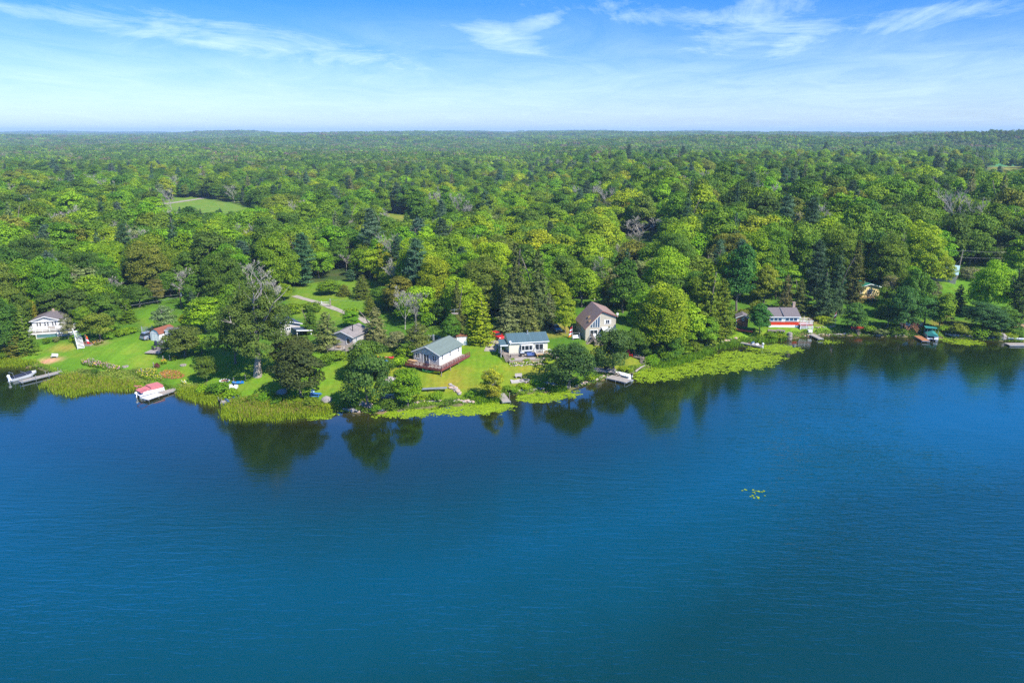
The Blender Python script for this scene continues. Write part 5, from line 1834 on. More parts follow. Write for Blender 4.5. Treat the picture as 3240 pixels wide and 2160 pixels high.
# pontoon boat with faded red top
def pontoon(label, a, b, canvas, high=True, wide=2.4):
    r, ln = boat_root(label, a, b, 'pontoon boat', 'pontoon_boat')
    for s in (-1, 1):
        MB().tube([(-ln / 2, s * .85, .1), (ln / 2 - .7, s * .85, .1), (ln / 2 - .25, s * .85, .2), (ln / 2, s * .85, .36)], [.3, .3, .22, .06], 10).build('pontoon', METAL, r)
    MB().b2((-ln / 2, -wide / 2, .42), (ln / 2 - .1, wide / 2, .52)).build('deck', LAWNCH, r)
    fence = MB()
    for s in (-1, 1): fence.b2((-ln / 2 + .6, s * wide / 2 - .03, .53), (ln / 2 - .2, s * wide / 2 + .03, 1.15))
    fence.b2((ln / 2 - .26, -wide / 2 + .04, .53), (ln / 2 - .2, wide / 2 - .04, 1.15)).b2((-ln / 2 + .6, -wide / 2 + .04, .53), (-ln / 2 + .66, -.3, 1.15))
    fence.build('side_panels', WHULL, r)
    return r, ln


r, ln = pontoon('pontoon boat with faded red canvas tops at the white-ended dock', (436, 1256), (516, 1236), PINKC)
MB().b2((-ln * .05, -1.28, 1.45), (ln / 2 - .35, 1.28, 1.62)).b2((-ln * .05, -1.3, 1.16), (-ln * .05 + .06, 1.3, 1.44)).b2((ln / 2 - .42, -1.28, 1.0), (ln / 2 - .36, 1.28, 1.44)).b2((-ln * .05, -1.29, 1.16), (ln / 2 - .36, -1.24, 1.449)).b2((-ln * .05, 1.24, 1.16), (ln / 2 - .36, 1.29, 1.449)).build('boat_cover', PINKC, r)
MB().prism([(-ln / 2 + .2, 1.0), (-ln * .05 - .01, 1.3), (-ln * .05 - .01, 1.42), (-ln / 2 + .2, 1.12)], -1.25, 1.25).build('stern_cover', PINKC, r)
MB().tube([(-ln * .2, -1.1, 1.6), (-ln / 2, -1.2, 2.05), (-ln / 2, 1.0, 2.05), (-ln * .2, 1.1, 1.6)], .07, 6).build('folded_canopy', PINKC, r)
outboard(r, -ln / 2, 0, .55, LAWNCH, s=1.1)
d = dock('plank dock with bright white outer section beside the red-topped pontoon boat', (458, 1262), (556, 1228), 1.5, DECKW, .45, npost=4)
_l = [c for c in d.children if c.name.startswith('planks')][0]
x0 = min(v.co.x for v in _l.data.vertices)
MB().b2((x0 - .04, -.95, .455), (x0 + 3.1, .85, .52)).build('white_platform', WHITE, d)
# blue runabout
r, ln = boat_root('blue and white fishing boat nosed into the reeds', (700, 1281), (765, 1263))
mb, st = hull_mb(ln, 1.6, .62); mb.build('hull', BLUEH, r)
MB().b2((-ln / 2 + .3, -.6, .3), (ln * .2, .6, .38)).build('floor', DECKW, r)
for x in (-ln * .25, 0.3): MB().b2((x, -.55, .39), (x + .4, .55, .6)).b2((x, -.5, .6), (x + .12, .5, .95)).build('seat', BLUEH, r)
MB().b2((ln * .2, -.5, .42), (ln * .38, .5, .6)).build('fore_deck', LAWNCH, r)
outboard(r, -ln / 2, .1, .6, BLACK, s=1.1)
MB().bar((ln * .36, .1, .6), (ln * .38, .1, 1.2), .16).build('bow_motor', LAWNCH, r)
dock('short old dock in the reeds behind the blue and white fishing boat', (692, 1271), (742, 1258), 1.1, DECKW, .5, post_up=.8, npost=2)
# dock and boats in the middle
dock('narrow grey plank dock reaching over lily pads below the golden tree', (1583, 1244), (1603, 1270), 1.5, DECKW, .5, npost=3)
B_ = PZ(1612, 1262, 0); r = empty('mooring_post', B_, 0, 'lone steel mooring post at the tip of the narrow grey dock', 'post')
MB().tube([(0, 0, -1), (0, 0, 1.3)], .06, 6).build('pole', OLDW, r)
dock('wide plank dock with bench and rack below the shore deck', (1926, 1190), (1990, 1205), 2.3, DECKW, .5, npost=3)
r, ln = boat_root('open white boat tied along the far side of the wide plank dock', (1996, 1196), (1948, 1184))
mb, st = hull_mb(ln, 1.6, .6); mb.build('hull', WHULL, r)
for x in (-ln * .3, 0): MB().b2((x, -.55, .3), (x + .35, .55, .5)).build('seat', LAWNCH, r)
outboard(r, -ln / 2, 0, .6, BLACK)
r, ln = boat_root('small white rowing boat moored against the near edge of the wide plank dock', (2000, 1203), (1962, 1208), 'rowing boat', 'rowing_boat')
mb, st = hull_mb(ln, 1.1, .45); mb.build('hull', WHULL, r)
MB().b2((-.2, -.42, .25), (.15, .42, .3)).build('seat', OLDW, r)
# shore deck with steps
A = hp(1912, 1176); root = empty('shore_deck', (A.x, A.y, A.z), R(-14), 'weathered shore deck with steps above the wide plank dock', 'deck')
MB().b2((-2.3, -1.0, .25), (2.3, 1.3, .4)).build('deck', DECKY, root)
posts(root, [(-2.2, -.9), (.3, -.9), (2.2, -.9)], -1.2, .25, .14, FRESHW)
stairs(root, (-2.35, .2, .4), (-4.1, 1.0, 1.1), 1.4, DECKW, 4)
stairs(root, (2.35, -.4, .3), (3.4, -1.2, -.5), 1.2, OLDW, 3)
p = A + Vector((.4, .3, .42)); adirondack('deck_chair', 'dark chair on the weathered shore deck', p, R(200), BLACK)
# red chair and log retaining steps
g = hp(1992, 1128); adirondack('garden_chair', 'bright red chair under the shore oak', g, R(20), REDP, sc=1.3)
g = hp(2022, 1135); root = empty('log_steps', g, R(-35), 'grey timber steps and landing behind the red chair', 'steps')
MB().b2((-1.2, -.6, .3), (1.2, .6, .5)).build('landing', OLDW, root)
for i in range(4): MB().box((1.3 + i * .15, -.9 - i * .3, .2 - i * .22), (1.2, .3, .16)).build('step', OLDW, root)
MB().bar((-1.6, .5, .6), (-.2, .1, .75), .3).build('log', OLDW, root)
# red cottage waterside
r, ln = boat_root('maroon and silver runabout beside the dock left of the red cottage', (2410, 1100), (2366, 1090))
mb, st = hull_mb(ln, 1.7, .6); mb.build('hull', paint('maroon_hull', (.10, .02, .02)), r)
MB().b2((-ln / 2 + .3, -.62, .38), (ln * .25, .62, .46)).build('floor', DECKW, r)
for x in (-ln * .2, .4): MB().b2((x, -.5, .47), (x + .4, .5, .72)).build('seat', LAWNCH, r)
MB().prism([(ln * .1, .6), (ln * .16, 1.0), (ln * .18, 1.0), (ln * .14, .6)], -.6, .6).build('windshield', PANEB, r)
outboard(r, -ln / 2, 0, .65, LAWNCH, s=1.2)
dock('old plank dock behind the maroon runabout', (2345, 1083), (2412, 1095), 1.0, DECKW, .5, npost=3)
dock('grey dock on white drums in front of the white deck', (2556, 1051), (2598, 1071), 1.3, DECKW, .55, npost=3)
g = hp(2562, 1052); MBx = empty('dock_box', (g.x, g.y, g.z + .1), R(10), 'white storage box at the shore end of the dock on white drums', 'box'); MB().b2((-.5, -.3, 0), (.5, .3, .5)).build('chest', WHITE, MBx); MB().b2((-.55, -.35, .5), (.55, .35, .58)).build('lid', WHITE, MBx)


def canoe(label, p, rz, m, ln=4.4, inverted=False, name='canoe', cat='canoe', beam=.85):
    root = empty(name, p, rz, label, cat)
    rings = []; n = 13
    for i in range(n):
        t = i / (n - 1); s = math.sin(math.pi * t) ** .6
        b = max(.02, beam / 2 * s); x = -ln / 2 + ln * t; sh = .34 + .16 * abs(2 * t - 1) ** 3
        rings.append([(x, -b, sh), (x, -b * .8, .08), (x, 0, 0), (x, b * .8, .08), (x, b, sh), (x, b * .85, sh - .02), (x, 0, .07), (x, -b * .85, sh - .02)])
    h = MB().loft(rings).build('hull', m, root)
    MB().bar((-ln * .2, -beam * .42, .32), (-ln * .2, beam * .42, .32), .12, .03).bar((ln * .2, -beam * .4, .33), (ln * .2, beam * .4, .33), .12, .03).build('thwart', OLDW, root)
    return root


GRNP = paint('green_hull', (.02, .24, .06), .35); REDH = paint('red_hull', (.55, .02, .04), .35)
g = hp(2352, 1051); canoe('red canoe lying in front of the brown shed', (g.x, g.y, g.z + .25), R(-32), REDH)
g = hp(2362, 1046); canoe('green canoe lying behind the red canoe', (g.x, g.y + .5, g.z + .35), R(-32), GRNP)
g = hp(3210, 1080); canoe('white kayak on the barge at the foot of the right-hand stairs', (g.x, g.y, .5), R(-14), WHULL, 3.8, name='kayak', cat='kayak', beam=.7)
for px, py, rz, lab in ((2443, 1049, -18, 'grey wooden pallet frame on the lawn nearest the red cottage'), (2470, 1049, -28, 'second smaller pallet frame on the lawn beside the tree stump')):
    g = hp(px, py); root = empty('pallet', (g.x, g.y, g.z + .05), R(rz), lab, 'pallet')
    mb = MB()
    for i in range(5): mb.box((0, -.6 + i * .3, .28), (2.0, .16, .05))
    mb.build('slats', OLDW, root)
    mb = MB()
    for x in (-.9, 0, .9): mb.box((x, 0, .12), (.12, 1.4, .24))
    mb.build('bearers', OLDW, root)
# right: retaining deck, stairs, dock and green-topped pontoon
g = hp(2892, 1046); root = empty('retaining_deck', (g.x, g.y + .3, g.z), R(0), 'rust-brown timber deck with dark panels above the brown dock', 'deck')
MB().b2((-2.3, 0, -.6), (2.3, 2.6, .95)).build('retaining_wall', BROWNDECK, root)
MB().b2((-2.4, -.1, .95), (2.4, 2.7, 1.1)).build('deck', BROWNDECK, root)
railing(root, [(-.6, -.05, 1.1), (1.2, -.05, 1.1)], .9, 'rails', MAROON)
for x in (-1.4, 1.85): MB().b2((x - .75 if x < 0 else x - .4, .1, 1.1), (x + .6 if x < 0 else x + .4, .2, 2.0)).build('screen', PANEB, root)
posts(root, [(-2.2, .1), (2.2, .1)], 1.1, 2.1, .1, BROWNDECK)
stairs(root, (.1, -.1, 1.05), (.9, -2.4, -.9), 1.3, BROWNDECK, 8)
dock('reddish-brown plank dock left of the green-topped pontoon boat', (2903, 1062), (2931, 1078), 1.7, mat('reddish_planks', (.40, .17, .07), .8, var=.15, lines=('X', .16, .3)), .5, npost=2)
r, ln = pontoon('pontoon boat with teal canvas cover and dark outboard moored at the brown dock', (2951, 1079), (2936, 1060), TEALC)
cv = MB().prism([(-1.22, 1.1), (1.22, 1.1), (1.22, 1.2), (0, 1.75), (-1.22, 1.2)], -ln / 2 + .35, ln / 2 - .15, axis='x')
cv.build('boat_cover', TEALC, r)
for x in (-ln * .25, ln * .3):
    for s in (-1, 1): MB().tube([(x, s * 1.15, .5), (x, s * 1.15, 2.35)], .035, 6).build('canopy_post', METAL, r)
MB().b2((ln * .05, -1.3, 2.3), (ln * .42, 1.3, 2.42)).build('bimini_top', TEALC, r)
outboard(r, -ln / 2, 0, .6, BLACK, s=1.3)
# red chair deck
g = hp(2712, 1049); root = empty('viewing_platform', (g.x, g.y, g.z), R(4), 'small red-railed platform with steps under the shore trees', 'platform')
MB().b2((-1.7, 0, .55), (1.7, 1.6, .68)).build('deck', MAROON, root)
railing(root, [(-1.6, 0, .68), (1.6, 0, .68)], .7, 'rails', REDP)
posts(root, [(-1.6, .1), (1.6, .1)], -.6, .55, .12, MAROON)
stairs(root, (-.2, -.1, .6), (.1, -1.7, -.7), .9, OLDW, 6)
adirondack('garden_chair', 'red chair on the small red-railed platform', (g.x + .6, g.y + .9, g.z + .69), R(10), REDP)
adirondack('garden_chair', 'teal chair beside the small red-railed platform', (g.x + 2.6, g.y + 1.2, gz(g.x + 2.6, g.y + 1.2)), R(-15), TEALC)
# far right wooden stairs and barge
A = hp(3205, 1020); Bm = hp(3218, 1046); C_ = PZ(3238, 1076, .3)
root = empty('shore_stairs', (A.x, A.y, A.z), 0, 'long zigzag wooden stairs descending the right-hand bank to the water', 'stairs')
a = Vector((0, 0, .4)); b = Vector((1.0, -2.6, Bm.z - A.z + .5)); c = Vector((C_.x - A.x - .6, C_.y - A.y, .35 - A.z))
stairs(root, a, b, 1.4, FRESHW, 8); stairs(root, b + Vector((.6, -.6, 0)), c, 1.2, OLDW, 10)
MB().b2((b.x - 3.2, b.y - 1.1, b.z - .12), (b.x + .9, b.y + .1, b.z)).build('landing', FRESHW, root)
railing(root, [(b.x - 3.2, b.y - 1.05, b.z), (b.x - .1, b.y - 1.05, b.z)], .95, 'rails', OLDW)
railing(root, [(.9, 0, .5), (b.x + 1.3, b.y, b.z)], .9, 'rails', FRESHW, name='stair_railing')
posts(root, [(b.x - 3.1, b.y - 1), (b.x + .8, b.y - 1), (b.x - 3.1, b.y)], b.z - 2.2, b.z - .12, .14, OLDW)
dock('low grey barge-like float at the right edge of the shore', (3186, 1088), (3246, 1088), 2.0, DECKW, .35, npost=2)

# ---------------------------------------------------------------- poles and lines
def pole(label, px, py, top_y, lean=0, trans=False, guy=None, rz=0):
    g = G(px, py)
    lo, hi = g.z, g.z + 20
    for _ in range(25):
        m = (lo + hi) / 2
        if project(g.x, g.y, m)[1] > top_y: lo = m
        else: hi = m
    h = lo - g.z
    root = empty('utility_pole', g, rz, label, 'utility pole')
    MB().tube([(0, 0, -.3), (lean, 0, h)], [.17, .12], 10).build('pole', OLDW if not trans else mat('creosote_pole', (.22, .12, .07), .9, var=.2), root)
    MB().tube([(lean, -.05, h), (lean, -.05, h + .25)], .05, 6).build('insulator', LAWNCH, root)
    MB().bar((lean * .8 - .5, -.1, h * .78), (lean * .8 + .3, -.1, h * .78), .07).build('bracket', OLDW, root)
    if trans:
        MB().tube([(.42, -.1, h * .60), (.42, -.1, h * .78)], .25, 10).build('transformer', METAL, root)
    return root, Vector((g.x + lean, g.y, g.z + h)), h


def wire(label, pts, name='power_line', r=.016):
    mb = MB()
    P_ = []
    for a, b in zip(pts, pts[1:]):
        a = Vector(a); b = Vector(b); n = 10; sag = (b - a).length * .018
        for i in range(n + (1 if b == Vector(pts[-1]) else 0)):
            t = i / n; p = a.lerp(b, t); p.z -= sag * 4 * t * (1 - t); P_.append(p)
    mb.tube(P_, r, 4)
    o = mb.build(name, METAL); tag(o, label, 'cable'); return o


p1, t1, h1_ = pole('brown utility pole with grey transformer above the left lawn', 574, 974, 913, 0, True)
p2, t2, h2_ = pole('tall grey utility pole with guy wire on the right-hand lawn', 3026, 884, 793, .5)
p3, t3, h3_ = pole('slim pale pole with white gate arm beside the gravel lane', 1046, 970, 948)
wire('cable strung left from the top of the brown utility pole into the trees', [t1, t1 + Vector((-26, 3, -1.5))])
wire('lower cable strung left from the brown utility pole', [t1 + Vector((0, 0, -1.6)), t1 + Vector((-27, -2, -2.2))])
wire('service cable running from the brown utility pole to the white cottage', [t1 + Vector((0, 0, -2.2)), Vector((h1.location.x + 2, h1.location.y + 6, h1.location.z + 2.6))])
wire('cable strung right from the brown utility pole', [t1, t1 + Vector((22, 6, -.8))])
wire('top cable of the tall grey pole heading right', [t2, t2 + Vector((25, 8, -1.2))])
wire('top cable of the tall grey pole heading left', [t2, t2 + Vector((-16, 6, 0))])
wire('middle cable of the tall grey pole heading right', [t2 + Vector((0, 0, -1.9)), t2 + Vector((22, 8, -3))])
wire('guy wire slanting from the tall grey pole to the ground', [t2 + Vector((0, 0, -2.4)), Vector((t2.x - 5.5, t2.y - .5, t2.z - h2_ + .1))], name='guy_wire')
wire('long thin cable over the gravel lane and the meadow', [t3, t3 + Vector((32, -3, .5))])
# antenna tower
g = hp(1441, 1080); root = empty('antenna_tower', (g.x, g.y, g.z), 0, 'rusty lattice antenna tower with flat platform on top behind the white shed', 'tower')
mb = MB(); H = 6.4
for k in range(3):
    a = k * math.tau / 3; mb.tube([(.22 * math.cos(a), .22 * math.sin(a), 0), (.18 * math.cos(a), .18 * math.sin(a), H)], .035, 5)
for i in range(16):
    z = i * .4
    for k in range(3):
        a = k * math.tau / 3; b = (k + 1) * math.tau / 3; mb.bar((.21 * math.cos(a), .21 * math.sin(a), z), (.21 * math.cos(b), .21 * math.sin(b), z + .4), .025)
mb.build('mast', RUST, root)
MB().box((0, 0, H + .05), (1.5, 1.2, .12)).build('platform', OLDW, root)
an = MB().bar((-.1, 0, H), (-.1, 0, H + 1.1), .05).bar((-.9, .1, H + .8), (.9, .1, H + 1.0), .04)
for i in range(7): an.bar((-.8 + i * .27, -.45, H + .83 + i * .03), (-.8 + i * .27, .55, H + .83 + i * .03), .025)
an.build('antenna', METAL, root)


# ---------------------------------------------------------------- flags
def flag(label, px, py, h, bands, rz=0, droop=True, fw=1.1, fh=1.9):
    g = hp(px, py); root = empty('flagpole', g, rz, label, 'flagpole')
    MB().tube([(0, 0, -.2), (0, 0, h)], [.05, .035], 8).build('pole', METAL, root)
    MB().ell((0, 0, h + .04), (.07, .07, .07), 8, 5).build('finial', FRESHW, root)
    ms = []
    vs = []; fs = []; mi = []
    nz = len(bands) * 4; nx = 7
    for i in range(nz + 1):
        for j in range(nx + 1):
            u = j / nx; v = i / nz
            vs.append((.04 + u * fw * (.35 + .5 * v), math.sin(u * 9 + v * 2) * .09, h - .1 - v * fh - u * .35))
    for i in range(nz):
        for j in range(nx):
            a = i * (nx + 1) + j; fs.append((a, a + 1, a + nx + 2, a + nx + 1)); mi.append(i // 4)
    mb = MB(); mb.v = vs; mb.f = fs; mb.m = mi
    o = mb.build('flag', [mat('flag_' + b[0], b[1], .8, var=.05) for b in bands], root)
    md = o.modifiers.new('cloth', 'SOLIDIFY'); md.thickness = .012
    return root


RED_ = ('red', (.62, .015, .02)); WH_ = ('white', (.8, .8, .8)); OR_ = ('orange', (.75, .25, .02))
flag('drooping red and white flag on a pole in the planter by the deck stairs', 274, 1092, 2.6, [OR_, RED_, WH_, RED_])
flag('tall flag drooping red, white and orange beside the brown-roofed cottage', 1810, 1070, 2.9, [RED_, WH_, RED_, WH_, OR_], rz=R(180), fh=2.3)
flag('tall thin flagpole with red and white flag by the shore near the red cottage', 2641, 1037, 4.2, [RED_, WH_, RED_], rz=R(180), fh=1.5, fw=.7)

# ---------------------------------------------------------------- garden things
g = hp(173, 1131); root = empty('garden_bench', g, R(-8), 'white bench on the grass above the sandy patch', 'bench')
MB().b2((-.75, -.22, .38), (.75, .22, .45)).build('seat', WHITE, root); MB().b2((-.75, .2, .5), (.75, .27, .85)).build('backrest', WHITE, root)
for x in (-.6, .6): MB().b2((x - .06, -.2, 0), (x + .06, .2, .38)).build('leg', METAL, root)
g = hp(277, 1091); root = empty('raised_planter', (g.x - .2, g.y + .2, g.z), R(-12), 'timber-edged raised planter around the drooping flag', 'planter')
MB().b2((-1.9, -1.0, -.1), (1.7, -.85, .4)).b2((-1.9, .85, -.1), (1.7, 1.0, .4)).b2((-1.9, -.85, -.1), (-1.75, .85, .4)).b2((1.55, -.85, -.1), (1.7, .85, .4)).build('frame', OLDW, root)
MB().b2((-1.75, -.85, -.05), (1.55, .85, .3)).build('soil', RUST, root)
# stone patio with covered grill, table and chairs
g = hp(508, 1104); root = empty('stone_patio', (g.x, g.y, g.z), R(-8), 'grey paved patio in front of the barn-shaped shed', 'patio')
mb = MB(); rg_ = random.Random(4)
for i in range(7):
    for j in range(9): mb.box((-1.35 + i * .5 + rg_.uniform(-.02, .02), -3.0 + j * .62 + rg_.uniform(-.02, .02), .05), (.47, .58, .12))
mb.build('paving_stones', mat('paving', (.34, .29, .26), .9, var=.15), root)
for px, py, lab, sx, m_, hh in ((494, 1093, 'barbecue under a black cover on the stone patio', .38, NAVY, 1.15), (512, 1091, 'rounded heap under a grey cover beside the covered barbecue', .75, mat('grey_cover', (.16, .15, .17), .8), 1.0)):
    g = hp(px, py); root = empty('covered_barbecue' if hh > 1.1 else 'covered_table', g, 0, lab, 'barbecue' if hh > 1.1 else 'table')
    n = 10
    MB().loft([[(math.cos(k * math.tau / n) * sx * q, math.sin(k * math.tau / n) * sx * .75 * q, z * hh) for k in range(n)] for q, z in ((1, .02), (1.05, .3), (1, .65), (.75, .9), (.3, 1.0))]).build('cover', m_, root)
g = hp(503, 1106); root = empty('patio_table', g, R(10), 'dark patio table on the paved patio', 'table')
MB().box((0, 0, .7), (1.1, .7, .05)).build('tabletop', BLACK, root)
for x in (-.45, .45):
    for y in (-.25, .25): MB().bar((x, y, 0), (x, y, .68), .05).build('leg', BLACK, root)
for px, py, rz_, lab in ((489, 1110, 60, 'black chair at the left side of the dark patio table'), (516, 1107, -70, 'black chair at the right side of the dark patio table')):
    g = hp(px, py); adirondack('patio_chair', lab, g, R(rz_), BLACK)
# steel gate
a = hp(452, 1052); b = hp(481, 1048); c, rz, ln = frame_of(a, b); root = empty('farm_gate', (c.x, c.y, c.z), rz, 'galvanised steel gate left of the barn-shaped shed', 'gate')
mb = MB()
for i in range(5): mb.bar((-ln / 2, 0, .25 + i * .24), (ln / 2, 0, .25 + i * .24), .05)
for x in (-ln / 2, 0, ln / 2): mb.bar((x, 0, .2), (x, 0, 1.25), .06)
mb.build('bars', METAL, root); posts(root, [(-ln / 2 - .15, 0), (ln / 2 + .15, 0)], -.2, 1.5, .16, METAL)
# lane gate
a = hp(1018, 968); b = hp(1046, 970); c, rz, ln = frame_of(a, b); root = empty('lane_gate', (c.x, c.y, c.z), rz, 'white bar gate across the gravel lane in the meadow', 'gate')
MB().bar((-ln / 2, 0, 1.1), (ln / 2, 0, 1.1), .1).bar((-ln / 2, 0, .6), (ln / 2, 0, .6), .08).build('bars', WHITE, root); posts(root, [(-ln / 2, 0), (ln / 2, 0)], -.2, 1.3, .14, WHITE)
# fence beside the driveway
a = hp(1356, 1082); b = hp(1398, 1080); c, rz, ln = frame_of(a, b); root = empty('clothesline', (c.x, c.y, c.z), rz, 'clothesline with two posts behind the grey-green roof', 'clothesline')
MB().bar((-ln / 2, 0, 1.6), (ln / 2, 0, 1.6), .03).build('line', METAL, root); posts(root, [(-ln / 2, 0), (ln / 2, 0)], -.2, 1.7, .09, METAL)
for px, py, lab in ((449, 1181, 'nearest grey post in the row by the flowers'), (487, 1163, 'grey post beside the dark red bush'), (517, 1142, 'grey post left of the yellow flower clump'), (538, 1140, 'grey post by the orange flower clump'), (777, 1202, 'pale post between the mulch ring and the cottonwood trunk'), (740, 1212, 'post standing behind the white raft'), (715, 1222, 'short post left of the white raft')):
    g = hp(px, py); root = empty('garden_post', g, 0, lab, 'post', None)
    MB().bar((0, 0, -.2), (0, 0, 1.05), .14).build('pole', OLDW, root); MB().box((0, 0, 1.08), (.18, .18, .05)).build('cap', CONCRETE, root)
for px, py, lab in ((397, 1161, 'stone fire ring on the mown lawn'), (580, 1156, 'small brown fire ring above the round flower bed'), (711, 1205, 'mulch ring with white edging left of the pale post')):
    g = hp(px, py); root = empty('fire_ring', g, 0, lab, 'fire ring')
    mb = MB(); n = 12; rr = .5 if px < 700 else .9
    for k in range(n): mb.box((rr * math.cos(k * math.tau / n), rr * math.sin(k * math.tau / n), .1), (.24, .2, .24 if px < 700 else .14), k * math.tau / n)
    mb.build('stones', STONE if px < 700 else WHITE, root)
    MB().tube([(0, 0, -.05), (0, 0, .07)], rr * .85, 12).build('ash_bed', RUST, root)
# white raft / paddle boat and blue dinghy on the lawn
g = hp(733, 1229); root = empty('paddle_boat', (g.x, g.y, g.z), R(6), 'white moulded paddle boat lying on the grass by the reeds', 'paddle boat')
MB().loft([[(x, -b, .12), (x, -b, .5), (x, -b * .75, .6), (x, b * .75, .6), (x, b, .5), (x, b, .12)] for x, b in ((-1.15, .55), (-.9, .8), (.8, .8), (1.15, .5))]).build('hull', WHULL, root)
MB().b2((-.6, -.5, .6), (.0, -.08, .72)).b2((-.6, .08, .6), (.0, .5, .72)).build('seat', LAWNCH, root)
MB().b2((.3, -.12, .6), (.5, .12, .8)).build('pedals', BLACK, root)
g = hp(751, 1217); canoe('small bright blue dinghy behind the white paddle boat', (g.x, g.y + .4, g.z + .1), R(10), paint('bright_blue', (.01, .17, .55), .4), 2.2, name='dinghy', cat='dinghy', beam=1.0)
# blue table under the bronze maple
g = hp(1000, 1256); root = empty('picnic_table', g, R(-8), 'blue picnic table in the shade of the dark maple', 'table')
BLP = mat('blue_paint', (.04, .17, .42), .6)
MB().b2((-.9, -.38, .7), (.9, .38, .76)).build('tabletop', BLP, root)
for y in (-.7, .7): MB().b2((-.9, y - .14, .42), (.9, y + .14, .47)).build('bench', BLP, root)
for x in (-.65, .65): MB().bar((x, -.7, 0), (x, -.2, .7), .06).bar((x, .7, 0), (x, .2, .7), .06).bar((x, -.7, .4), (x, .7, .4), .06).build('leg', BLP, root)
g = hp(990, 1252); adirondack('garden_chair', 'pale blue chair behind the blue picnic table', g, R(15), mat('pale_blue', (.3, .45, .6), .6))
# stored kayaks; short kayak hulls stand in for orange chairs and a blue pile
CY = [('orange kayak-shaped chair standing behind the wide dark oak', 1200, 1139, -70, paint('orange_hull', (.75, .16, .01), .4)), ('bright blue kayak-shaped pile behind the wide dark oak', 1213, 1147, 20, paint('kayak_blue', (.03, .18, .6), .4)),
      ('orange-red kayak-shaped chair right of the bright blue pile', 1232, 1136, 5, REDH), ('yellow-orange kayak leaning beside the tan cottage deck', 1112, 1108, -60, paint('yellow_hull', (.8, .35, .01), .4)),
      ('green kayak under the red-railed deck', 1358, 1179, -15, GRNP), ('yellow kayak under the red-railed deck', 1370, 1180, -15, paint('lemon_hull', (.6, .6, .03), .4)),
      ('blue kayak stored beneath the tan cottage deck', 1062, 1118, 0, BLUEH)]
for lab, px, py, rz_, m_ in CY:
    g = hp(px, py); canoe(lab, (g.x, g.y, g.z + .12), R(rz_), m_, 1.9 if 'oak' in lab or 'orange-red' in lab else 3.0, name='kayak', cat='kayak', beam=.7)
# lakeside benches, firepit slab and dismantled dock sections
g = hp(1640, 1206); root = empty('concrete_slab', g, R(8), 'pale concrete slab beside the stone fire circle', 'slab')
MB().b2((-1.5, -.9, -.1), (1.2, 1.0, .12)).build('slab', CONCRETE, root)
g = hp(1641, 1198); root = empty('garden_bench', (g.x, g.y + .3, g.z + .1), R(8), 'grey stone bench on the concrete slab', 'bench')
MB().b2((-.7, -.2, .35), (.7, .25, .45)).build('seat', CONCRETE, root); MB().b2((-.7, .22, .46), (.7, .32, .85)).build('backrest', CONCRETE, root)
for x in (-.5, .5): MB().b2((x - .08, -.15, 0), (x + .08, .2, .35)).build('leg', CONCRETE, root)
g = hp(1661, 1207); root = empty('fire_ring', g, 0, 'stone fire circle at the right of the concrete slab', 'fire ring')
mb = MB()
for k in range(14): mb.box((.85 * math.cos(k * .449), .75 * math.sin(k * .449), .16), (.34, .28, .34), k * .449)
mb.build('stones', STONE, root); MB().tube([(0, 0, 0), (0, 0, .06)], .7, 12).build('ash_bed', BLACK, root)
g = hp(1374, 1236); root = empty('dock_section', (g.x, g.y, g.z), R(8), 'dismantled metal dock section lying on the grass left of the rock pile', 'dock section')
MB().b2((-2.4, -.4, .45), (2.4, .4, .55)).build('planks', METAL, root)
for x in (-1.2, .5, 1.9): MB().bar((x, -.45, -.05), (x, .45, .45), .07).build('leg', DKMETAL, root)
MB().b2((.4, -.3, .05), (1.0, .3, .4)).build('bracket', BLACK, root)
g = hp(1255, 1256); canoe('overturned aluminium canoe on rails left of the bright green shore tree', (g.x, g.y, g.z + .2), R(12), METAL, 4.2)
g = hp(1228, 1262); root = empty('stacked_lumber', g, R(-12), 'grey stack of planks among the shore boulders', 'lumber')
mb = MB()
for i in range(4): mb.box((0, i * .08 - .2, .1 + i * .09), (2.6, .25, .07), .04 * i)
mb.build('boards', OLDW, root)
# patio furniture and window flowers of the teal-roofed cottage
C3 = hC.matrix_basis if False else Matrix.Translation(hC.location) @ Matrix.Rotation(hC.rotation_euler.z, 4, 'Z')
BLC = mat('blue_pattern_cushion', (.10, .16, .38), .9, var=.5, scale=9)
for x, y, w_, lab in ((.3, -1.0, 1.7, 'wicker sofa with blue patterned cushions on the plank patio'), (1.9, -1.1, .8, 'wicker armchair with blue patterned cushion on the plank patio')):
    p = C3 @ Vector((x, y, .23)); root = empty('garden_sofa' if w_ > 1 else 'garden_armchair', p, hC.rotation_euler.z, lab, 'sofa' if w_ > 1 else 'armchair')
    MB().b2((-w_ / 2, -.35, 0), (w_ / 2, .35, .32)).build('frame', DKMETAL, root); MB().b2((-w_ / 2 + .06, -.34, .33), (w_ / 2 - .06, .2, .46)).build('seat_cushion', BLC, root)
    MB().b2((-w_ / 2, .22, .33), (w_ / 2, .36, .85)).build('backrest', BLC, root)
    for s in (-1, 1): MB().b2((s * w_ / 2 - .06, -.33, .33), (s * w_ / 2 + .06, .2, .6)).build('armrest', DKMETAL, root)
p = C3 @ Vector((-3.2, -.9, .23)); root = empty('storage_chest', p, hC.rotation_euler.z, 'brown storage chest against the cottage on the plank patio', 'chest')
MB().b2((-.8, -.4, 0), (.8, .4, .7)).build('chest', OLDW, root); MB().b2((-.84, -.44, .7), (.84, .44, .78)).build('lid', DECKW, root)
p = C3 @ Vector((-1.5, -.8, .23)); root = empty('barbecue', p, hC.rotation_euler.z, 'gas barbecue between the chest and the sofa', 'barbecue')
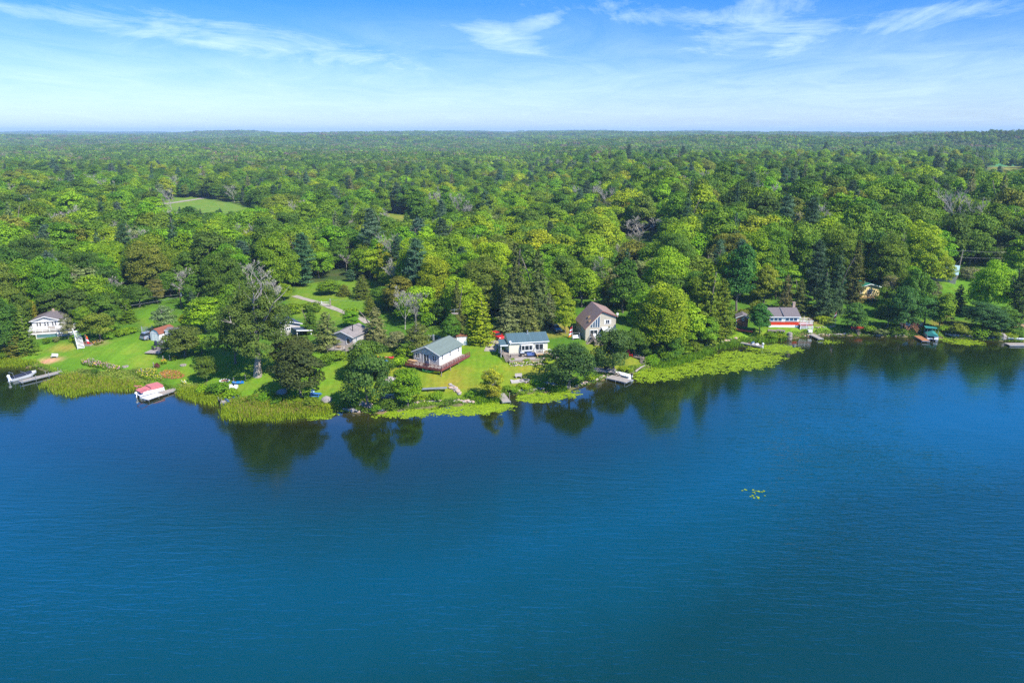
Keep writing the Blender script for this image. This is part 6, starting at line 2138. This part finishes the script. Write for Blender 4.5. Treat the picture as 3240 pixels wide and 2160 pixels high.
MB().b2((-.45, -.28, .5), (.45, .28, .85)).build('firebox', DKMETAL, root); MB().tube([(-.42, 0, .87), (.42, 0, .87)], .26, 10).build('lid', METAL, root)
for x in (-.4, .4): MB().b2((x - .04, -.2, 0), (x + .04, .2, .5)).build('leg', DKMETAL, root)
Bm_ = Matrix.Translation(hB.location) @ Matrix.Rotation(hB.rotation_euler.z, 4, 'Z')
p = Bm_ @ Vector((1.0, -1.4, -.03)); root = empty('covered_barbecue', p, 0, 'barbecue under a dark cover on the red-railed deck', 'barbecue')
MB().loft([[(math.cos(k * .6283) * .5 * q, math.sin(k * .6283) * .35 * q, z) for k in range(10)] for q, z in ((1, .02), (1.05, .5), (.95, .85), (.4, 1.05))]).build('cover', NAVY, root)
p = hD.location; Dm = Matrix.Translation(hD.location) @ Matrix.Rotation(hD.rotation_euler.z, 4, 'Z')
for i, (x, rz_) in enumerate(((-1.5, 10), (-.4, -12))):
    q = Dm @ Vector((x, -1.5, -.01)); adirondack('deck_chair', ['left of two white chairs on the brown-roofed cottage deck', 'right of two white chairs on the brown-roofed cottage deck'][i], q, R(rz_) + .15, LAWNCH, sc=1.05)
g = hp(1822, 1074); root = empty('garden_swing', g, R(15), 'white garden swing seat by the left wall of the brown-roofed cottage', 'swing seat')
MB().b2((-.7, -.25, .4), (.7, .25, .5)).build('seat', LAWNCH, root); MB().b2((-.7, .22, .5), (.7, .3, 1.0)).build('backrest', LAWNCH, root)
for s in (-1, 1): MB().bar((s * .85, -.5, 0), (s * .8, 0, 1.6), .06).bar((s * .85, .5, 0), (s * .8, 0, 1.6), .06).build('leg', METAL, root)
MB().bar((-.85, 0, 1.6), (.85, 0, 1.6), .06).build('crossbar', METAL, root)

# ---------------------------------------------------------------- rocks, shrubs, flowers, reeds, lily pads
def rock_mesh(seed, m):
    rng = random.Random(seed)
    bm = bmesh.new(); bmesh.ops.create_icosphere(bm, subdivisions=2, radius=.5)
    ds = [(Vector((rng.uniform(-1, 1), rng.uniform(-1, 1), rng.uniform(-1, 1))).normalized(), rng.uniform(.28, .45)) for _ in range(9)]
    for v in bm.verts:
        for d_, k in ds:
            o = v.co.dot(d_)
            if o > k: v.co -= d_ * (o - k) * .85
        v.co *= 1 + rng.uniform(-.05, .05)
    me = bpy.data.meshes.new('boulder'); bm.to_mesh(me); bm.free(); me.materials.append(m)
    return me


ROCKS = [rock_mesh(i, STONE if i % 2 else PINKSTONE) for i in range(8)]
RR = random.Random(9)


def rock(px, py, s, label, group=None, flat=.65, k=None):
    g = G(px, py)
    o = bpy.data.objects.new('boulder', ROCKS[RR.randrange(8) if k is None else k]); COL.objects.link(o)
    o.location = (g.x, g.y, g.z + s * .12); o.scale = (s * RR.uniform(.9, 1.4), s, s * flat * RR.uniform(.8, 1.2)); o.rotation_euler = (RR.uniform(-.2, .2), RR.uniform(-.2, .2), RR.uniform(0, 6.3))
    return tag(o, label, 'boulder', group)


def rock_row(a, b, n, s, label, jy=2.0):
    for i in range(n):
        t = (i + RR.uniform(.1, .9)) / n
        rock(a[0] + (b[0] - a[0]) * t, a[1] + (b[1] - a[1]) * t + RR.uniform(-jy, jy), s * RR.uniform(.6, 1.35), label, label)


rock_row((1085, 1294), (1140, 1302), 9, .9, 'pinkish boulder at the water edge left of the wide dark oak')
rock_row((1140, 1280), (1215, 1298), 12, 1.2, 'grey boulder under the wide dark oak at the waterline')
rock_row((1020, 1258), (1060, 1290), 6, .8, 'pale stone on the bank between the dark maple and the wide oak')
rock_row((1310, 1272), (1400, 1268), 13, .55, 'stone in the low row below the dismantled dock section')
rock_row((1435, 1268), (1500, 1272), 14, .7, 'pale stone in the curved ring in the shallows')
rock_row((1424, 1220), (1456, 1246), 26, .75, 'pale rock heaped in the pile below the red-decked cottage', 7)
rock_row((1615, 1158), (1730, 1150), 22, .5, 'edging stone of the garden below the plank patio')
rock_row((1622, 1240), (1720, 1228), 16, .6, 'flat stone along the shore right of the golden tree')
rock_row((1720, 1212), (1800, 1224), 16, .9, 'brown rock on the bank left of the round shore oak')
rock_row((1820, 1222), (1900, 1196), 12, .7, 'rock at the foot of the round shore oak')
rock_row((1900, 1195), (1925, 1188), 8, .6, 'rock beside the shore deck')
rock_row((2230, 1098), (2330, 1070), 9, .9, 'rock on the bank above the big lily pad bed')
rock_row((2540, 1063), (2680, 1056), 30, .5, 'small stone of the edging along the shore by the flagpole')
rock_row((2740, 1060), (2880, 1062), 14, .6, 'stone along the wooded waterline')
rock_row((2985, 1058), (3160, 1072), 14, .9, 'rock on the bank right of the teal pontoon boat')
rock_row((2570, 1036), (2640, 1034), 10, .5, 'stone in the low wall under the slope right of the white deck')
rock(3172, 1072, 2.6, 'biggest grey boulder beside the right-hand stairs', flat=.8, k=1)
rock(890, 1244, 2.4, 'long flat pale boulder in the shade of the dark maple', flat=.35, k=3)
rock(1032, 1268, 2.2, 'grey boulder right of the blue picnic table', flat=.6, k=5)
rock(1238, 1206, 2.4, 'pale flat rock left of the bright green shore tree', flat=.35, k=1)
g = hp(2497, 1072); root = empty('tree_stump', (g.x, g.y, .1), 0, 'big uprooted grey stump at the water edge below the pallets', 'stump')
mb = limbs(3, 1.6, .55, 1.3, first=.0, n=8, depth=2, thin=.5, up=.2, minr=.05); mb.build('roots', PALEBARK, root)
MB().tube([(0, 0, -.3), (.1, 0, 1.5)], [.7, .5], 9).build('stump', PALEBARK, root)
a = hp(2010, 1177); b = hp(2040, 1160); root = empty('driftwood_log', a, 0, 'pale driftwood log lying on the bank beside the lily pads', 'log')
MB().tube([(0, 0, .1), ((b - a).x * .5, (b - a).y * .5, .45), ((b - a).x, (b - a).y, .5)], [.2, .16, .1], 8).tube([((b - a).x * .4, (b - a).y * .4, .4), ((b - a).x * .3 + .5, (b - a).y * .4, .9)], [.07, .03], 5).build('log', PALEBARK, root)

SH = random.Random(31)
SHRUBS = [  # px, py, width m, height m, tint, label
    (345, 1072, 2.4, 1.5, 'bright', 'bright leafy bush at the foot of the broad olive oak'), (385, 1062, 3.2, 1.5, 'lime', 'lime green weed clump below the cattle gate path'),
    (415, 1053, 3.0, 1.3, 'lime', 'second lime weed clump nearer the steel gate'), (360, 1048, 3.4, 1.8, 'green', 'green bramble clump under the wood edge above the lawn'),
    (178, 1080, 1.7, 1.1, 'grey', 'silvery shrub in front of the white cottage skirt'), (150, 1084, 2.0, 1.2, 'green', 'green shrub at the left of the white cottage skirt'), (228, 1080, 1.3, .8, 'lime', 'small clipped lime shrub beside the foot of the thin grey ash'),
    (497, 1163, 1.1, .9, (.09, .03, .04), 'dark red bush beside the grey post'), (302, 1180, 1.6, 1.0, 'deep', 'deep green shrub below the long flower bed'),
    (700, 1245, 4.2, 2.2, 'green', 'large green bush right of the round young poplar'), (730, 1258, 3.2, 1.6, 'lime', 'lime green bush by the blue fishing boat'), (640, 1240, 2.6, 1.3, 'lime', 'lime bush at the shore end of the white-ended dock'),
    (840, 1262, 3.0, 1.2, 'bright', 'bright bush on the bank above the wide reed bed'), (880, 1270, 3.2, 1.2, 'green', 'green bush on the bank below the flat pale boulder'), (930, 1275, 3.0, 1.1, 'bright', 'bright bush on the bank below the dark maple trunk'),
    (985, 1283, 3.2, 1.3, 'green', 'green bush on the bank below the blue table'), (1040, 1292, 2.4, 1.0, 'lime', 'lime bush at the end of the reed bed'), (800, 1270, 2.4, 1.0, 'green', 'low green bush at the left start of the reed bank'),
    (1115, 1285, 3.6, 1.7, 'deep', 'deep green bush under the left side of the wide dark oak'), (1230, 1292, 3.2, 1.8, 'deep', 'deep green bush under the right side of the wide dark oak'), (1190, 1300, 2.0, 1.1, 'green', 'green bush among the waterline boulders'),
    (1378, 1262, 3.0, 1.3, 'bright', 'bright bush above the low stone row'), (1330, 1265, 2.2, 1.0, 'lime', 'lime bush right of the bright green shore tree'), (1240, 1235, 2.0, 1.4, 'green', 'green bush behind the bright green shore tree'),
    (1070, 1140, 3.6, 2.0, 'bright', 'bright bushy growth left of the tan cottage deck posts'), (1040, 1150, 3.4, 2.2, 'green', 'green bushy growth beside the bronze maple'), (1265, 1160, 3.2, 2.2, 'lime', 'lime bush left of the red-railed deck'),
    (1285, 1132, 3.4, 2.4, 'bright', 'tall bright bush behind the left end of the red-railed deck'), (1400, 1020, 4.0, 3.0, 'lime', 'lime thicket behind the gravel driveway'), (1360, 1030, 4.2, 3.4, 'bright', 'bright thicket left of the gravel driveway'),
    (1490, 1255, 2.0, 1.1, 'bright', 'bright shrub below the rock pile'), (1620, 1238, 3.2, 1.0, 'bright', 'bright low bush right of the small dock'), (1700, 1222, 2.6, 1.2, 'bright', 'bright bush above the flat shore stones'),
    (1660, 1230, 2.8, 1.0, 'lime', 'lime low bush in the middle of the flat shore stones'), (1770, 1218, 2.4, 1.0, 'green', 'green bush left under the round shore oak'), (1622, 1144, 1.2, .7, 'lime', 'lime bush at the left end of the patio garden'),
    (1665, 1146, 1.4, .8, 'yellowgreen', 'yellow-green bush in the middle of the patio garden'), (1705, 1142, 1.5, .8, 'grey', 'grey leafy bush at the right end of the patio garden'), (1870, 1205, 2.6, 1.4, 'lime', 'lime bush below the shore deck steps'),
    (1980, 1175, 2.6, 1.0, 'lime', 'lime bush right of the wide plank dock'), (2060, 1148, 3.2, 1.6, 'bright', 'bright bush on the bank below the log steps'), (2110, 1140, 3.6, 2.2, 'green', 'green bush under the largest maple'),
    (2160, 1118, 3.4, 1.8, 'bright', 'bright bush under the right of the largest maple'), (2200, 1108, 3.2, 1.8, 'green', 'green bush above the reeds by the lily pads'), (2060, 1120, 3.0, 1.8, 'deep', 'deep green bush behind the red chair'),
    (2145, 1100, 3.4, 2.4, 'deep', 'deep shaded bush among the maple trunks'), (2090, 1128, 2.4, 2.6, 'lime', 'upright lime sapling bush on the bank'), (2385, 1050, 1.8, 1.0, 'green', 'green bush at the foot of the round blue-green maple'),
    (2440, 1066, 3.0, .9, 'bright', 'bright low bush left of the grey stump'), (2470, 1068, 3.0, .9, 'lime', 'lime low bush touching the grey stump'), (2600, 1018, 4.0, 1.6, 'lime', 'lime bush on the slope right of the white deck'),
    (2570, 985, 3.6, 1.8, 'olive', 'olive bush high on the slope behind the white deck'), (2350, 1005, 3.2, 2.4, 'olive', 'olive bush behind the brown shed roof'), (2390, 990, 4.0, 3.0, 'olive', 'olive thicket left of the red cottage roof'),
    (2750, 1052, 3.4, 1.9, 'bright', 'bright bush right of the red-railed platform'), (2785, 1058, 2.8, 1.4, 'grey', 'grey-green clipped bush at the wooded waterline'), (2830, 1060, 2.2, 1.2, 'deep', 'deep green bush beside the straight oak trunk'),
    (2853, 1056, 1.9, 1.3, 'green', 'green bush left of the brown stairs'), (2985, 1050, 3.2, 1.5, 'lime', 'lime bush right of the teal pontoon boat'), (3030, 1058, 4.2, 2.4, (.10, .17, .012), 'rounded olive-yellow bush on the right bank'),
    (3095, 1062, 4.4, 2.4, 'bright', 'bright bush under the dark right-hand oak'), (3140, 1068, 3.6, 2.0, 'green', 'green bush left of the biggest boulder'), (3190, 1070, 3.0, 1.4, 'lime', 'lime bush under the stair landing'), (3060, 1062, 3.0, 1.6, 'lime', 'lime bush between two larger bushes on the right bank'),
    (3070, 880, 5.0, 3.2, 'grey', 'rounded grey bush right of the tall grey pole'), (2990, 1020, 3.4, 1.6, 'tan', 'dry tan bush on the open right bank'), (60, 1118, 4.0, 2.0, 'deep', 'deep bush at the foot of the left edge oak'), (20, 1132, 4.0, 1.6, 'green', 'green bush at the left edge above the reeds'),
    (1960, 1075, 3.0, 2.0, 'green', 'green bush right of the brown-roofed cottage deck'), (2215, 1075, 4.2, 2.6, 'lime', 'lime bush at the foot of the tall cone-shaped tree'), (2290, 1058, 4.0, 2.6, 'bright', 'bright bush left of the brown shed'),
    (610, 1085, 3.4, 2.0, 'deep', 'deep bush beneath the dense domed tree'), (1110, 1000, 3.4, 2.2, 'bright', 'bright bush beside the gravel lane'), (985, 985, 4.2, 2.4, 'green', 'green thicket behind the blue-roofed cottage'), (930, 990, 4.4, 2.2, 'bright', 'bright thicket at the lane end near the blue-roofed cottage'),
]
for px, py, w, h, t_, lab in SHRUBS:
    g = G(px, py); plant('shrub', g, h * 1.1, w * 1.1, t_, lab)


def tintmat(name, c):
    return mat(name, c, .7, var=.12)


def patch(polys, n, zmax, leaf, rs, up=.5, blade=False, lean=.25):
    """random spots inside photo polygons, as ground points"""
    V = []; T_ = []
    for poly, share in polys:
        w = [tuple(G(p[0], p[1])[:2]) for p in poly]
        xs = [p[0] for p in w]; ys = [p[1] for p in w]
        k = int(n * share); got = 0
        while got < k:
            X = rs.uniform(min(xs), max(xs), k); Y = rs.uniform(min(ys), max(ys), k)
            ok = inpoly(w, X, Y)
            X, Y = X[ok][:k - got], Y[ok][:k - got]
            if len(X) == 0: continue
            V.append(np.stack([X, Y], 1)); got += len(X)
    return np.concatenate(V)


def colour_leaf(name, tint):
    """the foliage material with its own tint attribute carried by the object"""
    return LEAF


def reeds(name, label, polys, n, h, tint, seed, wd=.07, cat=None):
    rs = np.random.RandomState(seed)
    P_ = patch(polys, n, h, 0, rs)
    pn = np.sin(P_[:, 0] * .8 + 2 * np.sin(P_[:, 1] * .5)) * np.sin(P_[:, 1] * 1.1 + np.sin(P_[:, 0] * .6)) * .5 + .5
    off = np.clip((shore_y(P_[:, 0]) - P_[:, 1]) / 9, 0, 1)
    P_ = P_[rs.uniform(size=len(P_)) < np.clip(pn * 1.3 + .35 - off * .5, .04, 1)]
    P_ += np.stack([rs.normal(size=len(P_)) * .35, rs.normal(size=len(P_)) * .5], 1)
    z = np.maximum(terrain(P_[:, 0], P_[:, 1]), 0)
    cl = (np.sin(P_[:, 0] * .9) + np.sin(P_[:, 1] * 1.3 + P_[:, 0] * .4)) * .12 + 1
    H = h * rs.uniform(.6, 1.2, len(P_)) * cl
    a = rs.uniform(0, math.tau, len(P_)); dx = np.cos(a) * wd; dy = np.sin(a) * wd
    lx = rs.normal(size=len(P_)) * .16 * H; ly = rs.normal(size=len(P_)) * .16 * H
    b = np.stack([P_[:, 0], P_[:, 1], z - .1], 1)
    V = np.stack([b - np.stack([dx, dy, 0 * dx], 1), b + np.stack([dx, dy, 0 * dx], 1), b + np.stack([lx + dx * .3, ly + dy * .3, H], 1), b + np.stack([lx - dx * .3, ly - dy * .3, H * .97], 1)], 1).reshape(-1, 3)
    F = np.arange(len(V)).reshape(-1, 4)
    me = np_mesh(name, V, F, [LEAF], np.clip(rs.uniform(0, 1, len(F)), 0, 1))
    o = bpy.data.objects.new(name, me); COL.objects.link(o); o['tint'] = list(tint)
    o['label'] = label; o['category'] = cat or 'reeds'
    return tag(o, kind='stuff')


reeds('reeds', 'yellow-green reeds standing in the shallows along the left shore', [
    ([(0, 1135), (60, 1140), (118, 1150), (100, 1158), (0, 1160)], .06),
    ([(128, 1222), (170, 1200), (215, 1190), (330, 1200), (440, 1212), (445, 1232), (350, 1238), (262, 1245), (232, 1256), (190, 1246)], .30),
    ([(560, 1238), (600, 1232), (690, 1258), (705, 1262), (700, 1282), (625, 1272), (570, 1250)], .14),
    ([(705, 1300), (720, 1275), (800, 1262), (1000, 1285), (1060, 1300), (1040, 1312), (980, 1318), (880, 1328), (780, 1332), (710, 1322)], .50)],
    36000, .78, (.185, .280, .010), 51)
reeds('reeds', 'dry tan stalks mixed among the left shore reeds', [([(128, 1215), (215, 1190), (330, 1200), (440, 1212), (445, 1228), (262, 1240), (190, 1240)], .4), ([(705, 1295), (720, 1275), (800, 1262), (1000, 1285), (1040, 1305), (880, 1322), (780, 1328)], .6)], 5000, .85, (.26, .22, .07), 55)
reeds('reeds', 'green reeds between the right-hand maples and the lily pads', [
    ([(2060, 1160), (2110, 1140), (2180, 1125), (2240, 1105), (2260, 1115), (2200, 1140), (2100, 1165)], .5),
    ([(2250, 1100), (2340, 1082), (2420, 1072), (2490, 1070), (2480, 1078), (2350, 1092), (2260, 1108)], .25), ([(1740, 1232), (1790, 1228), (1785, 1236), (1745, 1240)], .1), ([(1500, 1262), (1580, 1255), (1590, 1268), (1505, 1275)], .15)],
    9000, .8, (.12, .25, .008), 52)


def cover(name, label, polys, n, h, leaf, tint, seed, cat='ground plants'):
    rs = np.random.RandomState(seed)
    P_ = patch(polys, n, h, 0, rs)
    z = np.maximum(terrain(P_[:, 0], P_[:, 1]), 0)
    hh = h * np.clip(.55 + .45 * np.sin(P_[:, 0] * 1.1 + 1) * np.sin(P_[:, 1] * 1.4), .1, 1)
    C = np.stack([P_[:, 0], P_[:, 1], z + hh * rs.uniform(.05, 1, len(P_))], 1)
    V, F = leafquads(C, np.array([.2, -.3, 1.]) + rs.normal(size=C.shape) * .55, leaf, rs)
    me = np_mesh(name, V, F, [LEAF], np.clip(.5 + .5 * np.sin(P_[:, 0] * .7 + P_[:, 1] * .9) * .6 + rs.normal(size=len(F)) * .2, 0, 1.2))
    o = bpy.data.objects.new(name, me); COL.objects.link(o); o['tint'] = list(tint); o['label'] = label; o['category'] = cat
    return tag(o, kind='stuff')


SHORE_BANK = []
for i in range(2, len(SHORE_PX) - 3):
    a, b = SHORE_PX[i], SHORE_PX[i + 1]
    if a[0] >= 3240: break
    SHORE_BANK.append((a, b))
_polys = [([(a[0], a[1] - 17), (b[0], b[1] - 17), (b[0], b[1] + 3), (a[0], a[1] + 3)], abs(b[0] - a[0]) / 3240 + .002) for a, b in SHORE_BANK]
cover('bank_plants', 'knee-high leafy weeds growing along the whole bank', _polys, 30000, .55, .22, (.115, .225, .012), 61)
cover('bank_plants', 'taller wildflower meadow between the left lawn and the reeds', [([(215, 1180), (260, 1168), (330, 1178), (460, 1170), (500, 1165), (480, 1215), (440, 1218), (250, 1195)], .6), ([(560, 1215), (640, 1222), (700, 1245), (690, 1260), (580, 1240)], .4)], 9000, .8, .22, (.15, .21, .03), 62)
cover('undergrowth', 'tangled undergrowth on the shaded right-hand bank', [([(2040, 1120), (2240, 1075), (2300, 1060), (2300, 1085), (2180, 1115), (2060, 1150)], .3), ([(2640, 1030), (2960, 1030), (3240, 1040), (3240, 1078), (2980, 1064), (2640, 1058)], .5), ([(1260, 1110), (1330, 1050), (1440, 1010), (1460, 1050), (1330, 1090), (1290, 1150)], .2)], 22000, .7, .25, (.085, .180, .014), 63)


# lily pads: clustered rafts with ragged edges
def lilies():
    rs = np.random.RandomState(71)
    polys = [([(1995, 1205), (2080, 1170), (2200, 1145), (2270, 1120), (2330, 1110), (2400, 1118), (2488, 1130), (2450, 1145), (2430, 1160), (2350, 1170), (2220, 1182), (2060, 1208)], .40),
             ([(2425, 1090), (2500, 1092), (2535, 1108), (2490, 1116), (2440, 1108)], .05),
             ([(1395, 1298), (1440, 1285), (1540, 1270), (1600, 1280), (1622, 1288), (1560, 1302), (1455, 1312), (1400, 1306)], .20),
             ([(1180, 1304), (1300, 1296), (1400, 1290), (1380, 1308), (1290, 1318), (1190, 1312)], .09),
             ([(1645, 1250), (1700, 1240), (1800, 1236), (1832, 1244), (1790, 1256), (1720, 1270), (1650, 1268)], .13),
             ([(2000, 1178), (2080, 1158), (2090, 1168), (2010, 1198)], .04),
             ([(960, 1316), (1050, 1306), (1060, 1314), (980, 1324)], .03), ([(2985, 1068), (3090, 1076), (3110, 1088), (3040, 1090), (2990, 1080)], .05), ([(2600, 1078), (2650, 1078), (2652, 1086), (2605, 1086)], .008), ([(2370, 1152), (2378, 1152), (2378, 1155), (2370, 1155)], .002), ([(2368, 1555), (2412, 1556), (2418, 1569), (2385, 1571)], .003), ([(2370, 1090), (2500, 1095), (2540, 1106), (2480, 1120), (2380, 1110)], .05)]
    w2 = []
    Pn = []
    N_ = 19000
    for poly, share in polys:
        w = [tuple(PZ(p[0], p[1], .02)[:2]) for p in poly]
        xs = [p[0] for p in w]; ys = [p[1] for p in w]; k = int(N_ * share)
        X = rs.uniform(min(xs) - .8, max(xs) + .8, k * 4); Y = rs.uniform(min(ys) - .8, max(ys) + .8, k * 4)
        s = soft(w, X + np.sin(Y * 3) * .6, Y + np.sin(X * 2.3) * .5, 1.1)
        n = np.sin(X * 1.3 + 2 * np.sin(Y * .9)) * np.sin(Y * 1.7 + np.sin(X)) * .5 + .5
        ok = rs.uniform(size=len(X)) < np.clip(s * 1.5 - .15, 0, 1) * np.clip(.15 + n * 1.2, 0, 1)
        Pn.append(np.stack([X[ok], Y[ok]], 1)[:k])
    P_ = np.concatenate(Pn)
    ok = P_[:, 1] < shore_y(P_[:, 0]) + .3
    P_ = P_[ok]
    n = len(P_); r = rs.uniform(.10, .2, n)
    a0 = rs.uniform(0, math.tau, n)
    k = 7
    ang = a0[:, None] + np.arange(k) / k * (math.tau - .45)
    z = rs.uniform(.006, .05, n)[:, None] + rs.normal(size=(n, k)) * .012
    V = np.stack([P_[:, 0:1] + np.cos(ang) * r[:, None], P_[:, 1:2] + np.sin(ang) * r[:, None], z], -1).reshape(-1, 3)
    F = np.arange(n * k).reshape(n, k)
    me = np_mesh('lily_pads', V, F, [LEAF], rs.uniform(.1, 1.0, n))
    o = bpy.data.objects.new('lily_pads', me); COL.objects.link(o); o['tint'] = [.205, .34, .012]
    o['label'] = 'rafts of yellow-green lily pads floating off the shore'; o['category'] = 'lily pads'
    tag(o, kind='stuff')


lilies()


# flower beds
def flower_bed(label, poly, n, h, tint, flowers, seed, soil=None):
    rs = np.random.RandomState(seed)
    w = [G(*p) for p in poly]
    c = sum(w, Vector()) / len(w)
    root = empty('flower_bed', c, 0, label, 'flower bed')
    P_ = patch([(poly, 1)], n, h, 0, rs)
    z = terrain(P_[:, 0], P_[:, 1])
    C = np.stack([P_[:, 0], P_[:, 1], z + h * rs.uniform(.05, .9, len(P_))], 1) - np.array(c)
    V, F = leafquads(C, np.array([.2, -.2, 1.]) + rs.normal(size=C.shape) * .6, .2, rs)
    o = bpy.data.objects.new('leaves', np_mesh('leaves', V, F, [LEAF], rs.uniform(0, 1, len(F)))); COL.objects.link(o); o.parent = root; o['tint'] = list(TINT[tint])
    q = patch([(poly, 1)], int(n * .14), h, 0, rs); zz = terrain(q[:, 0], q[:, 1])
    V, F = leafquads(np.stack([q[:, 0], q[:, 1], zz + h * rs.uniform(.75, 1.15, len(q))], 1) - np.array(c), np.array([.1, -.4, 1.]) + rs.normal(size=(len(q), 3)) * .4, .15, rs, aspect=1)
    cl = (np.sin(q[:, 0] * 1.1 + seed) * 2 + rs.normal(size=len(q)) * .5 + 50).astype(int) % len(flowers)
    o = bpy.data.objects.new('blossoms', np_mesh('blossoms', V, F, [tintmat('petals_' + f, PET[f]) for f in flowers], None, cl)); COL.objects.link(o); o.parent = root
    if soil:
        mb = MB(); m_ = len(w)
        mb.add([(p.x - c.x, p.y - c.y, p.z - c.z + .07) for p in w] + [(0, 0, gz(c.x, c.y) - c.z + .12)], [(i, (i + 1) % m_, m_) for i in range(m_)])
        mb.build('mulch', soil, root, fixn=False)
    return root


PET = {'pink': (.62, .22, .42), 'mauve': (.42, .25, .36), 'orange': (.72, .30, .02), 'yellow': (.72, .55, .03), 'white': (.7, .7, .65), 'red': (.5, .04, .02), 'dusky': (.40, .24, .18)}
MULCH = mat('orange_mulch', (.33, .12, .04), .95, var=.2)
flower_bed('long bed of pink, mauve and yellow flowers across the left lawn', [(255, 1146), (285, 1142), (335, 1152), (390, 1168), (375, 1176), (320, 1168), (262, 1156)], 2200, .7, 'green', ['pink', 'mauve', 'dusky', 'pink', 'yellow'], 5)
flower_bed('round mulched bed of orange and red flowers with pale edging', [(505, 1178), (530, 1170), (565, 1174), (586, 1188), (575, 1196), (545, 1199), (515, 1195)], 420, .45, 'lime', ['orange', 'red', 'dusky'], 6, MULCH)
flower_bed('clump of golden flowers beside the dark red bush', [(508, 1150), (526, 1146), (530, 1152), (515, 1156)], 260, .8, 'lime', ['yellow', 'orange'], 7)
flower_bed('small clump of orange flowers by the post near the domed tree', [(540, 1134), (556, 1134), (560, 1140), (544, 1142)], 220, .7, 'lime', ['orange'], 8)
flower_bed('wild yellow and pink flowers at the left lawn corner by the posts', [(440, 1178), (490, 1172), (510, 1195), (520, 1205), (470, 1205), (430, 1190)], 1400, .8, 'lime', ['yellow', 'dusky'], 9)
flower_bed('rust and yellow flowers planted right of the raised planter', [(290, 1084), (322, 1078), (330, 1086), (300, 1094)], 500, .5, 'olive', ['dusky', 'dusky', 'orange'], 10)
flower_bed('low garden of grey and yellow plants below the plank patio', [(1608, 1146), (1655, 1140), (1728, 1136), (1730, 1148), (1660, 1156), (1612, 1158)], 1500, .4, 'lime', ['white', 'yellow', 'dusky'], 11)
flower_bed('white and yellow flowers where the lawn meets the reeds', [(575, 1212), (590, 1210), (592, 1220), (578, 1220)], 250, .6, 'lime', ['white', 'yellow'], 12)
